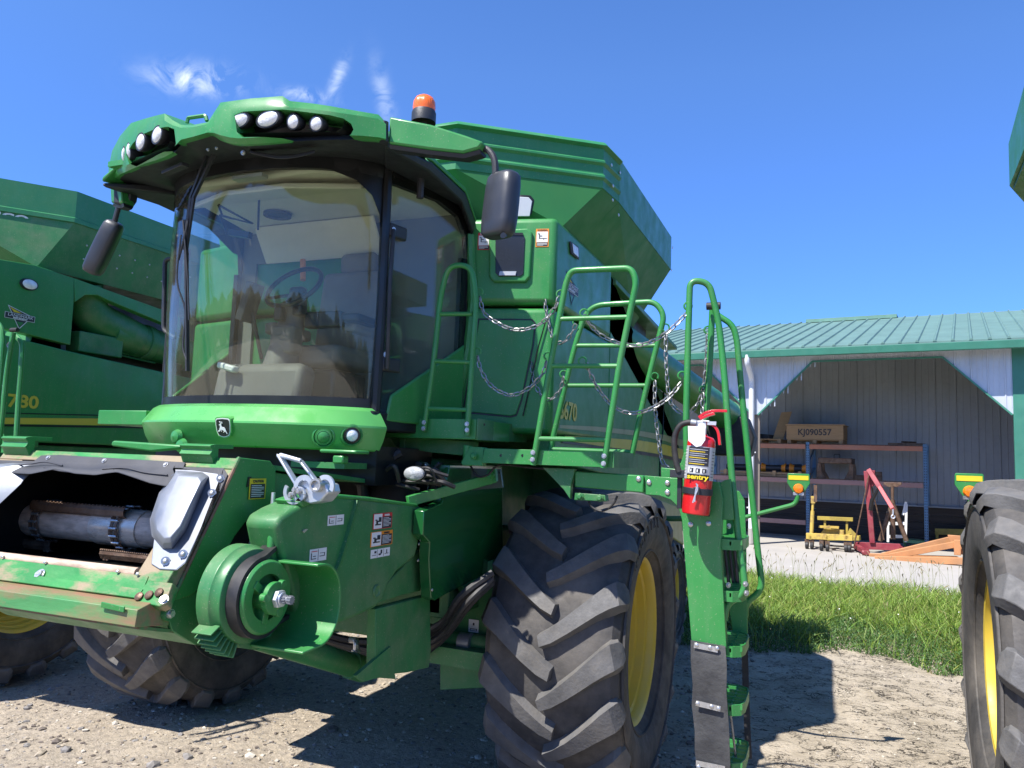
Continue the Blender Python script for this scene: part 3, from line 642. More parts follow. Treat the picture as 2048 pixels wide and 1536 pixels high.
# middle shelf: crate with drill/auger parts, cast steel frame
k0, k1 = RS(1440, 950)[0], RS(1612, 950)[0]; kz1 = RS(1560, 944)[2]
pc = thing('wooden_crate', 'low slatted wooden crate holding black tubes with orange flanges on the middle shelf', 'crate', SW((k0+k1)/2, RKT+.5, zMs))
mb = MB()
for i in range(2):
    z0 = zMs+i*(kz1-zMs)/2+.005; mb.prism([SW(k0, RKT+.02, z0), SW(k1, RKT+.02, z0), SW(k1, RKT+.06, z0), SW(k0, RKT+.06, z0)], (0, 0, (kz1-zMs)/2-.015))
mb.prism([SW(k0, RKT+.8, zMs), SW(k1, RKT+.8, zMs), SW(k1, RKT+.84, zMs), SW(k0, RKT+.84, zMs)], (0, 0, kz1-zMs)); mb.prism([SW(k0, RKT+.061, zMs), SW(k1, RKT+.061, zMs), SW(k1, RKT+.799, zMs), SW(k0, RKT+.799, zMs)], (0, 0, .03))
mb.build('crate_side', M['wood'], pc)
mb = MB()
for k in range(4): s = k0+.1+(k1-k0-.3)*k/3; mb.prism([SW(s, RKT-.015, zMs), SW(s+.09, RKT-.015, zMs), SW(s+.09, RKT+.017, zMs), SW(s, RKT+.017, zMs)], (0, 0, kz1-zMs+.03))
mb.build('slat', M['wood'], pc)
au = thing('drive_shaft', 'black shaft with orange flanges lying in the slatted crate', 'shaft', SW((k0+k1)/2, RKT+.4, kz1))
mb = MB(); z = kz1+.10; mb.cyl(SW(k0+.1, RKT+.35, z), SW(k1-.05, RKT+.35, z), .085, 16); mb.cyl(SW(k0+.4, RKT+.55, z-.02), SW(k1-.2, RKT+.55, z+.08), .05, 12); mb.build('tube', M['plastic'], au)
for u in (1519, 1566, 1576, 1608):
    s = RS(u, 940)[0]; mb = MB(); mb.lathe([(.09, -.012), (.14, -.012), (.14, .012), (.09, .012)], SW(s, RKT+.35, z), wd, 20); mb.tube([SW(s, RKT+.35, z), SW(s+(.1 if u in (1519, 1576) else -.1), RKT+.35, z)], [.13, .09], 16); mb.build('flange', M['orange'], au)
fr = thing('steel_press_frame', 'dark rusty cast steel frame with arched legs on the middle shelf', 'machine frame', SW(RS(1675, 955)[0], RKT+.3, zMs))
f0, f1 = RS(1636, 950)[0], RS(1703, 950)[0]; fz = RS(1670, 915)[2]; fh = fz-zMs
for a_, sgn in ((f0, 1), (f1, -1)):
    mb = MB(); prof = [(0, 0), (.22, 0), (.20, .05), (.12, fh*.35), (.10, fh*.72), (.02, fh*.72), (.0, fh*.5)]
    for t_ in (.08, .6): mb.prism([SW(a_+sgn*(x-.04), RKT+t_, zMs+z) for x, z in prof], wn*.06)
    mb.build('leg', M['rust'], fr, bev=.006)
mb = MB(); mb.prism([SW(f0+.0, RKT+.05, zMs+fh*.725), SW(f1+.0, RKT+.05, zMs+fh*.725), SW(f1+.0, RKT+.75, zMs+fh*.725), SW(f0+.0, RKT+.75, zMs+fh*.725)], (0, 0, fh*.26)); mb.build('top_beam', M['rust'], fr, bev=.012)
mb = MB(); mb.tube(fillet([SW((f0+f1)/2-.05, RKT+.3, fz-.01), SW((f0+f1)/2-.05, RKT+.3, fz+.09), SW((f0+f1)/2+.09, RKT+.3, fz+.09), SW((f0+f1)/2+.09, RKT+.3, fz-.01)], .03), .008, 6); mb.build('lifting_handle', M['black'], fr)
mb = MB(); mb.bar(SW(f1+.02, RKT+.3, zMs+.06), SW(RS(1762, 950)[0], RKT+.3, zMs+.06), .12, .12); mb.bar(SW(RS(1745, 950)[0], RKT+.25, zMs+.17), SW(RS(1762, 950)[0], RKT+.25, zMs+.17), .1, .1); mb.bar(SW(RS(1727, 950)[0], RKT+.1, zMs+.12), SW(RS(1727, 950)[0], RKT+.1, zMs+.42), .03, .03)
solo(mb, 'steel_block', M['rust'], 'dark steel beam and blocks lying right of the cast frame on the shelf', 'steel block', bev=.006)

# floor things; each on the slab at the distance its foot shows
def foot(u, v): return sc_(PZ(u, v, FLOOR))
def FT(t): return lambda u, v: V(SW(*[0, 0, 0])) if False else PS(u, v, t)
M['yeq'] = pbr('yellow_equipment_paint', (.56, .40, .08), .6, var=.15, dust=(.22, .13, .06), da=.85, ds=6, dlo=.45, dhi=.65)
M['yeq2'] = pbr('rusty_yellow_paint', (.40, .30, .05), .6, var=.2, dust=(.10, .07, .04), da=.9, ds=6)
tD = foot(1660, 1102)[1]; G = lambda u, v, t=0: PS(u, v, tD+t)
st = thing('split_stand', 'yellow wheeled splitting stand with tall screw post beside the blue upright', 'stand', G(1660, 1102))
mb = MB(); mb.prism([G(1612, 1078), G(1705, 1082), G(1705, 1071), G(1612, 1066)], wn*.10); mb.prism([G(1612, 1078, .55), G(1700, 1080, .55), G(1700, 1070, .55), G(1612, 1066, .55)], wn*.10)
for u in (1620, 1655, 1692): mb.bar(G(u, 1075), G(u, 1075)+wn*.6, .07, .09)
mb.build('base_frame', M['yeq'], st, bev=.006)
mb = MB(); a_ = G(1623, 1068, .05); b_ = G(1626, 1002, .05); a_.z = max(a_.z, FLOOR); mb.tube([a_, a_+(b_-a_)*.7], .042, 12); mb.tube([a_+(b_-a_)*.55, b_], .028, 12, mi=0); mb.box(b_+V((0, 0, .03)), (.09, .09, .16)); mb.build('post', [M['yeq']], st)
mb = MB(); c_ = G(1629, 978, .05); mb.box(c_+V((.02, 0, -.10)), (.07, .09, .38)); mb.build('saddle', M['rust'], st, bev=.005)
mb = MB(); mb.tube([G(1684, 1076, .05), G(1684, 1060, .05)], .05, 12); mb.bar(G(1638, 1053, .3), G(1678, 1055, .3), .10, .05); mb.prism([G(1640, 1068, .4), G(1690, 1070, .4), G(1680, 1060, .4), G(1648, 1058, .4)], wn*.05); mb.build('bracket', M['yeq'], st)
for u, t_ in ((1614, .05), (1624, .05), (1643, -.15), (1655, -.15), (1692, .05), (1699, .05), (1650, .6)):
    p = G(u, 1090, t_); p.z = FLOOR+.085; mb = MB(); mb.lathe([(.03, -.03), (.08, -.03), (.085, 0), (.08, .03), (.03, .03)], p, wd, 18); mb.box(p+V((0, 0, .09)), (.09, .05, .10), Rz, mi=1); mb.build('caster_wheel', [M['hose'], M['rust']], st)
mb = MB(); T2 = tD+1.2; mb.bar(PS(1635, 1036, T2), PS(1706, 1039, T2), .06, .09); mb.bar(PS(1648, 1076, T2), PS(1720, 1076, T2), .3, .10)
for u in (1650, 1694): mb.bar(PS(u, 1037, T2+.04), PS(u, 1076, T2+.04), .05, .05)
mb.prism([PS(1640, 1072, T2-.1), PS(1658, 1050, T2-.1), PS(1668, 1072, T2-.1)], wn*.05); mb.prism([PS(1690, 1074, T2-.1), PS(1700, 1056, T2-.1), PS(1718, 1074, T2-.1)], wn*.05)
p = PS(1680, 1080, T2); 
solo(mb, 'yellow_stand', M['yeq2'], 'dull yellow low stand in shade behind the wheeled yellow stand', 'stand', bev=.005)
# engine hoist
tH = foot(1730, 1104)[1]; G = lambda u, v, t=0: PS(u, v, tH+t)
M['hred'] = pbr('faded_red_paint', (.25, .03, .045), .55, var=.25, dust=(.24, .10, .08), da=.7, ds=6)
ho = thing('engine_hoist', 'red engine hoist with angled boom and hook in front of the rack', 'hoist', G(1745, 1104))
mb = MB(); mb.bar(G(1745, 1086), G(1733, 942), .11, .11, wn); mb.build('mast', M['hred'], ho, bev=.008)
bt = G(1738, 940); bm_ = G(1760, 975, -.25); be = G(1786, 1018, -.75)
mb = MB(); mb.bar(bt, bm_, .10, .12, wn); mb.prism([bt+V((-.06, 0, -.02)), bt+V((.12, 0, 0)), bt+V((.1, 0, -.35)), bt+V((-.04, 0, -.4))], wn*.12); mb.build('boom', M['hred'], ho, bev=.008)
mb = MB(); mb.bar(bm_+(bt-bm_)*.1, be, .075, .09, wn); mb.build('boom_extension', pbr('pink_red_paint', (.62, .14, .14), .45, var=.1), ho, bev=.006)
mb = MB(); mb.tube([be, be+V((0, 0, -.12))], .015, 8); mb.tube([be+V((.035*cos(a), 0, -.16+.035*sin(a))) for a in np.linspace(1.5, 7, 14)], .012, 8); mb.build('hook', M['zinc'], ho)
mb = MB(); mb.tube([G(1741, 1020, -.1), G(1744, 1000, -.15), bm_+V((-.03, 0, -.02))], [.045, .045, .02], 12); mb.build('hydraulic_ram', M['black'], ho)
mb = MB()
for sg in (-1, 1): mb.tube([G(1738, 950, sg*.1), G(1738+sg*30, 1092 if sg < 0 else 1080, sg*.1)], .014, 8)
mb.build('brace_rod', M['rust'], ho)
mb = MB(); mb.prism([G(1707, 1098), G(1815, 1102), G(1800, 1088), G(1712, 1084)], wn*.06)
mb.bar(G(1712, 1092, 0), G(1735, 1106, -.9), .10, .09); mb.bar(G(1805, 1096, 0), G(1820, 1106, -.7), .10, .09); mb.build('base_legs', M['hred'], ho, bev=.006)
for u, t_ in ((1727, -.8), (1735, -.75), (1712, .1), (1805, .1)):
    p = G(u, 1100, t_); p.z = FLOOR+.06; mb = MB(); mb.lathe([(.0, -.025), (.06, -.025), (.06, .025), (0, .025)], p, wd, 16); mb.box(p+V((0, 0, .06)), (.06, .05, .06), Rz); mb.build('caster_wheel', M['hred'], ho)
# tripod jack stand (brown)
tJ = tH+.7; G = lambda u, v, t=0: PS(u, v, tJ+t)
js = thing('jack_stand', 'tall brown three legged jack stand right of the red hoist', 'jack stand', G(1785, 1080))
mb = MB(); mb.tube([G(1786, 1078), G(1785, 1000)], .055, 12); mb.tube([G(1785, 1005), G(1785, 972)], .035, 12); mb.build('post', M['rust'], js)
for u, v in ((1760, 1082), (1813, 1082)): mb = MB(); mb.tube([G(1785, 1005), G(u, v, .0)], .05, 10); mb.build('leg', M['rust'], js)
mb = MB(); mb.prism([G(1767, 965), G(1803, 965), G(1803, 969), G(1794, 974), G(1777, 974), G(1767, 969)], wn*.1); mb.build('saddle', M['rust'], js, bev=.004)
# white small ladder stand
tW = tH+1.1; G = lambda u, v, t=0: PS(u, v, tW+t)
wl = thing('white_stand', 'white painted step stand partly behind the brown jack stand', 'stand', G(1795, 1080))
mb = MB()
for u in (1776, 1811): mb.bar(G(u, 1084), G(u+(2 if u > 1800 else 0), 1008 if u > 1800 else 1024), .05, .05, wn)
mb.bar(G(1806, 1030), G(1812, 1004), .05, .05, wn); mb.build('upright', M['white'], wl)
mb = MB()
for v in (1047, 1073): mb.bar(G(1777, v), G(1810, v), .04, .07)
mb.build('rung', M['white'], wl)
# green low stool, rusty yellow crate, orange A-frame
tG = foot(1830, 1095)[1]; G = lambda u, v, t=0: PS(u, v, tG+t)
gs = thing('green_ramp', 'pale green low steel ramp behind the orange frame', 'ramp', G(1830, 1096))
mb = MB(); mb.prism([G(1806, 1079), G(1853, 1083), G(1853, 1089), G(1806, 1085)], wn*.5); mb.build('top_plate', pbr('pale_green_paint', (.16, .34, .16), .6, dust=(.25, .2, .15), da=.5), gs)
mb = MB()
for u in (1810, 1848): mb.bar(G(u, 1084, .05), V((*G(u, 1084, .05).xy, FLOOR)), .05, .05, wn); mb.bar(G(u, 1084, .45), V((*G(u, 1084, .45).xy, FLOOR)), .05, .05, wn)
mb.build('leg', M['greend'], gs)
tY = tG+.6; G = lambda u, v, t=0: PS(u, v, tY+t)
yc = thing('steel_bin', 'rusty yellow steel frame bin in the dark right corner of the shed', 'bin', G(1905, 1085))
mb = MB(); 
for v in (1060, 1066): mb.bar(G(1870, v), G(1960, v+2), .06, .07)
mb.bar(G(1870, 1060, .7), G(1960, 1062, .7), .06, .07)
for u in (1874, 1905, 1950): mb.bar(G(u, 1064), V((*G(u, 1064).xy, FLOOR)), .06, .06, wn)
for u in (1874, 1950): mb.bar(G(u, 1062), G(u, 1062)+wn*.7, .06, .06)
mb.build('frame', M['yeq2'], yc)
mb = MB(); a_ = G(1876, 1085, .04); a_.z = FLOOR+.05; mb.prism([a_, a_+wd*1.0, a_+wd*1.0+V((0, 0, .25)), a_+V((0, 0, .25))], wn*.6); mb.build('side_panel', M['dwood'], yc)
mb = MB(); mb.bar(PS(1880, 1075, tY+.5), PS(1880, 995, tY+.5), .06, .06, wn); mb.bar(PS(1880, 997, tY+.5), PS(1965, 1000, tY+.5), .06, .07); mb.box(PS(1884, 990, tY+.5), (.1, .1, .12), Rz)
solo(mb, 'steel_gantry', M['rust'], 'thin dark steel frame standing against the back wall by the yellow bin', 'frame')
tO = foot(1800, 1121)[1]; G = lambda u, v, t=0: PS(u, v, tO+t)
M['tan'] = pbr('tan_orange_paint', (.47, .22, .09), .6, var=.15, dust=(.30, .18, .10), da=.5)
of = thing('a_frame_hitch', 'tan orange steel A shaped frame lying on the slab edge', 'steel frame', G(1840, 1122))
rp = [G(1750, 1118), G(1960, 1123)]
mb = MB(); mb.bar(rp[0], rp[1], .12, .13); mb.build('front_beam', M['tan'], of, bev=.006)
mb = MB(); mb.bar(G(1738, 1112, .35), G(1915, 1118, .9), .12, .11); mb.build('rear_beam', M['tan'], of, bev=.006)
mb = MB(); mb.bar(G(1780, 1113, .1), G(1930, 1085, .25), .11, .12); mb.build('brace', M['tan'], of, bev=.006)
mb = MB(); mb.bar(G(1765, 1112, .5), G(1905, 1078, .7), .11, .12); mb.build('brace', M['tan'], of, bev=.006)
mb = MB(); mb.prism([G(1895, 1070, .4), G(1950, 1074, .4), G(1950, 1112, .4), G(1912, 1108, .4)], wn*.12); mb.bar(G(1915, 1110, .2), G(1915, 1080, .2), .12, .12, wn); mb.bar(G(1938, 1112, .1), G(1938, 1078, .1), .12, .12, wn); mb.build('end_plate', M['tan'], of, bev=.006)

# far wood beyond the yard, behind the viewer (it shows in the cab glass)
V_, F_ = [], []
for k in range(420):
    a = rs.uniform(-1.5, 1.5); d = rs.uniform(60, 85); x, y = sin(a)*d-2, -cos(a)*d; h = rs.uniform(1, 5.0); s = rs.uniform(1.5, 3.2)
    q = iv*(1+rs.uniform(-.25, .25, (len(iv), 1)))*np.array([s*1.2, s*1.2, s]); o = len(V_); V_.extend([(p[0]+x, p[1]+y, p[2]+h) for p in q]); F_.extend([tuple(i+o for i in f) for f in ifc])
mb = MB(); mb.v, mb.f, mb.m = V_, F_, [0]*len(F_)
tag(mb.build('far_wood', pbr('far_foliage', (.045, .075, .025), .8, var=.4, vs=.8, bump=.6, bs=3), smooth=False), None, None, kind='stuff')

# ================================================================== COMBINE HARVESTERS
UX, UY, UZ = V((1, 0, 0)), V((0, 1, 0)), V((0, 0, 1))
def tire_mesh(Rc=.856, Ro=.922, hw=.40, rb=.50, nl=17, lean=.36):
    mb = MB()
    prof = [(rb, -hw*.80), (rb+.015, -hw*.86), (rb+.06, -hw*.95), (rb+.13, -hw*1.02), (Rc-.13, -hw*1.03), (Rc-.06, -hw*.99), (Rc-.02, -hw*.90), (Rc, -hw*.72), (Rc+.012, -hw*.35), (Rc+.015, 0)]
    prof = prof+[(r, -h) for r, h in prof[-2::-1]]
    mb.lathe(prof, (0, 0, 0), UX, 96)
    for rr in (rb+.05, Rc-.09):   # moulded rings on the sidewalls
        for sg in (-1, 1):
            hx = hw*(.945 if rr < Rc-.2 else 1.035); mb.lathe([(rr-.008, sg*(hx-.008)), (rr-.004, sg*(hx+.004)), (rr+.004, sg*(hx+.004)), (rr+.008, sg*(hx-.008))], (0, 0, 0), UX, 72)
    X_ = [-.035, .03, .12, .20, .27, .33, .38, .415, .425]
    TH = [0, .035, .10, .165, .225, .275, .31, .33, .335]
    RT_ = [Ro+.003, Ro+.003, Ro+.002, Ro-.002, Ro-.008, Ro-.016, Ro-.032, Ro-.085, Ro-.13]
    WT = [.030, .038, .044, .050, .056, .064, .068, .060, .035]
    for sg in (-1, 1):
        for k in range(nl):
            th0 = 2*pi*(k+(.5 if sg > 0 else 0))/nl; rings = []
            for i in range(len(X_)):
                x = X_[i]*hw/.40; th = th0+TH[i]*lean/.34; rt = RT_[i]; wt = WT[i]; wb = wt+.022
                rbse = Rc-.02 if i < 7 else Rc-.07-.04*(i-7)
                if i == 8: rbse = rt-.03
                xb = x if i < 6 else min(x, hw*1.0)
                # long edge runs along the lug, so the width is laid off round the tire and a little across
                sl = .45
                def pt(r, dw, xx):
                    a = th+dw/r*.93; X2 = xx-sl*dw*.55
                    return V((sg*X2, r*sin(a), r*cos(a)))
                rings.append([pt(rbse, -wb, xb), pt(rt, -wt, x), pt(rt, wt, x), pt(rbse, wb, xb)])
            mb.loft(rings, mi=1)
    return mb
def ring_text(mb, word, r, x, a0, da, size, mi=0):
    for i, ch in enumerate(word):
        a = a0+i*da; n = V((0, sin(a), cos(a))); t = V((0, cos(a), -sin(a)))     # read from outside (+x): clockwise
        mb.text(ch, size, V((x, 0, 0))+n*r, -t if False else t*-1 if False else V((0, 1, 0))*cos(a)+V((0, 0, -1))*sin(a), n, mi, ext=.004, bold=.004)
def rim_mesh(hw, rb, steps, side=1):
    mb = MB(); prof = [(rb+.02, hw*.80), (rb+.012, hw*.83), (rb-.004, hw*.81)]
    prof += steps; mb.lathe(prof, (0, 0, 0), UX*side, 72); return mb
STEPS = [(.478, .30), (.472, .255), (.452, .245), (.446, .195), (.424, .185), (.417, .135), (.392, .12), (.386, .03), (.36, -.01), (.34, -.03), (.20, -.05), (.17, -.045), (.0, -.045)]
def wheel(root, c, hw, rot0=0, side=1, rz=0, mate=None, Rc=.856, Ro=.922, rb=.50, steps=STEPS, word='GOODYEAR', kind='wheel'):
    tm = tire_mesh(Rc, Ro, hw, rb)
    if word: ring_text(tm, word, rb+.225, hw*1.022, -.5+rot0*-1, .13, .085, 0)
    rm = rim_mesh(hw, rb, steps, side)
    q = Matrix.Rotation(rz, 3, 'Z'); r1 = Matrix.Rotation(rot0, 3, 'X'); c = V(c)
    if side < 0: r1 = r1
    hub = MB(); hub.lathe([(.0, .02), (.10, .02), (.11, -.0), (.15, -.02), (.15, -.045)], (0, 0, 0), UX*side, 32)
    for k in range(10): a = 2*pi*k/10; hub.bolt(V((-.045*side, .165*cos(a), .165*sin(a))), UX*side, .014, .02)
    for mb in (tm, rm, hub): mb.v = [tuple(c+q@(r1@V(p))) for p in mb.v]
    h = hub.build(kind, M['yellow'], root); tm.build('tire', [M['rubber'], M['lug']], h, bev=.009 if Ro > .8 else 0, ang=28); rm.build('rim', M['yellow'], h, ang=50); return h

CX = -2.88
mach = thing('combine_harvester', 'green combine in the middle with curved glass cab, orange beacon and open feeder house', 'combine harvester', (CX, 4.9, 0), 'combine harvesters parked side by side')
# ---- wheels
wheel(mach, (-1.40, 4.90, .918), .385, rot0=.14)
wheel(mach, (-4.72, 5.0, .918), .385, rot0=.35, side=-1, word=None)
# steered rear wheels
for x in (-1.75, -4.0):
    wheel(mach, (x, 8.6, .62), .25, rot0=.1, Rc=.56, Ro=.62, rb=.33, steps=[(.31, .18), (.30, .10), (.27, .06), (.0, .05)], word=None, side=1 if x > -3 else -1)
g = M['green']; gd = M['greend']
# ---- axle, frame and underside
mb = MB(); mb.box((CX-.1, 4.95, .92), (2.9, .34, .36)); mb.box((CX-.72, 4.9, 1.1), (.3, .5, .9)); mb.box((CX+.72, 4.9, 1.1), (.3, .5, .9)); mb.build('front_axle', gd, mach, bev=.02)
mb = MB(); mb.box((CX, 8.6, .75), (2.0, .25, .2)); mb.build('rear_axle', gd, mach, bev=.02)
mb = MB()
for x in (-3.75, -2.0): mb.box((x, 6.5, 1.25), (.14, 5.2, .26))
mb.box((CX, 4.0, 1.25), (1.8, .2, .22)); mb.box((CX, 7.0, 1.2), (1.6, .2, .2)); mb.build('frame_rail', gd, mach, bev=.008)
mb = MB(); mb.prism([(CX-.8, 3.9, 1.35), (CX-.8, 8.6, 1.2), (CX-.8, 9.2, 1.9), (CX-.8, 4.0, 2.0)], (1.6, 0, 0)); mb.build('threshing_body', gd, mach, bev=.02)
# post and box beneath the front, right of the feeder house
mb = MB(); pts = PP(PX, [(752, 1218), (860, 1190), (862, 1300), (858, 1335), (815, 1345), (750, 1352)], -1.97); mb.prism(pts, (-.05, 0, 0));  mb.build('axle_bracket', gd, mach, bev=.004)
mb = MB(); mb.prism(PP(PY, [(880, 1150), (985, 1120), (985, 1375), (880, 1380)], 4.3), (0, .05, 0)); mb.build('frame_plate', gd, mach, bev=.004)
mb = MB(); a_, b_ = PY(860, 1300, 4.2), PY(985, 1320, 4.2); mb.bar(a_, b_, .16, .10); a_, b_ = PY(800, 1265, 4.25), PY(985, 1288, 4.25); mb.tube([a_, b_], .045, 14); mb.build('cross_tube', gd, mach)
mb = MB(); a_, b_ = PY(920, 1282, 4.22), PY(943, 1285, 4.22); mb.tube([a_, b_], .052, 16); mb.build('clamp_sleeve', M['steel'], mach)
# hoses under the middle
mb = MB()
for k in range(16):
    y = 4.05+rnd.uniform(-.25, .15); o = rnd.uniform(-12, 12); q = rnd.uniform(-14, 14)
    mb.tube(spline([PY(985, 1155+o, y), PY(930+o, 1200+q, y-.1), PY(880, 1265+q+o, y), PY(800+o, 1300+o*2, y+.1), PY(700, 1290+o, y+.1), PY(600, 1262+o, y)], 5), rnd.choice((.011, .016, .02)), 7)
for k in range(7):
    y = 4.1; o = rnd.uniform(-10, 10); mb.tube(spline([PY(820+o, 1205, y), PY(835+o, 1240+k*3, y-.1), PY(880, 1250+k*5, y-.1), PY(920+o, 1215, y)], 6), .008, 6)
mb.build('hydraulic_hoses', M['hose'], mach)
mb = MB(); p = PY(712, 1300, 3.6); mb.tube(fillet([p+V((-.1, .1, .02)), p+V((0, 0, .05)), p+V((.0, 0, -.03))], .03), .016, 10); mb.tube([p+V((0, 0, -.03)), p+V((0, 0, .0))], .024, 6)
p = PY(706, 1308, 3.6); mb.tube([p, p+V((.03, 0, -.01))], .02, 6); mb.build('hose_fitting', M['bolt'], mach)
# feeder house lift cylinder
mb = MB(); a_ = PY(515, 1272, 2.75); b_ = PY(725, 1338, 3.55); mb.tube([a_, a_+(b_-a_)*.93], .058, 20); mb.tube([a_+(b_-a_)*.86, b_], .066, 20); mb.build('lift_cylinder', gd, mach)
mb = MB(); mb.prism([p+V((.06, 0, 0)) for p in PP(PX, [(690, 1348), (760, 1290), (770, 1355), (735, 1352), (705, 1360)], -2.02)], (-.02, 0, 0)); mb.tube([b_+V((-.08, 0, 0)), b_+V((.09, 0, 0))], .02, 12); mb.build('cylinder_bracket', gd, mach)
mb = MB(); a_ = PY(475, 1258, 2.7); b_ = PY(560, 1305, 2.9); mb.prism(PP(PX, [(470, 1262), (520, 1262), (545, 1278), (510, 1300), (480, 1296), (474, 1284)], -2.0), (-.02, 0, 0)); mb.prism(PP(PX, [(505, 1262), (548, 1262), (540, 1274), (500, 1274)], -1.96), (-.3, 0, 0)); mb.build('belt_guard_bracket', gd, mach)

# ---- feeder house
XS, XL = -2.19, -3.57
FY, FZ = 2.471, 1.973; fe2 = V((0, .34, .473)).normalized(); FN = UX.cross(fe2); FN = FN if FN.y < 0 else -FN   # outward: forward and up
FP = V((CX, FY, FZ))
def Fp(u, v, off=0): return PN(u, v, FP+FN*off, FN)
def mirx(p): return V((2*CX-p.x, p.y, p.z))
def fl(s, x, off=0): return V((x, FY, FZ))+fe2*s+FN*off   # along the face: s up from the top edge
def f_s(p): return (p-V((p.x, FY, FZ))).dot(fe2)
fh = MB()
top = f_s(Fp(478, 916)); tb = f_s(Fp(460, 938)); lo = f_s(Fp(310, 1140)); xin = Fp(335, 950).x; xin2 = XS-.16
fbt = f_s(Fp(345, 1201)); print('FEED', top, tb, lo, fbt, xin, Fp(300, 1142))
IN = -FN
fh.prism([fl(top, XL), fl(top, XS), fl(tb, XS), fl(tb, XL)], IN*.05)
for a_, b_ in ((xin2, XS), (XL, 2*CX-xin2)): fh.prism([fl(tb-.001, a_), fl(tb-.001, b_), fl(fbt, b_), fl(fbt, a_)], IN*.05)
feeder = fh.build('feeder_house', M['worn'], mach, bev=.004)
# side plate (right) and its mirror on the left
sp = PP(PX, [(480, 915), (541, 922), (552, 938), (549, 1018), (522, 1022), (492, 1043), (470, 1072), (450, 1108), (424, 1137), (398, 1178), (380, 1192), (344, 1203)], XS+.004)
mb = MB(); mb.prism(sp, (-.02, 0, 0)); so_ = mb.build('side_plate', g, feeder, bev=.003)
mb = MB(); mb.prism([mirx(p) for p in sp], (.02, 0, 0)); mb.build('side_plate', g, feeder, bev=.003)
mb = MB(); mb.prism(PP(PX, [(495, 1110), (549, 1022), (549, 945), (640, 960), (660, 1100), (560, 1190), (420, 1250)], XS-.025), (-.03, 0, 0)); mb.build('side_housing', gd, feeder)
# worn bright edge of the plate
mb = MB(); mb.tube([sp[0]+V((.001, -.004, 0)), sp[-1]+V((.001, -.004, 0))], .0075, 6); mb.build('worn_edge', M['rusty'], feeder)
mb = MB(); mb.prism([V((XS, p.y, p.z)) for p in PP(PX, [(484, 919), (541, 922), (518, 943)], XS)], (-.25, 0, .0)); mb.build('top_gusset', g, feeder)
mb = MB(); p = PX(493, 963, XS); mb.prism([p+V((.006, a, b)) for a, b in ((-.006, -.022), (.012, -.018), (.018, .02), (0, .018))], (.003, 0, 0)); mb.build('slot', M['black'], feeder)
# lower corner box with three bolts, pivot tube
mb = MB(); mb.prism([Fp(u, v, .012) for u, v in ((280, 1180), (298, 1160), (345, 1166), (330, 1207), (318, 1213), (274, 1203))], IN*.04); mb.build('corner_plate', M['worn'], feeder, bev=.003)
mb = MB()
for u, v in ((278, 1193), (298, 1190), (318, 1185)): mb.dome(Fp(u, v, .016), FN, .017, .008)
mb.build('corner_rivets', M['rust'], feeder)
mb = MB(); mb.bolt(Fp(329, 1200, .02), FN+UX*.3, .013, .014); mb.build('hex_bolt', M['bolt'], feeder)
def lip(pts, off, th, name, mat, bev=.002):
    mb = MB(); r = [Fp(u, v, off) for u, v in pts]; mb.prism(r, IN*th); return mb.build(name, mat, feeder, bev=bev)
# lip bands stretch the whole width: left ends found by going along the machine
def band(a, b, c, d, off, th, name, mat, xl=None):
    """a,b upper right/lower right photo points on the face; stretched to the left side"""
    s1, s2 = f_s(Fp(*a, off)), f_s(Fp(*b, off)); x1 = Fp(*a, off).x; x2 = Fp(*b, off).x
    mb = MB(); mb.prism([fl(s1, 2*CX-x1, off), fl(s1, x1, off), fl(s2, x2, off), fl(s2, 2*CX-x2, off)], IN*th); return mb.build(name, mat, feeder, bev=.002)
mb = MB(); s1 = f_s(Fp(300, 1148, -.01)); mb.tube([fl(s1, XL+.17, -.012), fl(s1, XS-.17, -.012)], .019, 12); mb.build('rusty_lip_tube', M['drum'], feeder)
band((297, 1152), (285, 1180), 0, 0, .004, .03, 'lip_plate', M['worn'])
band((286, 1178), (272, 1196), 0, 0, .016, .03, 'lip_strip', M['worn'])
# lower front channel, leaning further forward
cA, cB = Fp(280, 1196, .03), Fp(325, 1222, .06)
zc1 = cA.z-.012; zc2 = zc1-.075
mb = MB(); mb.prism([(XL, cA.y+.02, zc1), (XL, cA.y-.045, zc1-.018), (XL, cA.y-.050, zc2), (XL, cA.y+.10, zc2-.02), (XL, cA.y+.10, zc1)], (XS-XL-.004, 0, 0)); ch = mb.build('front_channel', M['channel'], feeder, bev=.002)
mb = MB(); yb = cA.y-.035; mb.prism([(XL+.01, yb, zc2+.002), (XS-.01, yb, zc2+.002), (XS-.01, yb+.20, zc2-.05), (XL+.01, yb+.20, zc2-.05)], (0, 0, -.012)); mb.build('floor_pan', M['rusty'], feeder)
mb = MB(); p = PX(338, 1227, XS+.01); mb.tube([V((XS-.22, p.y, p.z)), V((XS+.015, p.y, p.z))], .026, 16); mb.build('pivot_tube', gd, feeder)
mb = MB(); mb.bolt(V((XS+.014, p.y, p.z)), UX, .014, .015); mb.build('pivot_bolt', M['bolt'], feeder)
mb = MB(); y0 = cA.y-.052; q0, q1 = PY(205, 1203, y0), PY(250, 1225, y0); mb.prism([(q0.x, y0, q0.z), (q1.x, y0, q0.z-.006), (q1.x, y0, q1.z), (q0.x, y0, q1.z+.006)], (0, -.006, 0)); mb.build('cover_plate', g, feeder, bev=.002)
mb = MB(); mb.prism(PP(PX, [(344, 1203), (398, 1180), (402, 1240), (392, 1290), (345, 1262), (338, 1240)], XS-.003), (-.02, 0, 0)); mb.build('lower_side_plate', gd, feeder, bev=.003)
mb = MB(); mb.prism(PP(PX, [(392, 1290), (345, 1262), (345, 1252), (400, 1275), (470, 1290), (470, 1300)], XS-.12), (-1.1, 0, 0)); mb.build('floor_skid', gd, feeder)
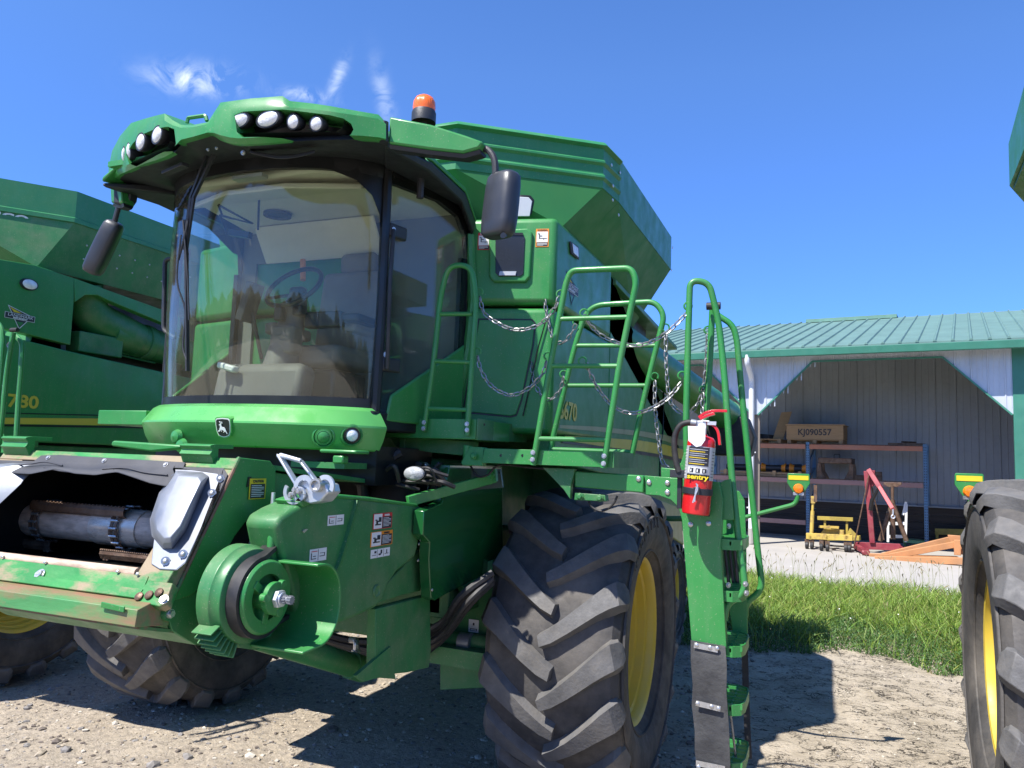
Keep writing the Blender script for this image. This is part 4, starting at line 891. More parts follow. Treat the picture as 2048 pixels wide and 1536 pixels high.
mb = MB()
p = PY(80, 1165, y0+.08); q = Fp(80, 1150, .012)
for u, v in ((80, 1150), ): mb.bolt(Fp(u, v, .006), FN, .019, .012)
for u in (5, 90, 235, 275): mb.dome(Fp(u, 1112+.13*u, .012), FN, .007, .005)
mb.build('lip_bolts', M['bolt'], feeder)
# dark interior
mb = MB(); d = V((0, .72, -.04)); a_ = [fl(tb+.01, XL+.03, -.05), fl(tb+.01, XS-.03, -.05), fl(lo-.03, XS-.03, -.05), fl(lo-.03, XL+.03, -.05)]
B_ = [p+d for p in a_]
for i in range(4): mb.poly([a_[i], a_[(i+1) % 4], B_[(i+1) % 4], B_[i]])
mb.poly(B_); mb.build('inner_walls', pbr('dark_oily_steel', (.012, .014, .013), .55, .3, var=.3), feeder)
# drum with chains and slats
dc = PY(170, 1040, 2.62); dc = V((CX, dc.y, 0)); zd = PY(160, 1047, 2.62).z; DC = V((CX, 2.62, zd)); r_ = .078
mb = MB(); mb.cyl(DC+UX*-.70, DC+UX*.60, r_, 36); mb.build('feeder_drum', M['drum'], feeder)
mb = MB(); mb.cyl(DC+UX*-.20, DC+UX*.08, r_+.006, 36); mb.build('polished_band', M['lit_polish'], feeder)  # paler mid-drum band: the sky's reflection is put into its colour
def at_drum(u): return PY(u, 1045, 2.62-r_).x
xs = [at_drum(18), at_drum(72), at_drum(233)]
mb = MB(); mb.lathe([(r_, -.01), (r_+.02, -.01), (r_+.02, .01), (r_, .01)], V((at_drum(28), DC.y, DC.z)), UX, 32); mb.build('drum_flange', M['drum'], feeder)
for x in xs:
    mb = MB()
    for k in range(13):
        a = -2.2+k*.36; a2 = a+.36; rr = r_+.018
        p1 = V((x, DC.y-rr*sin(a+pi/2), DC.z+rr*cos(a+pi/2))); p2 = V((x, DC.y-rr*sin(a2+pi/2), DC.z+rr*cos(a2+pi/2))); w_ = .012 if k % 2 else .018
        for sg in (-1, 1): mb.bar(p1+UX*w_*sg, p2+UX*w_*sg, .004, .017, up=UX)
        mb.tube([p1-UX*.022, p1+UX*.022], .006, 8, mi=1)
    mb.build('feeder_chain', [M['rust'], M['bolt']], feeder)
def slat(u0, v0, u1, v1, y, up, nm='feeder_slat'):
    a_, b_ = PY(u0, v0, y), PY(u1, v1, y); b_ = V((b_.x, y, a_.z)); mb = MB(); up = V(up).normalized(); f = up.cross(UX).normalized(); f = f if f.y < 0 else -f
    n = 26; th = .004
    sec = [V((0, 0, 0)), f*.02, f*.034+up*.018, f*.034+up*.036, f*.030+up*.036, f*.029+up*.02, f*.018+up*.004, up*.004]
    mb.loft([[a_+s for s in sec], [b_+s for s in sec]])
    for k in range(n): p = a_+(b_-a_)*((k+.5)/n)+f*.032+up*.037; mb.tube([p-UX*.004, p+UX*.004], .006, 6)
    for k in (.06, .12, .88, .94): p = a_+(b_-a_)*k+f*.012; mb.dome(p, f+up*.3, .009, .007)
    mb.build(nm, M['rust'], feeder)
slat(66, 1022, 252, 1040, DC.y-r_*.55-.03, (0, .5, .85))
slat(5, 1092, 108, 1096, DC.y-.02, (0, .25, 1)); slat(208, 1118, 312, 1128, DC.y-.04, (0, .25, 1))
# rubber curtain with a wavy lower edge
mb = MB(); rows = []; n = 60
wave = [(2, 945), (60, 948), (110, 938), (150, 947), (190, 950), (215, 946), (234, 944), (262, 953), (300, 966), (330, 972), (350, 974)]
def wv_(u):
    for (a, b), (c, d) in zip(wave, wave[1:]):
        if a <= u <= c: return b+(d-b)*(u-a)/(c-a)
    return wave[0][1] if u < wave[0][0] else wave[-1][1]
for i in range(n+1):
    u = -25+375*i/n; v0_ = 922+.030*(u-60)+ (0 if u > 75 else (0)); vb = wv_(u)
    x = Fp(u, v0_, .008).x; rows.append([Fp(u, v0_, .010), Fp(u, v0_, .012)+fe2*-.018, Fp(u, (v0_+vb)/2, .030), Fp(u, vb-3, .042), Fp(u, vb, .040), Fp(u, vb+1, .030), Fp(u, (v0_+vb)/2+6, .012), Fp(u, v0_+4, .004)])
mb.loft(rows, closed=True); cu_ = mb.build('rubber_curtain', M['plasticg'], feeder, ang=60)
mb = MB(); mb.prism([Fp(u, v, .003) for u, v in ((70, 923), (84, 912), (120, 911), (372, 926), (368, 938), (70, 928))], FN*.006); mb.build('curtain_strip', M['plasticg'], feeder, bev=.002)
mb = MB()
for u, v in ((97, 916), (209, 922), (332, 930)): mb.bolt(Fp(u, v, .009), FN, .009, .008)
mb.build('curtain_bolts', M['bolt'], feeder)
mb = MB()
for pts in (((20, 931), (60, 928), (90, 924), (125, 931)), ((88, 935), (130, 943), (190, 946), (228, 940)), ((205, 938), (250, 936), (290, 945), (335, 950))): mb.tube(spline([Fp(u, v, .036) for u, v in pts], 5), .0035, 6)
mb.build('curtain_rib', M['plasticg'], feeder)
# steel side covers (right, and mirrored left)
def cover(fn, name='steel_cover'):
    mb = MB(); base = [(348, 938), (446, 941), (452, 948), (371, 1124), (352, 1140), (318, 1138), (302, 1128), (306, 1090), (318, 1000)]
    mb.prism([fn(Fp(u, v, .006)) for u, v in base], fn(IN*.006+V((0, 0, 0)))-fn(V((0, 0, 0))) if False else (IN*.006))
    o = [(352, 941), (405, 944), (418, 952), (398, 1000), (372, 1062), (345, 1098), (325, 1098), (303, 1072), (299, 1040), (318, 985)]
    i_ = [(356, 952), (396, 954), (402, 964), (382, 1005), (360, 1052), (340, 1075), (328, 1076), (314, 1060), (312, 1038), (326, 990)]
    c_ = [(366, 965), (384, 968), (388, 976), (370, 1012), (350, 1042), (338, 1058), (334, 1056), (328, 1048), (327, 1034), (340, 992)]
    r0_ = [fn(Fp(u, v, .008)) for u, v in o]; r1_ = [fn(Fp(u, v, .045)) for u, v in [((a+c)/2, (b+d)/2) for (a, b), (c, d) in zip(o, i_)]]; r2_ = [fn(Fp(u, v, .062)) for u, v in i_]; r3_ = [fn(Fp(u, v, .066)) for u, v in c_]
    mb.loft([r0_, r1_, r2_, r3_]); k = mb.build(name, M['steel'], feeder, bev=.004, ang=60)
    mb = MB()
    for u, v in ((349, 956), (441, 957), (424, 986), (366, 1108), (331, 1122)): mb.cyl(fn(Fp(u, v, .012)), fn(Fp(u, v, .017)), .016, 16); mb.dome(fn(Fp(u, v, .017)), FN, .010, .009)
    mb.build('cover_bolts', M['bolt'], k); return k
kc = cover(lambda p: p); 
mb = MB(); mb.prism([Fp(u, v, .0045) for u, v in ((340, 934), (448, 937), (456, 950), (384, 1105), (374, 1126), (440, 985), (436, 948))], FN*.003); mb.build('cover_gasket', M['plasticg'], feeder)
cover(mirx)
# hooks on the top edge
for u0, u1, vt in ((30, 79, 872), (385, 446, 887)):
    x0, x1 = PY(u0, 900, 2.50).x, PY(u1, 900, 2.50).x; zt_ = PY(u0, vt, 2.46).z; zb = FZ-.004
    hz = zt_-zb; prof = [(p_.x, p_.y) for p_ in spline([V((2.450, zb-.02, 0)), V((2.436, zb+.01, 0)), V((2.428, zb+hz*.25, 0)), V((2.437, zb+hz*.45, 0)), V((2.440, zb+hz*.6, 0)), V((2.428, zb+hz*.82, 0)), V((2.434, zt_-.004, 0)), V((2.46, zt_, 0))], 3)]+[(2.56, zt_), (2.56, zt_-.016), (2.475, zt_-.018), (2.475, zb-.02)]
    mb = MB(); mb.prism([(x0, y, z) for y, z in prof], (x1-x0, 0, 0)); mb.build('header_hook', g, feeder, bev=.004)
# top plates behind the frame, hand holds
mb = MB(); mb.prism([(XL, 2.5, FZ-.03), (XS, 2.5, FZ-.03), (XS, 3.5, FZ-.12), (XL, 3.5, FZ-.12)], (0, 0, .02)); mb.build('top_sheet', gd, feeder)
mb = MB(); pts = PP(PY, [(222, 885), (226, 881), (300, 886), (360, 890), (360, 897), (300, 903), (222, 892)], 2.9); mb.prism(pts, (0, .06, 0)); mb.build('lock_handle', g, feeder, bev=.008)

# ---- belt drive at the feeder side
PC = PX(514, 1192, -1.97); 
mb = MB(); mb.lathe([(.06, -.13), (.165, -.13), (.185, -.115), (.185, -.06), (.176, -.05), (.172, -.02), (.14, -.01), (.02, -.008)], PC, UX, 48)
for k in range(7): a = 3.65+k*.12; p = PC+V((-.07, .20*cos(a), .20*sin(a))); mb.box(p, (.09, .05, .006), Matrix.Rotation(a, 3, 'X'))
mb.build('gear_housing', gd, feeder, bev=.002)
pul = MB(); pul.lathe([(.085, .05), (.128, .052), (.137, .040), (.131, .030), (.128, .02), (.131, .006), (.137, -.004)], PC, UX, 48)
pul.lathe([(.085, .05), (.085, .03), (.128, .026)], PC, UX, 48); pul.lathe([(.0, .012), (.128, .012)], PC, UX, 48)
for k in range(3):
    a = 2*pi*k/3+.4; d = V((0, cos(a), sin(a))); pul.bar(PC+UX*.032+d*.03, PC+UX*.032+d*.095, .03, .045, up=UX)
pl = pul.build('drive_pulley', g, feeder, bev=.002)
mb = MB(); mb.lathe([(.045, .01), (.048, .045), (.046, .068), (.0, .068)], PC, UX, 32)
mb.build('pulley_hub', g, pl, bev=.003)
mb = MB(); e = PC+UX*.068; mb.lathe([(.060, .0), (.060, .022), (.035, .026), (.0, .026)], e, UX, 24)
for k in range(3): a = 2*pi*k/3+.9; mb.cyl(e+V((0, .058*cos(a), .058*sin(a))), e+V((.026, .058*cos(a), .058*sin(a))), .017, 12)
mb.build('bearing_cap', g, pl, bev=.002)
mb = MB(); mb.tube([e+UX*.026, e+UX*.045], .034, 6); mb.tube([e+UX*.045, e+UX*.052], .024, 20); mb.build('hub_nut', M['zinc'], pl, bev=.002)
mb = MB(); mb.cyl(e+UX*.05, e+UX*.092, .013, 16)
for k in range(10): a = 2*pi*k/10; d = V((0, cos(a), sin(a)))*.014; mb.bar(e+UX*.054+d, e+UX*.069+d, .004, .004); mb.bar(e+UX*.076+d, e+UX*.093+d, .004, .004)
mb.build('splined_shaft', M['steel'], pl)
# V-belt: round the pulley and away to the rear
mb = MB(); path = []
for k in range(25): a = R(95)+R(215)*k/24; path.append(PC+V((.0, .142*cos(a), .142*sin(a))))
far_t = PC+V((-.12, .34, .22)); far_b = PC+V((-.12, .40, -.12)); path = [far_t]+path+[far_b]
sec = []
rings = []
for i, p in enumerate(path):
    t = (path[min(i+1, len(path)-1)]-path[max(i-1, 0)]).normalized(); n_ = t.cross(UX); rings.append([p+UX*a+n_*b for a, b in ((-.03, -.009), (.036, -.009), (.036, .009), (-.03, .009))])
mb.loft(rings); mb.build('drive_belt', M['hose'], feeder)
# spring pack above the drive
sp_ = PY(519, 1095, 2.62)
mb = MB(); ax_ = V((.12, 0, 1)).normalized(); mb.lathe([(0, .03), (.016, .03), (.016, .018), (.045, .016), (.048, .010), (.030, .004), (.048, -.004), (.048, -.010), (.030, -.016), (.046, -.024), (.046, -.030), (.0, -.03)], sp_, ax_, 28); mb.build('tension_disc', M['zinc'], feeder)
mb = MB()
for pts in ([(547, 985), (545, 1010), (505, 1045), (498, 1040)], [(510, 1062), (504, 1075), (498, 1100)], [(475, 1072), (465, 1090), (452, 1103)]):
    y = 2.6; mb.tube(fillet([PY(u, v, y) for u, v in pts], .01), .008, 8); mb.tube([PY(pts[-1][0], pts[-1][1]-4, y), PY(*pts[-1], y)], .014, 8)
mb.build('control_linkage', M['zinc'], feeder)
# curved belt guard
gy, gz_ = .0, .0; GA, GB = -2.02, -1.76
prof = []; gc = V((GB, 2.475, 1.434)); prof = [(gc.y-.03, gc.z+.146)]
for k in range(25):
    a = R(90)-R(180)*k/24; ca, sa = cos(a), sin(a); prof.append((gc.y+.125*abs(ca)**.9, gc.z+.145*abs(sa)**.9*(1 if sa > 0 else -1)))
prof += [(gc.y-.05, gc.z-.148), (gc.y-.09, gc.z-.150)]
rings = []; L_ = len(prof); inner = []
for i, (y, z) in enumerate(prof):
    a, b = prof[max(i-1, 0)], prof[min(i+1, L_-1)]; t = V((0, b[0]-a[0], b[1]-a[1])).normalized(); n_ = V((0, -t.z, t.y))*.010; inner.append((V((0, y, z)), n_))
for x in (GA, GB): rings.append([V((x, 0, 0))+p for p, n_ in inner]+[V((x, 0, 0))+p+n_ for p, n_ in reversed(inner)])
mb = MB(); mb.loft(rings); gu = mb.build('belt_guard', M['greend'], mach, bev=.003)
gu.data.materials[0] = M['green']
mb = MB(); mb.prism(PP(PX, [(546, 1058), (556, 1052), (566, 1056), (570, 1075), (563, 1108), (590, 1128), (560, 1136), (541, 1128)], GA+.04), (-.03, 0, 0)); mb.build('guard_fin', g, gu, bev=.012)

# ---- big moulded side shield
SXP = -1.95
sh = [(553, 1050), (562, 1032), (585, 1018), (635, 995), (655, 988), (700, 992), (760, 1000), (820, 1006), (844, 1012), (847, 1035), (836, 1097), (831, 1115), (794, 1145), (777, 1169), (767, 1199), (752, 1216), (700, 1240), (640, 1258), (600, 1245), (575, 1150), (565, 1110)]
mb = MB(); mb.prism(PP(PX, sh, SXP), (-.16, 0, 0)); shd = mb.build('side_shield', M['greend'], mach, bev=.022, seg=3)
mb = MB(); mb.loft([[PX(u-7, v, SXP+.0), PX(u, v, SXP+.016), PX(u+5, v, SXP+.0)] for u, v in ((715, 1000), (712, 1015), (700, 1060), (682, 1120), (662, 1170), (640, 1235))]); mb.build('shield_ridge', M['greend'], shd, ang=80)
mb = MB(); mb.prism(PP(PX, [(600, 1003), (650, 986), (740, 994), (836, 1008), (838, 1014), (740, 1002), (655, 995), (606, 1016)], SXP+.006), (-.13, 0, .004)); mb.build('shield_top', g, shd, bev=.008)
mb = MB(); mb.lathe([(.0, .003), (.020, .003), (.026, .008), (.030, .002)], PX(752, 1182, SXP), UX, 20); mb.build('shield_knob', M['greend'], shd)
mb = MB(); mb.prism(PP(PX, [(753, 1036), (762, 1030), (768, 1031), (757, 1041)], SXP+.001) if False else PP(PX, [(603, 1062), (608, 1058), (614, 1058), (606, 1066)], SXP), (.006, 0, 0)); mb.build('latch_slot', M['bolt'], shd)
# lower shield piece and panel behind
mb = MB(); mb.prism(PP(PX, [(838, 1100), (858, 1080), (858, 1178), (800, 1192), (758, 1206), (775, 1165), (800, 1140)], SXP-.03), (-.05, 0, 0)); mb.build('lower_shield', M['greend'], mach, bev=.006)
mb = MB(); mb.prism(PP(PX, [(848, 1022), (885, 1006), (900, 930), (1004, 930), (1006, 1128), (940, 1165), (898, 1185), (870, 1201), (862, 1196), (858, 1120), (860, 1085), (846, 1070)], -1.88), (-.06, 0, 0)); sdp = mb.build('side_panel', pbr('glossy_panel_green', (.012, .10, .025), .16, var=.1, coat=.6, rv=.05), mach, bev=.004)
mb = MB(); mb.prism(PP(PX, [(928, 1172), (940, 1165), (1006, 1128), (1006, 1148), (946, 1182), (930, 1184)], -1.875), (-.04, 0, 0)); mb.build('panel_bracket', gd, mach)
mb = MB()
for u, v in ((864, 1180), (838, 1088), (836, 1121), (950, 1168)): mb.dome(PX(u, v, -1.87 if u > 845 else SXP+.004), UX, .008, .005)
mb.build('panel_rivets', M['bolt'], mach)
# dark block behind the shields, joins to the body
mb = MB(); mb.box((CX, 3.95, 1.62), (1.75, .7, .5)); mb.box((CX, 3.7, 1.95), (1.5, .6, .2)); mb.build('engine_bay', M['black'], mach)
# stickers -------------------------------------------------------------
def sticker(par, u0, v0, u1, v1, x, kind, name='warning_label'):
    """u0,v0 upper left; u1,v1 lower right photo corners on the plane x"""
    a_ = PX(u0, v0, x+.0015); b_ = PX(u1, v1, x+.0015); ya, yb, za, zb = a_.y, b_.y, a_.z, b_.z
    # the photo box is the outline on screen: use its height at the middle
    za = PX((u0+u1)/2, v0, x).z; zb = PX((u0+u1)/2, v1, x).z
    W_, H_ = yb-ya, za-zb
    def q(a, b, c, d, h, mi, mb): mb.prism([(x+.001+h, ya+W_*a, zb+H_*b), (x+.001+h, ya+W_*c, zb+H_*b), (x+.001+h, ya+W_*c, zb+H_*d), (x+.001+h, ya+W_*a, zb+H_*d)], (.0008, 0, 0), mi)
    draw_label(lambda *A: q(*A), kind, lambda mb, t, s, cx_, cy_, mi: mb.text(t, s*H_, V((x+.0038, ya+W_*cx_, zb+H_*cy_)), UY, UZ, mi, ext=.0003, bold=.0006), par, name)
LM = [M['white'], M['redl'], M['orange'], M['dgrey'], M['yel'], M['silver']]
def draw_label(q, kind, tx, par, name):
    mb = MB()
    if kind in ('danger', 'warning'):
        q(0, 0, 1, 1, 0, 1 if kind == 'danger' else 2, mb); q(.04, .04, .46, .96, .001, 0, mb); q(.48, .04, .96, .76, .001, 3, mb)
        tx(mb, 'DANGER' if kind == 'danger' else 'WARNING', .15, .70, .86, 0 if kind == 'danger' else 3)
        for k in range(7): q(.52, .66-k*.085, .52+(.40 if k % 3 else .3), .69-k*.085, .002, 0, mb)
        for a in ((.10, .25, .40, .33), (.15, .33, .25, .55), (.22, .45, .42, .53), (.28, .5, .42, .75), (.10, .55, .2, .62)): q(*a, .002, 3, mb)
    elif kind in ('dangerv', 'warningv'):
        q(0, 0, 1, 1, 0, 1 if kind == 'dangerv' else 2, mb); q(.07, .26, .93, .84, .001, 0, mb); q(.07, .04, .93, .24, .001, 3, mb); tx(mb, 'DANGER' if kind == 'dangerv' else 'WARNING', .11, .5, .92, 0 if kind == 'dangerv' else 3)
        for k in range(3): q(.12, .18-k*.05, .88-(k == 2)*.3, .20-k*.05, .002, 0, mb)
        for a in ((.25, .45, .85, .48), (.25, .48, .32, .70), (.32, .58, .5, .62), (.6, .38, .64, .45), (.15, .70, .30, .74)): q(*a, .002, 3, mb)
    elif kind == 'caution':
        q(0, 0, 1, 1, 0, 4, mb); q(.06, .04, .94, .74, .001, 3, mb); tx(mb, 'CAUTION', .17, .5, .86, 3)
        for k in range(7): q(.12, .64-k*.085, .12+(.74 if k % 3 else .6), .67-k*.085, .002, 0, mb)
    elif kind == 'pict':
        q(0, 0, 1, 1, 0, 0, mb); q(.485, .06, .505, .94, .001, 3, mb)
        for a in ((.08, .2, .12, .7), (.12, .2, .38, .26), (.2, .4, .36, .46), (.58, .35, .85, .41), (.6, .6, .9, .64), (.85, .35, .89, .62)): q(*a, .001, 3, mb)
        q(.08, .78, .44, .84, .001, 1, mb)
    elif kind == 'pict3':
        q(0, 0, 1, 1, 0, 0, mb)
        for k in range(2): q(.33*(k+1)-.005, .05, .33*(k+1)+.005, .95, .001, 3, mb)
        for a in ((.06, .3, .28, .36), (.18, .55, .28, .8), (.40, .25, .52, .45), (.5, .4, .58, .85), (.72, .3, .92, .36), (.80, .35, .84, .8)): q(*a, .001, 3, mb)
    elif kind == 'manual':
        q(0, 0, 1, 1, 0, 0, mb); q(.15, .12, .85, .30, .001, 3, mb); q(.22, .16, .78, .26, .002, 0, mb); q(.42, .55, .58, .75, .001, 3, mb); q(.2, .42, .8, .44, .001, 5, mb)
    mb.build(name, LM, par)
sticker(shd, 656, 1030, 687, 1050, SXP, 'pict'); sticker(shd, 747, 1026, 783, 1057, SXP, 'danger'); sticker(shd, 742, 1062, 784, 1091, SXP, 'warning'); sticker(shd, 742, 1097, 779, 1114, SXP, 'pict3'); sticker(shd, 620, 1097, 652, 1122, SXP, 'pict')
sticker(feeder, 500, 957, 530, 998, XS+.008, 'caution'); 
a_ = PY(938, 1238, 4.29); b_ = PY(957, 1266, 4.29)
def qy(y, a_, b_):
    def q(a, b, c, d, h, mi, mb):
        W_, H_ = b_.x-a_.x, a_.z-b_.z
        mb.prism([(a_.x+W_*a, y-.001-h, b_.z+H_*b), (a_.x+W_*c, y-.001-h, b_.z+H_*b), (a_.x+W_*c, y-.001-h, b_.z+H_*d), (a_.x+W_*a, y-.001-h, b_.z+H_*d)], (0, -.0008, 0), mi)
    return q
draw_label(qy(4.29, a_, b_), 'manual', None, mach, 'service_label')

# ---- latch mechanism on top (multi coupler)
mc = MB(); Y = 2.60
h1 = [PY(u, v, Y) for u, v in ((557, 912), (592, 962))]; h2 = [PY(u, v, Y+.02) for u, v in ((600, 922), (632, 962))]
mc.tube([PY(560, 910, Y), PY(602, 922, Y)], .010, 10); mc.bar(PY(558, 909, Y), PY(598, 975, Y), .010, .032, up=UY); mc.bar(PY(601, 921, Y+.05), PY(635, 965, Y+.05), .010, .026, up=UY)
cp = mc.build('coupler_handle', M['zinc'], mach, bev=.003)
mb = MB(); mb.prism(PP(PY, [(586, 975), (600, 958), (625, 962), (652, 968), (656, 985), (640, 1004), (620, 1008), (600, 1000)], Y-.02), (0, .09, 0)); mb.build('coupler_body', M['zinc'], cp, bev=.006)
for (c_, r1, a0_, a1_, rw) in (((608, 974), .048, -.4, 3.6, .020), ((588, 984), .05, 2.6, 5.6, .016), ((650, 972), .044, -.5, 2.2, .018), ((598, 988), .030, 0, 6.2, .014)):
    o = PY(*c_, Y-.035); mb = MB(); n = 18; ri = []
    for k in range(n+1):
        a = a0_+(a1_-a0_)*k/n; d = V((cos(a), 0, sin(a))); ri.append([o+d*r1+V((0, -.004, 0)), o+d*(r1-rw)+V((0, -.004, 0)), o+d*(r1-rw)+V((0, .006, 0)), o+d*r1+V((0, .006, 0))])
    mb.loft(ri); mb.build('cam_plate', M['zinc'], cp)
mb = MB(); o = PY(632, 970, Y-.04); mb.tube([o, o+V((.01, .06, 0))], .026, 20); mb.lathe([(.026, 0), (.026, -.008), (.018, -.008), (.017, .02)], o, UY, 24)
for c_ in ((590, 980), (598, 982), (582, 990)): mb.bolt(PY(*c_, Y-.045), -UY, .010, .012)
mb.build('coupler_socket', M['bolt'], cp)
mb = MB(); mb.tube([PY(577, 984, Y-.02), PY(570, 1012, Y-.02)], .007, 8); mb.tube([PY(572, 1005, Y-.02), PY(568, 1026, Y-.02)], .011, 8); mb.build('control_cable', M['chain'], cp)
# plates behind it, floor of the cab area
mb = MB(); mb.prism(PP(PY, [(552, 958), (580, 955), (585, 1000), (572, 1012), (552, 1005)], 2.95), (0, .01, 0)); mb.build('coupler_mount', g, mach, bev=.002)
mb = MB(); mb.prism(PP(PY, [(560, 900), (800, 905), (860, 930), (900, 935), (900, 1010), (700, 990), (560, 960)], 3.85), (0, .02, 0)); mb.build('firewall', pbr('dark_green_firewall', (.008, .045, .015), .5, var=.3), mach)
mb = MB()
for k in range(9):
    o = rnd.uniform(-8, 8); y = 3.7-rnd.random()*.2; mb.tube(spline([PY(725+o, 1000, y), PY(722+o, 960+o, y-.05), PY(738+o, 925+o, y), PY(765, 920+o*2, y+.05), PY(800+o, 905, y+.1)], 6), .014+rnd.random()*.016, 8)
for k in range(12):
    y = 3.75-rnd.random()*.25; u = 760+rnd.random()*100; v = 940+rnd.random()*30; mb.tube(spline([PY(u, v, y), PY(u+rnd.uniform(10, 40), v-rnd.uniform(-5, 20), y-.05), PY(u+rnd.uniform(20, 70), v+rnd.uniform(0, 30), y)], 6), .006+rnd.random()*.008, 6)
mb.build('wiring_loom', M['hose'], mach)
mb = MB()
for k in range(22): u = 745+rnd.random()*135; v = 925+rnd.random()*55; mb.box(PY(u, v, 3.65+rnd.random()*.15), (rnd.uniform(.015, .05), .04, rnd.uniform(.015, .05)), Matrix.Rotation(rnd.random()*3, 3, 'Y'), mi=rnd.choice((0, 0, 0, 1)))
mb.build('valve_block', [M['black'], M['bolt']], mach, bev=.003)
mb = MB(); mb.tube([PY(556, 905+k*0, 3.1) for k in (0,)]+[PY(575, 880, 3.4)], .006) if False else None
mb = MB(); a_ = PY(815, 1003, 3.5); b_ = PY(990, 955, 3.95); mb.bar(a_, b_, .03, .055); mb.build('brace_bar', g, mach, bev=.004)
mb = MB(); mb.prism(PP(PY, [(974, 938), (990, 938), (992, 962), (976, 970)], 3.92), (0, .03, 0)); mb.bolt(PY(982, 950, 3.91), -UY, .018, .03); mb.build('brace_clamp', g, mach)
mb = MB(); mb.prism(PP(PY, [(884, 935), (1000, 938), (1005, 975), (890, 985)], 4.02), (0, .02, 0)); mb.build('galvanised_plate', pbr('dull_metal_plate', (.10, .13, .11), .35, .6, var=.2), mach)
wl_ = MB(); p = PY(829, 947, 3.45); wl_.v = []; wl_.lathe([(.058, .0), (.055, -.012), (.04, -.022), (0, -.027)], (0, 0, 0), (0, 1, 0), 28); wl_.v = [(p.x+x*1.0, p.y+y, p.z+z*.62) for x, y, z in wl_.v]; wl = wl_.build('work_light', M['lensd'], mach)
k_ = MB(); k_.lathe([(.064, -.004), (.064, .012), (.045, .04), (0, .045)], (0, 0, 0), (0, 1, 0), 28); k_.v = [(p.x+x, p.y+y, p.z+z*.62) for x, y, z in k_.v]; k_.build('lamp_housing', M['plastic'], wl)
# receiver plate under the fascia
mb = MB(); p0, p1 = PY(638, 905, 3.1), PY(712, 908, 3.1); mb.prism([p0, p1, p1+V((0, .12, .0)), p0+V((0, .12, .0))], (0, 0, .018)); mb.box((p0+p1)/2+V((0, .03, -.03)), (.06, .05, .04)); mb.build('tool_tray', g, mach, bev=.008)
mb = MB(); mb.box(PY(670, 930, 3.35), (.32, .3, .03)); mb.build('tray_bracket', gd, mach)

# ================================================================== CAB
YC = 3.42; HW = .715
def arc(t, w, d, yc=YC): # t -1..1 along the front arc: half width w, bulge d
    a = t*pi/2*.93; return CX+w*sin(a)/sin(pi/2*.93), yc-d*(cos(a)-cos(pi/2*.93))/(1-cos(pi/2*.93))
def arow(w, d, z, n=28, yc=YC, dz=0): return [V((*arc(-1+2*i/n, w, d, yc), z+dz*(1-(-1+2*i/n)**2))) for i in range(n+1)]
def sheet(mb, rows, th, mi=0):
    """rows of points (outer skin) given real thickness inward"""
    n = len(rows[0]); outer = rows; inner = []
    for r in rows:
        rr = []
        for i, p in enumerate(r):
            t = (r[min(i+1, n-1)]-r[max(i-1, 0)]); nn = V((t.y, -t.x, 0)); nn = nn.normalized() if nn.length else UY; 
            if nn.y > 0: nn = -nn
            rr.append(p-nn*th)
        inner.append(rr)
    m_ = len(rows); vs = [p for r in outer for p in r]+[p for r in inner for p in r]; o = m_*n; fs = []
    for j in range(m_-1):
        for i in range(n-1): fs.append((j*n+i, j*n+i+1, (j+1)*n+i+1, (j+1)*n+i)); fs.append((o+j*n+i, o+(j+1)*n+i, o+(j+1)*n+i+1, o+j*n+i+1))
    for i in range(n-1): fs.append((i, o+i, o+i+1, i+1)); k = (m_-1)*n; fs.append((k+i, k+i+1, o+k+i+1, o+k+i))
    for j in range(m_-1): fs.append((j*n, (j+1)*n, o+(j+1)*n, o+j*n)); k = n-1; fs.append((j*n+k, o+j*n+k, o+(j+1)*n+k, (j+1)*n+k))
    return mb.add(vs, fs, mi)
ZB, ZT = 2.262, 3.50
cabin = MB(); cabin.prism([(CX-.74, YC-.05, 2.13), (CX-.86, 4.15, 2.13), (CX+.86, 4.15, 2.13), (CX+.74, YC-.05, 2.13), (CX+.45, 3.2, 2.13), (CX-.45, 3.2, 2.13)], (0, 0, .10)); cab = cabin.build('cab', M['black'], mach, bev=.01)
mb = MB(); sheet(mb, [arow(HW*s, k, z) for z, s, k in ((ZB, .985, .245), (2.5, 1.0, .275), (2.8, 1.01, .31), (3.15, 1.005, .335), (ZT, .985, .335))], .006); ws = mb.build('windshield', M['glass'], cab, ang=80)
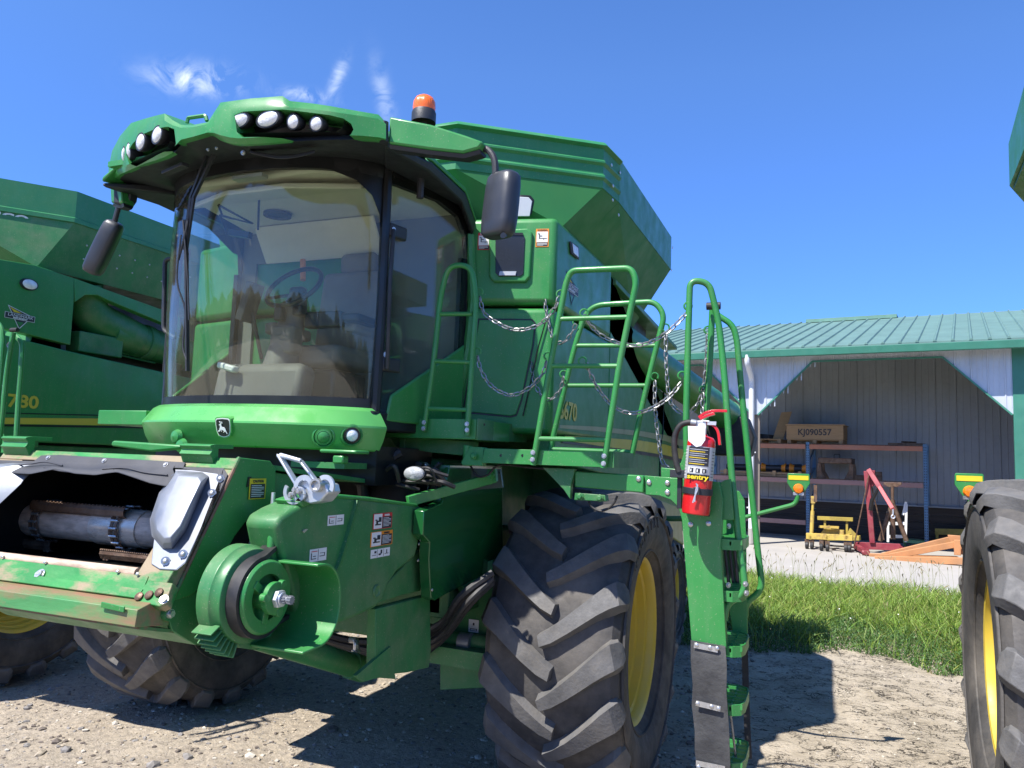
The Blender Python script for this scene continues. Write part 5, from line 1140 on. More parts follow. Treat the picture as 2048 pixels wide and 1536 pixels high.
# black frame round the glass
mb = MB(); sheet(mb, [arow(HW*.99+.004, .250, ZB-.035), arow(HW*.99+.004, .253, ZB+.03)], .02); mb.build('windshield_seal', M['black'], ws, ang=80)
mb = MB(); sheet(mb, [arow(HW*.99+.006, .341, ZT-.03), arow(HW+.01, .341, ZT+.05)], .03); mb.build('windshield_seal', M['black'], ws, ang=80)
for sg in (-1, 1):   # corner arcs that round off the glass at its upper corners
    mb = MB(); rows = []
    pl_ = [V((*arc(sg*t, HW*.995+.004, .345 if z > 2.8 else .28), z)) for t, z in ((.30, ZT-.012), (.55, ZT-.035), (.72, ZT-.075), (.85, ZT-.14), (.93, ZT-.23), (.975, ZT-.36), (.99, ZT-.6), (.995, ZB))]
    pr_ = [V((*arc(sg*t, HW*.995+.004, .345 if z > 2.8 else .28), z)) for t, z in ((.30, ZT+.05), (.55, ZT+.05), (.72, ZT+.05), (.90, ZT+.05), (1., ZT+.05), (1.02, ZT-.3), (1.025, ZT-.6), (1.03, ZB))]
    mb.loft([[a, b, b+V((0, .012, 0)), a+V((0, .012, 0))] for a, b in zip(pl_, pr_)]); mb.build('glass_corner', M['black'], ws)
    mb = MB(); mb.tube([V((*arc(sg, HW, .30), ZB-.03)), V((*arc(sg, HW*1.01, .31), 2.8)), V((*arc(sg, HW, .30), ZT+.04))], .028, 8); mb.build('front_pillar', M['black'], cab)
# sides: doors of glass between front and rear pillar
for sg in (-1, 1):
    xf, xr = CX+sg*(HW+.01), CX+sg*.875; yr = 4.10
    def sd_(t, z): return V((xf+(xr-xf)*t, YC+(yr-YC)*t, z))
    inn = V((-sg*.01, .002, 0))
    mb = MB(); mb.prism([sd_(.0, ZB-.02), sd_(.75, ZB-.02), sd_(.98, 2.62), sd_(1., ZT+.02), sd_(.0, ZT+.0)], inn); dg = mb.build('door_glass', M['glass2'], cab)
    mb = MB()
    mb.prism([sd_(.93, ZT-.3), sd_(1.02, ZT-.3), sd_(1.02, ZB-.1), sd_(.90, ZB-.1), sd_(.93, 2.6)], inn*3); mb.prism([sd_(-.01, ZT+.04), sd_(1.02, ZT+.04), sd_(1.02, ZT-.34), sd_(.97, ZT-.16), sd_(.86, ZT-.06), sd_(.60, ZT-.02), sd_(.05, ZT-.04)], inn*3); mb.build('door_frame', M['black'], cab)
    mb = MB(); mb.prism([sd_(.07, ZB-.08), sd_(.99, ZB-.08), sd_(.99, 2.68), sd_(.90, 2.64), sd_(.12, ZB+.06)], -inn*2); mb.build('door_panel', g, cab, bev=.01)
    mb = MB()
    for t, z in ((.05, 3.20), (.05, 2.53)): mb.bolt(sd_(t, z)+V((sg*.02, -.01, 0)), V((sg*.5, -1, 0)), .013, .01)
    mb.build('hinge_bolts', M['bolt'], cab)
    mb = MB()
    for z in (3.20, 2.48): mb.box(sd_(.10, z)+V((sg*.012, 0, 0)), (.03, .13, .075), Matrix.Rotation(-sg*.24, 3, 'Z'))
    mb.tube([sd_(.05, 3.2)+V((sg*.03, -.02, 0)), sd_(.04, 2.9)+V((sg*.03, -.02, 0)), sd_(.05, 2.45)+V((sg*.035, -.02, 0))], .013, 8); mb.build('door_hinge', M['plastic'], cab, bev=.01)
# rear wall, with window
mb = MB(); mb.prism([(CX-.87, 4.11, 2.2), (CX+.87, 4.11, 2.2), (CX+.87, 4.11, 2.55), (CX-.87, 4.11, 2.55)], (0, .03, 0)); mb.prism([(CX-.87, 4.11, 3.28), (CX+.87, 4.11, 3.28), (CX+.87, 4.11, 3.56), (CX-.87, 4.11, 3.56)], (0, .03, 0))
for x in (-.87, .02): mb.prism([(CX+x, 4.11, 2.55), (CX+x+(.14 if x < 0 else .85), 4.11, 2.55), (CX+x+(.14 if x < 0 else .85), 4.11, 3.28), (CX+x, 4.11, 3.28)], (0, .03, 0))
mb.build('rear_wall', pbr('cab_rear_lining', (.22, .21, .19), .8), cab)
# interior ---------------------------------------------------------------
mb = MB(); mb.prism([(CX-.66, 3.42, 3.490), (CX-.80, 4.125, 3.490), (CX+.80, 4.125, 3.490), (CX+.66, 3.42, 3.490), (CX+.40, 3.2, 3.470), (CX-.40, 3.2, 3.470)], (0, 0, .05)); hl = mb.build('headliner', M['beige'], cab, bev=.02)
mb = MB(); mb.prism([(CX-.60, 3.47, 3.487), (CX+.60, 3.47, 3.487), (CX+.60, 3.36, 3.44), (CX+.2, 3.22, 3.44), (CX-.2, 3.22, 3.44), (CX-.60, 3.36, 3.44)], (0, 0, -.03)); mb.prism([(CX-.62, 3.95, 3.487), (CX+.3, 3.95, 3.487), (CX+.3, 4.08, 3.290), (CX-.62, 4.08, 3.290)], (0, 0, -.03)); mb.build('console_trim', M['beige'], hl, bev=.015)
mb = MB(); mb.lathe([(0, -.012), (.055, -.012), (.06, -.02), (.085, -.018), (.085, 0)], PZ(555, 427, 3.482), UZ, 28); mb.build('speaker', pbr('speaker_grille', (.10, .10, .09), .8, bump=.6, bs=300), hl)
mb = MB(); mb.lathe([(0, -.01), (.03, -.01), (.04, 0)], PZ(548, 470, 3.482), UZ, 20); mb.box(PZ(500, 355, 3.450), (.2, .05, .02)); mb.build('roof_vent', M['silver'], hl)
seat = MB(); X0 = PY(655, 720, 3.75).x
seat.box((X0, 3.72, 2.55), (.48, .42, .12)); seat.box((X0, 3.98, 2.86), (.46, .11, .56), Matrix.Rotation(-.12, 3, 'X')); seat.box((X0, 4.03, 3.2), (.26, .09, .14)); st_ = seat.build('seat', M['seat'], cab, bev=.04, seg=3)
mb = MB(); mb.box((X0, 3.75, 2.36), (.34, .34, .24)); mb.build('seat_base', M['black'], st_, bev=.02)
mb = MB()
for sg in (-1, 1): mb.box((X0+sg*.27, 3.72, 2.72), (.09, .34, .07))
mb.build('armrest', M['seat'], st_, bev=.02)
mb = MB(); mb.box((X0+.30, 3.6, 2.75), (.14, .22, .05)); mb.build('control_lever', M['black'], st_, bev=.015)
sb = MB(); sb.box((CX+.16, 3.93, 2.62), (.30, .2, .5), Matrix.Rotation(.1, 3, 'X')) ; 
WC = PY(588, 574, 3.48); wx = V((1, 0, .02)).normalized(); wu = V((0, .62, .78)).normalized(); wn_ = wx.cross(wu)
ring_ = [WC+wx*.165*cos(a)+wu*.165*sin(a) for a in np.linspace(0, 2*pi, 41)[:-1]]
mb = MB(); mb.tube(ring_, .014, 8, closed=True)
HB = WC+wn_*(.05 if wn_.z < 0 else -.05)
for a in (-.6, 3.7, 1.57+3.14): mb.tube([HB, HB*.4+(WC+wx*.165*cos(a)+wu*.165*sin(a))*.6, WC+wx*.165*cos(a)+wu*.165*sin(a)], .010, 6)
sw = mb.build('steering_wheel', M['black'], cab)
mb = MB(); mb.box(HB, (.10, .06, .08)); mb.build('wheel_hub', M['black'], sw, bev=.02)
mb = MB(); mb.tube([HB, HB+V((0, -.02, -.12)), V((WC.x-.03, 3.38, 2.28))], [.05, .07, .11], 12); mb.box((WC.x+.02, 3.42, 2.62), (.16, .10, .16)); mb.build('steering_column', M['console'], cab, bev=.02)
mb = MB(); mb.prism([(CX-.25, 3.25, 2.23), (CX+.35, 3.25, 2.23), (CX+.25, 3.5, 2.23), (CX-.2, 3.5, 2.23)], (.0, .05, .25)); mb.build('pedal_cover', M['console'], cab, bev=.05, seg=3)
mb = MB(); mb.box(PY(560, 628, 3.38), (.05, .05, .08)); mb.box(PY(650, 640, 3.5), (.24, .06, .09)); mb.box(PY(600, 600, 3.45)+V((0, 0, -.06)), (.06, .06, .06)); mb.build('switch_cluster', M['black'], cab, bev=.01)
mb = MB(); mb.tube([PY(606, 560, 3.95), PY(606, 520, 3.98)], .018, 8); mb.build('fire_tool', M['orange'], cab)
mb = MB(); p = PY(500, 605, 3.30); mb.box(p, (.05, .10, .22), Matrix.Rotation(.3, 3, 'Y')); mb.tube([p, p+V((.02, .1, -.3))], .012, 6); mb.build('display_monitor', M['plastic'], cab, bev=.012)
mb = MB(); a_ = PY(437, 410, 3.3); mb.tube([a_, PY(505, 447, 3.35), PY(445, 432, 3.35), a_], .008, 6); mb.tube([PY(440, 430, 3.3), PY(455, 470, 3.3)], .008, 6); mb.box(PY(480, 468, 3.3), (.15, .03, .035), Matrix.Rotation(.2, 3, 'Y')); mb.tube([PY(518, 400, 3.4), PY(516, 460, 3.4)], .006, 6); mb.build('sun_visor_arm', M['black'], cab)
mb = MB(); mb.box(PY(456, 735, 3.25), (.12, .05, .035), Matrix.Rotation(.25, 3, 'Y')); mb.build('foot_rest', M['white'], cab, bev=.01)

# ---- fascia below the glass
mb = MB()
rows = [arow(.70, .25, 2.245), arow(.725, .31, 2.243), arow(.745, .36, 2.225), arow(.790, .43, 2.150), arow(.792, .432, 2.140), arow(.775, .40, 2.075), arow(.755, .36, 2.030), arow(.745, .345, 2.022), arow(.70, .20, 2.022)]
sheet(mb, rows, .03); fas = mb.build('front_fascia', M['lightgreen'], mach, ang=18)
mb = MB(); mb.prism([(CX-.70, YC-.0, 2.03), (CX+.70, YC-.0, 2.03), (CX+.45, YC-.2, 2.03), (CX-.45, YC-.2, 2.03)], (0, 0, .02)); mb.build('fascia_underside', M['black'], fas)
def on_fascia(u, v, w=.785, d=.418):
    best = None
    for i in range(401):
        t = -1+2*i/400; x, y = arc(t, w, d); p = PY(u, v, y)
        e = abs(p.x-x)
        if best is None or e < best[0]: best = (e, p, t)
    t = best[2]; x0, y0 = arc(t-.01, w, d); x1, y1 = arc(t+.01, w, d); tt = V((x1-x0, y1-y0, 0)).normalized(); n_ = V((tt.y, -tt.x, 0)); n_ = n_ if n_.y < 0 else -n_
    return best[1], tt, n_
# leaping deer badge
p, tt, n_ = on_fascia(451, 854); up = (UZ+n_*.25).normalized(); n2 = tt.cross(up).normalized(); n2 = n2 if n2.y < 0 else -n2
def badge_pts(s, w_=.042, h_=.046): return [p+n2*.016+tt*x*w_*s+up*y*h_*s for x, y in ((-.78, 1), (0, 1.06), (.78, 1), (.98, .85), (1, .3), (.92, -.45), (.72, -.85), (.35, -1), (0, -1.05), (-.35, -1), (-.72, -.85), (-.92, -.45), (-1, .3), (-.98, .85))]
mb = MB(); mb.prism(badge_pts(1.12), -n2*.04, 2); mb.prism([q+n2*.002 for q in badge_pts(1.0)], -n2*.01, 0); mb.prism([q+n2*.004 for q in badge_pts(.9)], -n2*.01, 1)
deer = [(-.70, -.30), (-.55, -.36), (-.34, -.26), (-.36, -.10), (-.18, -.12), (.08, -.18), (.22, -.30), (.42, -.34), (.62, -.62), (.66, -.58), (.52, -.28), (.44, -.10), (.34, .08), (.20, .18), (-.02, .20), (-.12, .34), (-.14, .52), (-.30, .56), (-.48, .44), (-.46, .38), (-.32, .38), (-.36, .14), (-.44, -.02), (-.50, -.18), (-.62, -.20)]
sc2 = .042*.95; dp = [p+n2*.0225+tt*x*sc2+up*(y*.046*.95-.004) for x, y in deer]
mb.prism(dp, n2*.002, 0)
for a_, b_ in (((-.16, .54), (-.02, .80)), ((-.22, .56), (-.24, .84)), ((-.14, .62), (.08, .66)), ((-.24, .70), (-.40, .82)), ((.30, -.28), (.10, -.42)), ((-.30, -.10), (-.14, -.34))):
    A = p+n2*.0235+tt*a_[0]*sc2+up*(a_[1]*.044-.004); B = p+n2*.0235+tt*b_[0]*sc2+up*(b_[1]*.044-.004); mb.tube([A, B], .0016, 5, mi=0)
mb.build('deer_badge', [M['white'], M['black'], M['lightgreen']], fas)
for (u, v), nm, mt in (((703, 870), 'headlight', 'lens'), ((647, 873), 'headlight_blank', 'green')):
    p, tt, n_ = on_fascia(u, v, .775, .40); n3 = (n_+V((0, 0, -.15))).normalized(); 
    mb = MB(); mb.lathe([(.058, .0), (.056, .012), (.048, .016), (.042, .008)], p+n_*-.004, n3, 28); hr = mb.build(nm, M['green'], fas)
    mb = MB(); mb.lathe([(.042, .012), (.040, .018), (.034, .018), (.030, .020)], p-n_*.004, n3, 28); mb.build('bezel', M['black'] if nm == 'headlight' else M['green'], hr)
    mb = MB(); mb.lathe([(.031, .016), (.02, .024), (0, .026)], p-n_*.004, n3, 24); mb.build('lens', M[mt], hr)
mb = MB(); 
for (u, v) in ((352, 873), (362, 892)): p, tt, n_ = on_fascia(u, v); mb.lathe([(.04, 0), (.03, .02), (0, .03)], p-n_*.01, n_, 20)
mb.build('headlight_blank', g, fas)
# small side platform and amber marker at the far side of the cab
mb = MB(); mb.prism([(CX-1.12, 3.3, 2.13), (CX-.74, 3.3, 2.13), (CX-.80, 4.0, 2.13), (CX-1.12, 4.0, 2.13)], (0, 0, .085)); mb.build('far_platform', g, mach, bev=.005)
p = PY(320, 874, 3.2); mb = MB(); mb.box(p, (.075, .03, .075)); al = mb.build('marker_lamp', M['amber'], mach, bev=.006); mb = MB(); mb.box(p+V((0, .025, 0)), (.09, .02, .09)); mb.build('lamp_base', M['plastic'], al)

# ---- roof
stn = [(216, 3.16), (250, 2.98), (330, 2.80), (400, 2.73), (470, 2.71), (560, 2.72), (660, 2.80), (775, 2.96)]
def ry(u):
    for (a, b), (c, d) in zip(stn, stn[1:]):
        if a <= u <= c: return b+(d-b)*(u-a)/(c-a)
    return stn[0][1] if u < stn[0][0] else stn[-1][1]
upper = [(217, 335), (224, 302), (240, 272), (262, 246), (300, 234), (329, 227), (345, 240), (362, 250), (385, 250), (416, 244), (428, 225), (441, 205), (500, 197), (565, 192), (580, 202), (620, 206), (660, 212), (710, 221), (757, 229), (772, 245)]
lower = [(217, 372), (228, 358), (240, 349), (262, 339), (287, 328), (310, 321), (330, 314), (352, 310), (369, 306), (358, 282), (390, 276), (420, 267), (447, 285), (478, 289), (510, 288), (560, 284), (620, 280), (660, 279), (720, 279), (770, 283)]
def interp(L_, n):
    d = [0]
    for a, b in zip(L_, L_[1:]): d.append(d[-1]+sqrt((a[0]-b[0])**2+(a[1]-b[1])**2))
    return d
# pair the two outlines by station
us = sorted(set([217, 224, 232, 240, 250, 262, 275, 290, 310, 329, 345, 362, 372, 385, 400, 416, 428, 441, 460, 478, 500, 530, 565, 580, 600, 630, 660, 690, 720, 757, 772]))
def yv(L_, u):
    L2 = sorted(L_)
    for (a, b), (c, d) in zip(L2, L2[1:]):
        if a <= u <= c: return b+(d-b)*(u-a)/max(1e-6, c-a)
    return L2[0][1] if u < L2[0][0] else L2[-1][1]
lower2 = [(217, 372), (228, 358), (240, 349), (262, 339), (287, 328), (310, 321), (330, 314), (350, 303), (362, 284), (390, 276), (420, 267), (447, 285), (478, 289), (510, 288), (560, 284), (620, 280), (660, 279), (720, 279), (772, 283)]
rings = []
for u in us:
    y = ry(u); vt, vb = yv(upper, u), yv(lower2, u); T, B = PY(u, vt, y+.02), PY(u, vb, y+.015); m1 = PY(u, vt+(vb-vt)*.16, y-.012); m2 = PY(u, vb-(vb-vt)*.14, y-.014)
    back = V((CX, 4.0, 0))-V((T.x, T.y, 0)); back = back.normalized()*.20
    bk = back*.15; rings.append([T, m1, m2, B, V((B.x+bk.x, B.y+bk.y, B.z+.004)), V((T.x+back.x, T.y+back.y, T.z+.01))])
mb = MB(); mb.loft(rings); vis = mb.build('roof_visor', g, mach, bev=0, ang=30)
def pod(pts, y0, y1, depth=.14):
    c_ = MB(); n = len(pts); f_ = []; b_ = []
    for u, v in pts:
        y = ry(u); f_.append(PY(u, v, y-.06)); b_.append(PY(u, v, y-.06)+V((0, .06+depth, 0)))
    c_.loft([f_, b_]); return c_
podR = [(455, 222), (470, 214), (560, 208), (610, 214), (668, 223), (684, 234), (689, 246), (684, 256), (672, 263), (560, 265), (470, 266), (460, 256)]
podL = [(246, 306), (256, 284), (272, 266), (300, 254), (326, 248), (337, 252), (341, 282), (334, 294), (310, 303), (282, 316), (260, 327), (250, 324)]
cut(vis, [pod(podR, 0, 0), pod(podL, 0, 0)])
for pts in (podR, podL):   # dark lining of each recess
    mb = MB(); f_, b_ = [], []
    for u, v in pts: y = ry(u); f_.append(PY(u, v, y+.004)); b_.append(f_[-1]+V((0, .115, 0)))
    n = len(pts); mb.add(f_+b_, [(i, (i+1) % n, n+(i+1) % n, n+i) for i in range(n)]+[tuple(range(n, 2*n))]); mb.build('lamp_recess', M['black'], vis, smooth=False)
def lamp(u, v, w_, h_, roll=0, off=.012):
    y = ry(u)+off; p = PY(u, v, y); dd = (p-EYE).length/F; rx, rz = w_*dd*1.15, h_*dd*1.0; d = V((sin(R(0)), -1, -.25)).normalized()
    if u < 400: d = V((-.35, -1, -.2)).normalized()
    a_, b_, _ = frame(d); a_ = V((1, d.x*-(-1)*0, 0)); a_ = (a_-d*a_.dot(d)).normalized(); b_ = d.cross(a_); b_ = b_ if b_.z > 0 else -b_
    c_, s_ = cos(R(roll)), sin(R(roll)); A = a_*c_+b_*s_; B = b_*c_-a_*s_
    def el(k, h, n=28): return [p+A*rx*k*cos(2*pi*i/n)+B*rz*k*sin(2*pi*i/n)+d*h for i in range(n)]
    mb = MB(); mb.loft([el(1.0, 0), el(.85, .010), el(.5, .018), el(.05, .020)]); ln = mb.build('roof_lamp', M['lens'], vis)
    mb = MB(); mb.loft([el(1.02, .010), el(1.07, .006), el(1.09, -.01), el(.95, -.035), el(.6, -.06)], caps=True); mb.build('lamp_housing', M['plastic'], ln)
    mb = MB(); q = p+B*rz*1.15; mb.box(q+B*.012-d*.02, (.035, .03, .03)); mb.build('lamp_mount', M['plastic'], ln)
for a_ in ((479, 241, 22, 14, 8), (538, 238, 23, 15, 8), (588, 244, 12, 14, 0), (634, 248, 13, 14, 0), (317, 270, 19, 14, 15), (284, 284, 17, 14, 15), (261, 302, 6, 14, 0), (251, 310, 5, 14, -10)): lamp(*a_)
# roof shell, lining and the strap in the notch
def rp(u, v, y): return PY(u, v, y)
L0 = rings
top_ring = [r[5] for r in L0]; bot_ring = [r[4] for r in L0]
ZR = 3.47
side_r = [V((-1.90, 3.15, 3.42)), V((-1.93, 3.6, 3.46)), V((-1.93, 3.98, 3.44))]; side_l = [V((2*CX-p.x, p.y, p.z)) for p in side_r]
mb = MB(); und = [r[3]+V((0, .012, .004)) for r in L0]
zin = 3.50
inner = [V((CX+(p.x-CX)*.80, 3.42+(p.y-2.7)*.05, zin)) for p in und]
glass_top = arow(HW+.02, .315, ZT+.035, len(und)-1)
mb.loft([[a, a+(b-a)*.5+V((0, 0, -.0)), b, b+V((0, .02, .03)), a+V((0, .02, .03))] for a, b in zip(und, glass_top)]); mb.build('visor_lining', M['under'], mach, ang=60)
for sg in (-1, 1):
    def mx(p): return p if sg > 0 else V((2*CX-p.x, p.y, p.z))
    A = [mx(V(q)) for q in ((CX+.93, 3.04, 3.47), (CX+.95, 3.45, 3.50), (CX+.94, 3.86, 3.475), (CX+.92, 4.08, 3.36))]
    B = [mx(V(q)) for q in ((CX+.72, 3.38, 3.52), (CX+.78, 3.7, 3.52), (CX+.86, 4.0, 3.50), (CX+.88, 4.14, 3.34))]
    C_ = [mx(V(q)) for q in ((CX+.94, 3.04, 3.50), (CX+.97, 3.45, 3.55), (CX+.96, 3.88, 3.53), (CX+.93, 4.10, 3.42))]
    mb = MB(); mb.loft([[a, b, b+V((0, 0, .06)), c] for a, b, c in zip(A, B, C_)]); mb.build('roof_side', M['under'], mach, bev=.012)
    D_ = [mx(V(q)) for q in ((CX+.84, 3.05, 3.58), (CX+.88, 3.45, 3.62), (CX+.86, 3.88, 3.60), (CX+.82, 4.10, 3.50))]
    mb = MB(); mb.loft([[a+V((0, 0, .002)), a+V((0, 0, .03)), b+V((0, 0, .02)), b] for a, b in zip(C_, D_)]); mb.build('roof_edge', g, mach, bev=.008)
mb = MB(); mb.prism([(CX-.84, 2.99, 3.56), (CX+.84, 2.99, 3.56), (CX+.88, 3.45, 3.60), (CX+.82, 4.08, 3.52), (CX-.82, 4.08, 3.52), (CX-.88, 3.45, 3.60)], (0, 0, .03)); mb.build('roof_panel', g, mach)
mb = MB(); Yr = 2.86; mb.tube(fillet([PY(374, 246, Yr), PY(376, 236, Yr), PY(411, 231, Yr), PY(414, 242, Yr)], .01), .010, 6); mb.build('roof_grab_strap', g, mach)
# black details under the visor
mb = MB(); mb.loft([[PY(500+a*130, 300+10*sin(pi*a), 2.86), PY(500+a*130, 306+12*sin(pi*a), 2.86), PY(500+a*130, 306+12*sin(pi*a), 2.93), PY(500+a*130, 300+10*sin(pi*a), 2.93)] for a in np.linspace(0, 1, 12)]); mb.build('visor_rib', M['under'], mach, bev=.003); mb = MB(); mb.box(PY(350, 338, 2.95), (.22, .04, .02), Matrix.Rotation(-.3, 3, 'Z')); mb.build('visor_rib', M['under'], mach, bev=.003)
mb = MB(); mb.bolt(PY(487, 306, 2.83), -UY, .010, .012); mb.bolt(PY(417, 300, 2.83), -UY, .006, .01); mb.bolt(PY(434, 297, 2.83), -UY, .006, .01); mb.build('visor_bolts', M['bolt'], mach)
# wipers
wp = MB(); 
for o in (0, 14):
    wp.bar(PY(415+o, 308, 2.98), PY(382+o*.4, 395, 3.02), .012, .018, up=UY); wp.bar(PY(382+o*.4, 395, 3.02), PY(368+o*.3, 500, 3.06), .016, .014, up=UY)
mb = wp; wiper = wp.build('wiper_arm', M['plastic'], cab)
mb = MB(); mb.bar(PY(372, 440, 3.05), PY(375, 742, 3.07), .010, .022, up=UY); mb.tube(spline([PY(357, 520, 3.04), PY(372, 460, 3.03), PY(384, 400, 3.03), PY(396, 360, 3.03)], 5), .006, 6); mb.tube(spline([PY(362, 470, 3.03), PY(354, 560, 3.04), PY(370, 620, 3.06), PY(366, 690, 3.06), PY(373, 720, 3.06)], 5), .005, 6); mb.tube(spline([PY(366, 440, 3.03), PY(374, 540, 3.04), PY(378, 640, 3.05)], 4), .005, 6); mb.build('wiper_blade', M['plastic'], wiper)
mb = MB()
for k in range(5): mb.bar(PY(355+k*5, 420-k*9, 3.02), PY(365+k*5, 408-k*9, 3.02), .008, .014, up=UY)
mb.build('wiper_linkage', M['plastic'], wiper)
# grab handle on the far side
mb = MB(); gx_ = CX-.86; mb.tube(fillet([PY(352, 515, 3.38), PY(330, 520, 3.38), PY(327, 660, 3.38), PY(350, 676, 3.38)], .03), .013, 8); mb.build('grab_handle', M['plastic'], mach)
# beacon
mb = MB(); bp_ = PY(847, 246, 3.55); sc3 = (bp_-EYE).length/F; r3 = 23*sc3
mb.lathe([(r3*1.0, 0), (r3*1.0, .8*r3), (r3*.92, 1.0*r3)], bp_, UZ, 32); bc = mb.build('beacon_base', M['plastic'], mach)
mb = MB(); mb.lathe([(r3*.90, .85*r3), (r3*.94, 1.3*r3), (r3*.90, 1.75*r3), (r3*.72, 2.1*r3), (r3*.4, 2.3*r3), (0, 2.35*r3)], bp_, UZ, 32); mb.build('beacon_dome', M['beaconm'], bc)
mb = MB(); mb.tube([bp_, V((bp_.x, bp_.y, 3.4))], .02, 8); mb.build('beacon_post', M['plastic'], bc)
# mirrors: right arm (green wing), rod and head, and the same on the far side
def mirror(mx, arm_pts, rod, head_c, tilt, hw_, hh_, name='mirror'):
    mb = MB(); a_, b_, th = arm_pts; mb.loft([[p, p+V((0, .09, .0)), q+V((0, .09, 0)), q] for p, q in zip(a_, b_)]); arm = mb.build('mirror_arm', g, mach, bev=.01)
    mb = MB(); mb.loft([[p+V((0, .012, -.002)), p+V((0, .085, -.002)), p+V((0, .075, -.02)), p+V((0, .02, -.02))] for p in b_]); mb.build('arm_underside', M['under'], arm)
    mb = MB(); mb.tube(fillet(rod, .05), .016, 10); mb.build('mirror_rod', M['plastic'], arm)
    mb = MB(); n = 20; rings = []
    for h, k in ((-1., .55), (-.97, .78), (-.85, .95), (-.5, 1.0), (0, 1.0), (.55, .98), (.85, .92), (.96, .75), (1., .5)):
        rings.append([V(head_c)+tilt@V((hw_*k*abs(cos(t))**.6*(1 if cos(t) > 0 else -1), .055*k*abs(sin(t))**.6*(1 if sin(t) > 0 else -1)+.01*h, hh_*h)) for t in np.linspace(0, 2*pi, n+1)[:-1]])
    mb.loft(rings); hd = mb.build('mirror_head', M['mirror'], arm, ang=70); return arm, hd
YM = 3.12
aT = [PY(u, v, y) for u, v, y in ((778, 232, 2.98), (860, 248, 3.04), (930, 270, 3.10), (966, 283, 3.12))]; aB = [PY(u, v, y) for u, v, y in ((776, 286, 2.98), (860, 298, 3.04), (925, 305, 3.10), (958, 296, 3.12))]
hc = PY(1002, 410, YM+.06)
arm, hd = mirror(1, (aT, aB, .09), [PY(945, 296, YM+.05), PY(975, 296, YM+.05), PY(990, 318, YM+.05), PY(991, 350, YM+.05)], hc, Matrix.Rotation(.03, 3, 'Y')@Matrix.Rotation(-.35, 3, 'Z'), .088, .158)
mb = MB(); q = PY(1008, 472, YM-.0); mb.cyl(q, q+V((0, -.01, .0)), .014, 12); mb.build('mirror_knob', M['black'], hd)
mb = MB(); mb.tube([PY(768, 245, 2.97), PY(768, 285, 2.97)], .022, 10); mb.build('arm_hinge', M['plastic'], arm)
YL = 3.3; aT = [PY(u, v, y) for u, v, y in ((240, 352, 3.15), (228, 356, 3.22), (220, 362, YL))]; aB = [PY(u, v, y) for u, v, y in ((243, 404, 3.15), (236, 408, 3.22), (222, 405, YL))]
mirror(-1, (aT, aB, .09), [PY(240, 395, YL), PY(238, 412, YL), PY(229, 445, YL)], PY(207, 495, YL), Matrix.Rotation(.45, 3, 'Y')@Matrix.Rotation(.35, 3, 'Z'), .058, .175)
mb = MB(); mb.prism(PP(PY, [(226, 368), (262, 372), (258, 398), (250, 410), (226, 406)], 3.2), (0, .06, 0)); mb.build('mirror_bracket', M['under'], mach, bev=.01)

# ================================================================== BODY BEHIND THE CAB
XB = -1.49
A0 = V((-2.02, 4.13, 0)); B0 = V((XB, 4.25, 0)); bn = V((B0-A0)).cross(UZ).normalized(); bn = bn if bn.y < 0 else -bn
def PB(u, v, off=0): return PN(u, v, A0+bn*off, bn)
zt1 = PX(1114, 434, XB).z; zm = PX(1108, 608, XB).z
rear = 9.6
mb = MB(); ll = lambda z: [V((2*CX-XB, 4.25, z)), V((2*CX+2.02, 4.13, z)), V((-2.02, 4.13, z)), V((XB, 4.25, z)), V((XB, 5.55, z)), V((2*CX-XB, 5.55, z))]
mb.loft([ll(2.16), ll(zm-.02), ]); low = mb.build('lower_body', g, mach, bev=.035, seg=3)
mb = MB(); mb.loft([ll(zm+.0), ll(zt1)]); upb = mb.build('upper_body', g, mach, bev=.035, seg=3)
# side shields along the machine
mb = MB(); zs = 2.0
side = [(5.56, 3.42), (5.56, 3.0), (6.9, 2.80), (9.4, 2.55), (9.4, 1.85), (8.2, 1.5), (6.4, 1.62), (5.9, 1.9), (4.35, 2.0), (4.35, 2.14), (5.56, 2.14)]
mb.prism([(XB-.005, y, z) for y, z in side], (-.12, 0, 0)); sb_ = mb.build('side_shield_rear', g, mach, bev=.01)
mb = MB(); mb.prism([(2*CX-XB+.005, y, z) for y, z in side], (.12, 0, 0)); mb.build('side_shield_rear', g, mach, bev=.01)
mb = MB(); mb.prism([(XB-.13, 5.56, 1.7), (XB-.13, 9.3, 1.7), (XB-.13, 9.3, 2.6), (XB-.13, 6.9, 2.85), (XB-.13, 5.56, 3.2)], (-2.5, 0, 0)); mb.build('rear_body', gd, mach)
# dark gap between tank and side: engine deck with shelf
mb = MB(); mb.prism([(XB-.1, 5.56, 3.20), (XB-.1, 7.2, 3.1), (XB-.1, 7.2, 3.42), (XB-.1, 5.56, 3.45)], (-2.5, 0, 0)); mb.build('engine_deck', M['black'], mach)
mb = MB(); mb.prism([(XB+.02, 5.60, 3.40), (XB+.02, 8.2, 3.28), (XB+.02, 8.2, 3.24), (XB+.02, 5.60, 3.36)], (-.45, 0, 0)); mb.build('deck_edge', gd, mach, bev=.006)
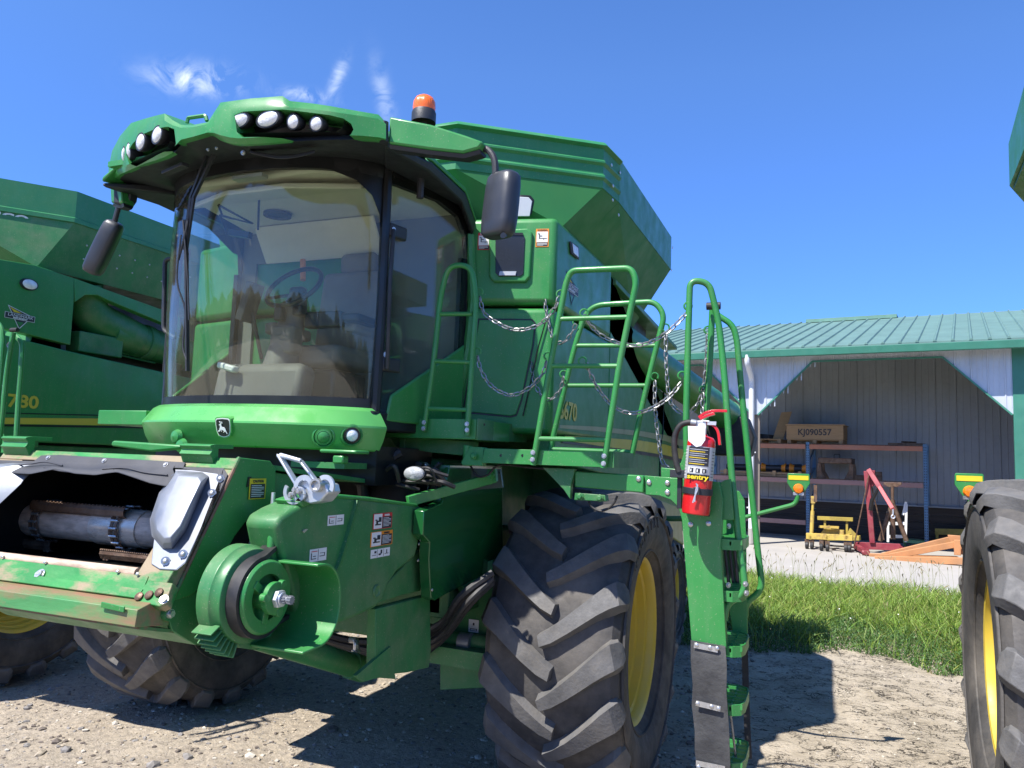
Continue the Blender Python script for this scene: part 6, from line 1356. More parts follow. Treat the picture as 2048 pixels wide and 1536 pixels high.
# face details: recessed frame with black window
def boxq(mb, pts, out, mi=0, inn=.0): mb.prism([PB(u, v, inn) for u, v in pts], bn*out, mi)
mb = MB(); pts = [(979, 470), (986, 461), (1056, 458), (1066, 466), (1061, 555), (1052, 566), (988, 566), (979, 556)]; boxq(mb, pts, .022); fr_ = mb.build('window_frame', g, upb, bev=.014, seg=3)
mb = MB(); boxq(mb, [(991, 476), (998, 470), (1046, 470), (1050, 476), (1047, 548), (1040, 553), (998, 553), (991, 546)], .004, inn=.024); wdw = mb.build('service_window', pbr('smoked_panel', (.02, .022, .026), .25, var=.1, rv=.04), upb, bev=.002)
mb = MB(); boxq(mb, [(1000, 543), (1033, 543), (1031, 551), (998, 551)], .006, inn=.029); mb.build('window_latch', M['silver'], wdw)
mb = MB(); boxq(mb, [(996, 466), (1046, 466), (1046, 471), (996, 471)], .006, inn=.026); mb.build('window_hinge', M['black'], wdw)
mb = MB(); pts = [(1044, 421), (1044, 395), (1051, 391), (1063, 394), (1068, 402), (1062, 432), (1042, 434)]
# vent strip, grooves, doors
mb = MB(); boxq(mb, [(945, 606), (1112, 608), (1112, 616), (947, 614)], .008); mb.build('body_groove', M['black'], upb) if False else None
mb = MB(); dpts = [(957, 637), (1065, 638), (1072, 646), (1068, 690), (1045, 800), (1034, 832), (1022, 835), (925, 826), (935, 760)]; boxq(mb, dpts, .004)
mb.build('door_gap', M['black'], low)
mb = MB(); dpts = [(959, 640), (1063, 641), (1069, 648), (1065, 690), (1042, 800), (1032, 829), (1021, 832), (928, 823), (938, 760)]; boxq(mb, dpts, .009); bd = mb.build('access_door', g, low, bev=.004)
mb = MB(); mb.tube([PB(1092, 640, .014), PB(1075, 700, .014), PB(1060, 770, .014), PB(1046, 832, .014)], .004, 6); mb.build('door_seam', M['black'], low)
# hexagon panel seal left of the door: cab rear moulding
mb = MB(); mb.tube([PB(940, 470, .01), PB(946, 600, .01), PB(935, 700, .01), PB(905, 835, .01)], .028, 8); mb.build('corner_moulding', g, low)
for (u0, v0, u1, v1, kd) in ((955, 466, 979, 500, 'dangerv'), (1071, 458, 1097, 494, 'warningv')):
    O = PB(u0, v1, .0015); tx_ = (B0-A0).normalized(); W_ = (PB(u1, v1, .0015)-O).dot(tx_); H_ = PB(u0, v0, 0).z-O.z
    def q(a, b, c, d, h, mi, mb): mb.prism([O+tx_*W_*a+UZ*H_*b+bn*h, O+tx_*W_*c+UZ*H_*b+bn*h, O+tx_*W_*c+UZ*H_*d+bn*h, O+tx_*W_*a+UZ*H_*d+bn*h], bn*.0008, mi)
    draw_label(q, kd, lambda mb, t, s, cx_, cy_, mi: mb.text(t, s*H_, O+tx_*W_*cx_+UZ*H_*cy_+bn*.003, tx_, UZ, mi, ext=.0003, bold=.0004), upb, 'warning_label')
# side lamp, dealer sign, numerals, stripes on the side (+x) face
sl_ = MB(); sl_.prism([(XB+.002, y, z) for y, z in ((lambda a, b, c, d: ((a.y, a.z), (b.y, b.z), (c.y, c.z), (d.y, d.z)))(*PP(PX, [(1137, 482), (1154, 494), (1155, 520), (1139, 508)], XB)))], (.012, 0, 0)); lp_ = sl_.build('side_lamp', M['plastic'], upb, bev=.006)
mb = MB(); mb.prism([p+V((.015, 0, 0)) for p in PP(PX, [(1140, 487), (1151, 496), (1152, 515), (1142, 506)], XB)], (.004, 0, 0)); mb.build('lamp_lens', M['lens'], lp_, bev=.003)
def dealer(par, x, yc, zc, s=1.):
    mb = MB(); P_ = lambda a, b, h: V((x+h, yc+a*s, zc+b*s))
    mb.prism([P_(-.20, .13, .001), P_(.19, .02, .001), P_(.0, -.20, .001)], (.001, 0, 0), 0); mb.prism([P_(-.18, .115, .002), P_(.17, .015, .002), P_(.0, -.18, .002)], (.001, 0, 0), 1)
    mb.prism([P_(-.17, .105, .003), P_(.02, .04, .003), P_(-.10, .04, .003)], (.001, 0, 0), 2); mb.prism([P_(-.05, -.09, .003), P_(.06, -.09, .003), P_(.0, -.16, .003)], (.001, 0, 0), 3)
    mb.prism([P_(-.235, -.062, .004), P_(.225, -.062, .004), P_(.225, .028, .004), P_(-.235, .028, .004)], (.001, 0, 0), 0); mb.prism([P_(-.228, -.056, .005), P_(.218, -.056, .005), P_(.218, .022, .005), P_(-.228, .022, .005)], (.001, 0, 0), 1)
    mb.text('LANDMARK', .060*s, P_(0, -.008, .0065), UY, UZ, 0, ext=.0003, sx=1.2, shear=.1); mb.text('IMPLEMENT', .030*s, P_(0, -.043, .0065), UY, UZ, 0, ext=.0003, sx=1.4, bold=.001)
    return mb.build('dealer_sign', [M['white'], M['dgrey'], M['yel'], M['green']], par)
q = PX(1141, 572, XB); dealer(upb, XB-.002, q.y+.02, q.z, .62)
q = PX(1136, 824, XB); mb = MB(); mb.text('S670', .155, V((XB+.003, q.y, q.z)), UY, UZ, 0, ext=.001, sx=1.15, bold=.004); mb.build('model_numerals', M['stripe'], sb_)
def strip(lo_, hi_, mt, nm):
    mb = MB(); mb.prism([(XB+.0, y, z) for y, z in lo_+hi_[::-1]], (.003, 0, 0)); mb.build(nm, mt, sb_)
def yz(L_): return [(p.y, p.z) for p in PP(PX, L_, XB)]
strip(yz([(1085, 872), (1200, 868), (1300, 884), (1365, 904), (1400, 918)]), yz([(1085, 864), (1200, 860), (1300, 873), (1365, 890), (1400, 903)]), M['cream'], 'cream_stripe') if False else None
strip(yz([(1118, 856), (1190, 862), (1280, 872), (1330, 882), (1380, 897)]), yz([(1118, 850), (1190, 853), (1280, 862), (1330, 870), (1380, 884)]), M['cream'], 'cream_stripe')
strip(yz([(1124, 880), (1200, 892), (1280, 902), (1330, 910), (1380, 922)]), yz([(1130, 872), (1200, 875), (1280, 881), (1330, 889), (1380, 903)]), M['stripe'], 'yellow_stripe')
strip(yz([(1124, 886), (1200, 898), (1280, 909), (1330, 917), (1380, 929)]), yz([(1124, 881), (1200, 893), (1280, 903), (1330, 911), (1380, 923)]), M['black'], 'black_stripe')
mb = MB()
for (u0, v0, u1, v1) in ((1328, 740, 1320, 990),): mb.tube([PX(u0, v0, XB+.001), PX(u0-2, 860, XB+.001), PX(u1, 900, XB+.001), PX(u1, v1, XB+.001)], .008, 6)
mb.build('panel_seam', M['black'], sb_)
# ---- grain tank extension
zt2 = 4.05; TXs = -1.345
def PTz(u, v): p = PZ(u, v, zt2); return V((p.x, p.y, 0))
Tc = PTz(915, 242); Tb = PTz(1208, 285); Ta = PTz(1240, 318); Tr = PX(1343, 467, Ta.x); ext_h = .0
TX = Ta.x; print('TANK', Tc, Tb, Ta, Tr)
ring_xy = [V((Tc.x, Tc.y, 0)), V((Tb.x, Tb.y, 0)), V((TX-.002, Ta.y-.004, 0)), V((TX, Ta.y, 0)), V((TX, Tr.y, 0)), V((TX-.25, Tr.y+.35, 0))]
full = ring_xy+[V((2*CX-p.x, p.y, 0)) for p in ring_xy[::-1]]
zlow = PX(1340, 551, TX).z; zl2 = PN(1208, 367, Tb, V((Tb-Tc).cross(UZ))).z; zl3 = PN(915, 328, Tb, V((Tb-Tc).cross(UZ))).z; print('tank z', zlow, zl2, zl3)
zl = (zlow+zl2+zl3)/3
n = len(full)
ctr = V((CX, 5.6, 0))
def outp(p, k): d = (p-ctr); return p+V((d.x, d.y, 0)).normalized()*k
mb = MB(); rows = []
for f_, k in ((0, 0), (.05, .02), (.10, .03), (.15, .0), (.38, .0), (.43, .018), (.47, .018), (.52, 0), (.70, .0), (.75, .018), (.79, .018), (.84, 0), (1., 0)):
    z = zl+(zt2-zl)*(1-f_); rows.append([outp(p, k if (i_ < 3 or i_ > n-4) else 0)+V((0, 0, z)) for i_, p in enumerate(full)])
inner = [[outp(p, -.02)+V((0, 0, zt2)) for p in full], [outp(p, -.02)+V((0, 0, zl)) for p in full]]
# ribs only on the front panels: sides stay plain
for r in rows:
    for i in (3, 4, n-4, n-5): pass
mb.loft(rows+inner[::-1], caps=False, wrap=True); tk = mb.build('tank_extension', M['teal'], mach, ang=25)
# hopper below it, sloping in to the body top
zb = zt1-.0
lowr = [V((-2.02, 4.24, zb)), V((XB-.03, 4.44, zb)), V((XB-.03, 4.56, zb)), V((XB-.02, 4.8, zb)), V((XB-.10, Tr.y-.1, zb-.25)), V((XB-.3, Tr.y+.1, zb-.25))]
lowf = lowr+[V((2*CX-p.x, p.y, p.z)) for p in lowr[::-1]]
mb = MB(); mb.loft([[p+V((0, 0, zl+.002)) for p in [outp(q, -.004) for q in full]], lowf], caps=True); mb.build('tank_hopper', M['hopper'], mach, smooth=False)
mb = MB()
for u, v in ((1226, 372), (1225, 400), (1223, 330), (1345, 495), (1343, 540), (1237, 430), (1240, 345)):
    p = PX(u, v, TX+.004); mb.dome(p, UX, .012, .006)
for u, v in ((1205, 438), (1225, 430), (1180, 458), (1310, 535), (1280, 560)):
    pass
mb.build('tank_rivets', M['bolt'], tk)
# tank window (pale) just above the body
nw = (Tb-Tc).cross(UZ).normalized(); nw = nw if nw.y < 0 else -nw
wpl = V((-1.75, 4.24, 3.5))
mb = MB(); mb.prism([PN(u, v, wpl, nw) for u, v in ((1028, 398), (1040, 391), (1060, 392), (1068, 402), (1062, 432), (1020, 432))], nw*.02); tw = mb.build('tank_window_frame', M['black'], mach, bev=.008)
mb = MB(); mb.prism([PN(u, v, wpl+nw*.021, nw) for u, v in ((1024, 398), (1040, 394), (1057, 395), (1064, 403), (1059, 433), (1016, 433))], nw*.006); mb.build('tank_window', M['winw'], tw, bev=.005)
# ---- unloading auger tube, folded back along the side
a_ = PX(1225, 672, -1.66); b_ = V((-1.05, 9.3, 2.72)); b_ = PY(1452, 830, 8.6)
mb = MB(); mb.tube([a_, b_], [.155, .165], 32); au_ = mb.build('unloading_auger', g, mach)
mb = MB(); e_ = (b_-a_).normalized(); mb.tube([b_, b_+e_*.16+V((0, 0, -.02))], .172, 24); mb.build('auger_end_ring', gd, au_)
mb = MB(); c_ = b_+e_*.1; mb.loft([[c_+V((x*.2, y*.2, 0)) for x, y in ((-1, -1), (1, -1), (1, 1), (-1, 1))], [c_+V((x*.26+.02, y*.2, -.22)) for x, y in ((-1, -1), (1, -1), (1, 1), (-1, 1))], [c_+V((x*.20+.04, y*.2, -.42)) for x, y in ((-1, -1), (1, -1), (1, 1), (-1, 1))]]); mb.build('auger_boot', M['hose'], au_, bev=.02)


# ================================================================== PLATFORM, RAILS AND LADDER
YD = 3.72
mb = MB(); c0_ = PY(953, 838, YD); lf = PY(760, 829, YD); zt_ = c0_.z; zb_ = PY(948, 879, YD).z
rr_ = V((-.386*4.2, 4.2, 0))
dk = [V((lf.x, YD, 0)), V((c0_.x, YD, 0)), V((c0_.x+.02, 4.14, 0)), V((lf.x, 4.14, 0))]
mb.prism([p+V((0, 0, zb_)) for p in dk], (0, 0, zt_-zb_)); mb.build('cab_platform', g, mach, bev=.004)
mb = MB(); rr0 = PY(953, 839, YD-.003)+V((.004, 0, 0)); a1 = V((rr0.x, YD, 0)); a2 = PN(1053, 856, V((c0_.x+.005, 0, 0)), V((1, 0, 0)))
mb.prism([V((c0_.x+.004, YD-.004, zt_+.004)), V((c0_.x+.004, a2.y, zt_+.0)), V((c0_.x+.004, a2.y, zb_+.01)), V((c0_.x+.004, YD-.004, zb_-.003))], (.006, 0, 0)); mb.build('platform_side', M['greend'], mach, bev=.002)
mb = MB()
for u, v in ((968, 849), (1010, 866), (1042, 871)): mb.cyl(PX(u, v, c0_.x+.0102), PX(u, v, c0_.x+.0112), .007, 10)
mb.build('platform_holes', M['black'], mach)
mb = MB(); mb.prism(PP(PY, [(780, 873), (940, 882), (936, 912), (860, 905), (790, 892)], YD+.12), (0, .12, 0)); mb.prism(PP(PY, [(800, 877), (812, 878), (812, 898), (800, 896)], YD+.117), (0, -.012, 0)); mb.build('platform_beam', M['greend'], mach, bev=.004)
p = PY(935, 911, YD+.05); mb = MB(); mb.cyl(p+V((0, 0, .055)), p+V((0, 0, -.055)), .026, 16); mb.bolt(PY(947, 912, YD), -UY, .015, .014); mb.prism(PP(PY, [(940, 893), (968, 895), (965, 932), (925, 930), (922, 925)], YD+.02), (0, .05, 0)); mb.build('platform_hinge', g, mach, bev=.003)
# second platform: front plate, floor, right plate
tl, tr_, br_, bl_ = PY(969, 893, YD), PY(1225, 908, YD), PY(1221, 936, YD), PY(963, 925, YD); z2t = (tl.z+tr_.z)/2; z2b = (br_.z+bl_.z)/2; print('DECK2', tl, tr_, z2t, z2b)
mb = MB(); mb.prism([(tl.x, YD, z2t), (tr_.x, YD, z2t), (tr_.x, YD, z2b), (tl.x-.01, YD, z2b)], (0, .012, 0)); mb.prism([(tl.x, YD+.012, z2t), (tr_.x, YD+.012, z2t), (tr_.x, 4.25, z2t), (tl.x, 4.25, z2t)], (0, 0, -.02)); plat = mb.build('ladder_platform', g, mach, bev=.002)
mb = MB(); mb.prism([V((tr_.x+.002, YD-.002, z2t+.003)), V((tr_.x+.002, 4.25, z2t+.003)), V((tr_.x+.002, 4.25, z2b)), V((tr_.x+.002, YD-.002, z2b))], (.006, 0, 0)); mb.build('platform_side', M['greend'], plat)
mb = MB(); mb.prism([(tl.x, YD+.014, z2t-.022), (tr_.x, YD+.014, z2t-.022), (tr_.x, 4.24, z2t-.022), (tl.x, 4.24, z2t-.022)], (0, 0, -.03)); mb.build('platform_underside', M['rust'], plat)
mb = MB()
for u, v in ((1002, 911), (1045, 911)): mb.cyl(PY(u, v, YD-.0005), PY(u, v, YD-.0015), .0075, 12)
mb.build('platform_holes', M['black'], plat)
mb = MB(); mb.prism(PP(PY, [(1085, 935), (1150, 938), (1142, 968), (1140, 998), (1128, 980)], YD+.06), (0, .04, 0)); mb.build('platform_gusset', M['greend'], plat, bev=.002)
mb = MB(); mb.prism(PP(PY, [(1150, 985), (1210, 990), (1212, 1003), (1148, 1000)], YD+.08), (0, .06, 0)); mb.bolt(PY(1160, 993, YD+.07), -UY, .015, .02); mb.bolt(PY(1200, 996, YD+.07), -UY, .015, .02); mb.build('ladder_pivot', M['greend'], plat, bev=.003)
mb = MB(); mb.tube(spline([PY(1177, 1000, YD+.1), PY(1185, 1015, YD+.1), PY(1205, 1022, YD+.1), PY(1225, 1010, YD+.1), PY(1235, 992, YD+.1)], 6), .006, 6); mb.tube(spline([PY(940, 930, YD+.1), PY(955, 952, YD+.1), PY(975, 950, YD+.1), PY(1000, 930, YD+.1), PY(1060, 935, YD+.08), PY(1120, 940, YD+.08)], 6), .006, 6); mb.build('loose_cable', M['hose'], plat)
def rail(name, pts, y, r=.0155, rad=.10, rungs=(), feet=(), par=None, n=12, rr=.0125):
    mb = MB()
    P_ = [PY(*q[:2], q[2] if len(q) > 2 else y) for q in pts]
    mb.tube(fillet(P_, rad, 10), r, n); ob = mb.build(name, g, par or mach)
    for q in rungs:
        mb = MB(); mb.tube([PY(q[0], q[1], y), PY(q[2], q[3], y)], rr, 10); mb.build('rung', g, ob)
    if feet:
        mb = MB()
        for u, v in feet: mb.bolt(PY(u, v, y-.016), -UY, .010, .008)
        mb.build('rail_bolts', M['bolt'], ob)
    return ob
rail('handrail', [(847, 862), (868, 720), (881, 590), (897, 530), (943, 531), (953, 597), (944, 722), (934, 870)], YD-.022, .0155, .09, rungs=((878, 628, 945, 628), (866, 722, 942, 725), (853, 817, 936, 820)), feet=((848, 845), (847, 857), (934, 848), (934, 860)))
rail('handrail', [(1066, 930), (1096, 755), (1132, 566), (1142, 541), (1262, 536), (1273, 562), (1240, 722), (1207, 936)], YD-.022, .016, .07, rungs=((1119, 638, 1256, 634), (1101, 732, 1238, 732), (1074, 877, 1212, 880)), feet=((1066, 905), (1065, 919), (1208, 912), (1207, 927)))
rail('handrail', [(1099, 905), (1150, 691), (1176, 611), (1310, 603), (1329, 630), (1289, 792), (1262, 918)], 4.15, .016, .10, rungs=((1151, 691, 1312, 691), (1129, 771, 1294, 771), (1099, 898, 1264, 904)))
# ladder top loop and two long hand rails
rail('ladder_rail', [(1374, 925, 3.900), (1372, 840, 3.900), (1377, 650, 3.900), (1380, 560, 3.900), (1418, 565, 3.920), (1437, 640, 3.940), (1448, 740, 3.940), (1462, 936, 3.920), (1476, 1073, 3.900), (1492, 1185, 3.880), (1453, 1208, 3.880), (1449, 1240, 3.880)], 3.920, .0165, .09)
rail('ladder_rail', [(1425, 612, 4.080), (1418, 760, 4.080), (1408, 862, 4.080)], 4.080, .0165, .05)
rail('ladder_rail', [(1432, 628, 4.240), (1466, 650, 4.240), (1474, 680, 4.240), (1484, 792, 4.240), (1500, 949, 4.240), (1513, 1080, 4.240), (1525, 1180, 4.240), (1492, 1205, 4.240), (1490, 1235, 4.240)], 4.220, .0165, .06)
mb = MB(); p = PY(1427, 612, 4.020); mb.cyl(p+V((-.035, 0, .0)), p+V((.035, 0, .0)), .02, 12); mb.build('rail_knob', M['hose'], mach)
YLd = 3.820
ld = MB(); ld.prism(PP(PY, [(1149, 942), (1287, 951), (1287, 986), (1149, 974)], YLd-.02), (0, .05, 0)); ladder = ld.build('ladder_arm', g, mach, bev=.006)
mb = MB(); mb.prism(PP(PY, [(1289, 951), (1362, 957), (1438, 964), (1446, 1000), (1441, 1092), (1453, 1296), (1383, 1284), (1368, 1092), (1364, 1040), (1357, 1014), (1341, 999), (1318, 991), (1289, 989)], YLd), (0, .012, 0)); mb.prism([p+V((0, .013, 0)) for p in PP(PY, [(1438, 964), (1446, 1000), (1441, 1092), (1453, 1296), (1447, 1294), (1436, 1092), (1440, 1000), (1433, 964)], YLd)], (0, .05, 0)); mb.build('stringer', g, ladder, bev=.002)
mb = MB()
for u, v in ((1277, 958), (1298, 965), (1335, 966), (1335, 985), (1347, 1002) , (1381, 1049), (1417, 1047)):
    if u == 1347: continue
    mb.dome(PY(u, v, YLd-.001 if u > 1288 else YLd-.021), -UY, .013, .008)
mb.build('carriage_bolts', M['bolt'], ladder)
mb = MB(); pts = [(1384, 1282, 0), (1450, 1292, 0), (1454, 1330, .012), (1452, 1400, -.01), (1458, 1470, .01), (1461, 1560, 0), (1396, 1560, 0), (1390, 1470, .01), (1385, 1400, -.01), (1382, 1330, .012)]
rw = []; 
for (ul, vl), (ur, vr), o in (((1382, 1280), (1451, 1292), 0), ((1382, 1320), (1454, 1332), .014), ((1386, 1370), (1453, 1382), -.004), ((1384, 1410), (1456, 1422), -.008), ((1390, 1460), (1459, 1470), .012), ((1390, 1500), (1460, 1512), .004), ((1397, 1560), (1463, 1572), 0)):
    a_, b_ = PY(ul, vl, YLd-.006-o), PY(ur, vr, YLd-.006-o); rw.append([a_, b_, b_+V((0, -.008, 0)), a_+V((0, -.008, 0))])
mb.loft(rw); rub = mb.build('rubber_flap', pbr('worn_rubber_flap', (.035, .035, .036), .65, var=.3, vs=8, dust=(.15, .15, .14), da=.4, ds=6, bump=.3, bs=60), ladder, ang=60)
mb = MB()
for (u0, v0, u1, v1) in ((1388, 1290, 1436, 1300), (1392, 1406, 1441, 1418), (1392, 1526, 1450, 1538)): mb.bar(PY(u0, v0, YLd-.028), PY(u1, v1, YLd-.028), .004, .024, up=UZ)
for u, v in ((1393, 1290), (1420, 1295), (1434, 1297), (1395, 1407), (1423, 1413), (1437, 1417), (1397, 1534)): mb.dome(PY(u, v, YLd-.03), -UY, .010, .006)
mb.build('clamp_strip', M['bolt'], rub)
mb = MB(); rw = [[PY(u, v, 4.250+o), PY(u+13, v, 4.250+o), PY(u+13, v, 4.260+o), PY(u, v, 4.260+o)] for u, v, o in ((1483, 1298, 0), (1485, 1380, .02), (1488, 1450, 0), (1491, 1518, .01))]; mb.loft(rw); mb.build('rubber_flap', M['hose'], ladder)
# rear stringer and steps
mb = MB(); mb.prism(PP(PY, [(1432, 978), (1478, 982), (1489, 1000), (1492, 1070), (1496, 1300), (1470, 1298), (1440, 1085), (1434, 1000)], 4.220), (0, .012, 0)); mb.build('stringer', g, ladder, bev=.003)
mb = MB()
for u, v in ((1437, 988), (1438, 1015), (1437, 1032), (1457, 1052), (1456, 1170), (1456, 1190), (1490, 1168), (1492, 1186)): mb.bolt(PY(u, v, 4.210 if v < 1100 else 3.860), V((1, -1, 0)), .011, .01)
mb.build('stringer_bolts', M['bolt'], ladder)
zx = [PY(1475, v, 4.020) for v in (1083, 1182, 1288, 1400, 1512)]
for i, p in enumerate(zx):
    x1 = p.x+.045; x0 = x1-.20; ya, yb = 3.845, 4.215; z = p.z
    out = [(x0, ya), (x1-.05, ya), (x1-.012, ya+.03), (x1, ya+.09), (x1, yb-.09), (x1-.012, yb-.03), (x1-.05, yb), (x0, yb)]
    mb = MB(); th = .004; o_ = [V((x, y, z)) for x, y in out]; n = len(o_)
    mb.loft([[q+V((0, 0, .022)) for q in o_], [q+V((0, 0, -.028)) for q in o_], [V((q.x-.006*(1 if q.x > x0 else -1), q.y+(.006 if q.y < 4.020 else -.006), z-.028)) for q in o_], [V((q.x-.006*(1 if q.x > x0 else -1), q.y+(.006 if q.y < 4.020 else -.006), z+.022)) for q in o_]], caps=False, wrap=True)
    for k in range(6): y = ya+.03+(yb-ya-.06)*k/5; mb.bar((x0, y, z+.008), (x1-.008, y, z+.008), .010, .022)
    for k in (.3, .7): mb.bar((x0+(x1-x0)*k, ya, z+.004), (x0+(x1-x0)*k, yb, z+.004), .008, .018)
    mb.build('step', g, ladder)
mb = MB(); 
for s_ in (0, .05): mb.tube([zx[3]+V((-.03+s_*0, -.08, 0)), zx[4]+V((.0, -.06, .0))], .006, 6)
mb.build('step_link', M['bolt'], ladder)
# rear ladder infill with slots seen between the rails
mb = MB(); mb.prism(PP(PY, [(1442, 1092), (1488, 1094), (1492, 1172), (1446, 1172)], 4.150), (0, .008, 0)); inf = mb.build('kick_plate', M['greend'], ladder)
mb = MB()
for k in range(4): mb.tube([PY(1450+k*9.5, 1100, 4.145), PY(1457+k*9, 1165, 4.145)], .008, 6)
mb.build('kick_plate_slots', M['black'], inf)
mb = MB(); mb.prism(PP(PY, [(1322, 935), (1350, 938), (1362, 925), (1368, 905), (1392, 906), (1394, 962), (1322, 955)], 3.86), (0, .012, 0)); mb.build('rail_socket', g, ladder, bev=.003); mb = MB(); mb.prism(PP(PY, [(1436, 968), (1450, 960), (1462, 958), (1468, 1040), (1440, 1040)], 3.860), (0, .01, 0)); mb.build('rail_socket', g, ladder, bev=.003)
# chains and their eyes
def chain(pts, llen=.043, r=.0040):
    P_ = spline(pts, 14); cum = [0]
    for a, b in zip(P_, P_[1:]): cum.append(cum[-1]+(b-a).length)
    n = max(2, int(cum[-1]/(llen*.74))); mb = MB()
    def at(s):
        for i in range(len(cum)-1):
            if s <= cum[i+1]: t = (s-cum[i])/max(1e-6, cum[i+1]-cum[i]); return P_[i]+(P_[i+1]-P_[i])*t
        return P_[-1]
    for k in range(n):
        c = at(cum[-1]*(k+.5)/n); t = (at(min(cum[-1], cum[-1]*(k+.7)/n))-at(cum[-1]*(k+.3)/n)).normalized(); a_, b_, _ = frame(t); sd2 = a_ if k % 2 else b_; sd2 = (a_+b_).normalized() if k % 2 else (a_-b_).normalized()
        L2, W2 = llen*.5-.004, .0100; pts_ = []
        for j in range(12):
            an = 2*pi*j/12; ca, sa = cos(an), sin(an); pts_.append(c+t*((L2-W2)*(1 if ca > 0 else -1)*(abs(ca) > .01)+W2*ca)+sd2*W2*sa)
        mb.tube(pts_, r, 5, closed=True)
    mb.build('safety_chain', M['chain'], mach)
def ch(L_, y0, y1, sag=0): 
    n = len(L_)-1; chain([PY(u, v, y0+(y1-y0)*i/n) for i, (u, v) in enumerate(L_)])
ch([(959, 593), (968, 625), (992, 644), (1023, 658), (1054, 658), (1086, 644), (1109, 617), (1119, 593)], YD, YD)
ch([(955, 712), (961, 738), (980, 769), (1008, 787), (1031, 789), (1062, 773), (1086, 746), (1093, 722)], YD, YD)
ch([(1090, 599), (1093, 628), (1099, 652), (1104, 675)], 4.240, 4.220); ch([(1115, 687), (1132, 681), (1144, 664), (1152, 648)], 4.170, 4.12)
ch([(1062, 724), (1066, 753), (1074, 777), (1090, 798), (1109, 794), (1123, 773), (1127, 753)], 4.220, 4.12)
ch([(1168, 630), (1179, 648), (1203, 671), (1234, 685), (1269, 691), (1304, 683), (1340, 660), (1377, 623)], YD-.01, 3.900)
ch([(1172, 726), (1183, 753), (1199, 781), (1226, 812), (1261, 826), (1300, 818), (1336, 796), (1363, 765)], YD-.01, 3.900)
ch([(1332, 668), (1332, 714), (1336, 777), (1343, 808), (1367, 828), (1386, 820), (1402, 793), (1410, 753), (1416, 668)], 4.13, 4.080)
ch([(1310, 761), (1310, 812), (1316, 871), (1324, 921), (1338, 937)], 4.13, 4.120); ch([(1406, 785), (1405, 806), (1404, 828)], 4.060, 4.060)
mb = MB()
for u, v, y in ((958, 584, YD), (954, 703, YD), (1121, 588, YD), (1096, 712, YD), (1168, 626, YD-.02), (1165, 722, YD-.02), (1331, 655, 4.15), (1309, 753, 4.15), (1153, 644, 4.15), (1127, 748, 4.15), (1364, 751, 3.900), (1376, 612, 3.900), (1416, 660, 4.080), (1407, 780, 4.080)):
    o = PY(u, v, y); mb.tube([o+cr*.020*cos(a)+UZ*.020*sin(a) for a in np.linspace(-.6, 4.4, 16)], .005, 6)
mb.build('chain_eyes', g, mach)
# marker arm with reflector plate behind the ladder
def marker(root, pc, arm, w_=.15):
    mb = MB(); mb.tube(fillet(arm, .09, 8), .015, 10); ar = mb.build('marker_arm', g, root)
    P_ = lambda a, b, h=0: V(pc)+V((a*w_, -h, b*w_))
    mb = MB(); mb.prism([P_(*q) for q in ((-.62, .55), (-.58, .62), (.58, .62), (.62, .55), (.64, .05), (.26, -.56), (.18, -.62), (-.18, -.62), (-.26, -.56), (-.64, .05))], (0, .012, 0)); pt_ = mb.build('marker_plate', g, ar, bev=.002)
    mb = MB(); mb.prism([P_(*q, .001) for q in ((-.56, .50), (.56, .50), (.56, .24), (-.56, .24))], (0, -.002, 0)); mb.build('yellow_reflector', M['yel'], pt_)
    mb = MB(); mb.lathe([(.30*w_, 0), (.30*w_, .012), (.24*w_, .024), (0, .03)], P_(0, -.28, .001), -UY, 28); mb.build('amber_lens', M['amber'], pt_)
    mb = MB(); mb.bar(P_(-.3, -.58, .004), P_(.3, -.58, .004), .02, .02); mb.build('lens_bracket', M['bolt'], pt_)
ym = 5.6; marker(mach, PY(1597, 968, ym), [PY(1480, 1037, ym), PY(1592, 1008, ym), PY(1597, 985, ym)], .113)
mb = MB(); a_ = PY(1480, 1037, ym); mb.tube([a_, V((XB-.1, 5.9, a_.z-.08))], .02, 8); mb.build('marker_arm_root', gd, mach)

# ---- rear wheel arch, cream liner seen behind the tire
mb = MB(); mb.prism(PP(PX, [(1320, 1000), (1362, 1015), (1368, 1090), (1345, 1075), (1330, 1040)], -1.3), (-.03, 0, 0)); mb.build('cream_shroud', M['cream'], mach, bev=.01)
mb = MB(); mb.prism(PP(PX, [(1380, 905), (1400, 905), (1410, 960), (1395, 1010), (1350, 1010), (1330, 990), (1100, 990), (1100, 935)], XB-.02), (-.10, 0, 0)) if False else None

# ================================================================== COMBINE ON THE LEFT
DX = -5.18; XL2 = -6.60
lc = thing('combine_harvester', 'combine showing its shaded side with long yellow stripe behind the other cab', 'combine harvester', (CX+DX, 5.0, 0), 'combine harvesters parked side by side')
CL = CX+DX
P2 = lambda pts, h=0: [V((XL2+h, p.y, p.z)) for p in PP(PX, pts, XL2)]
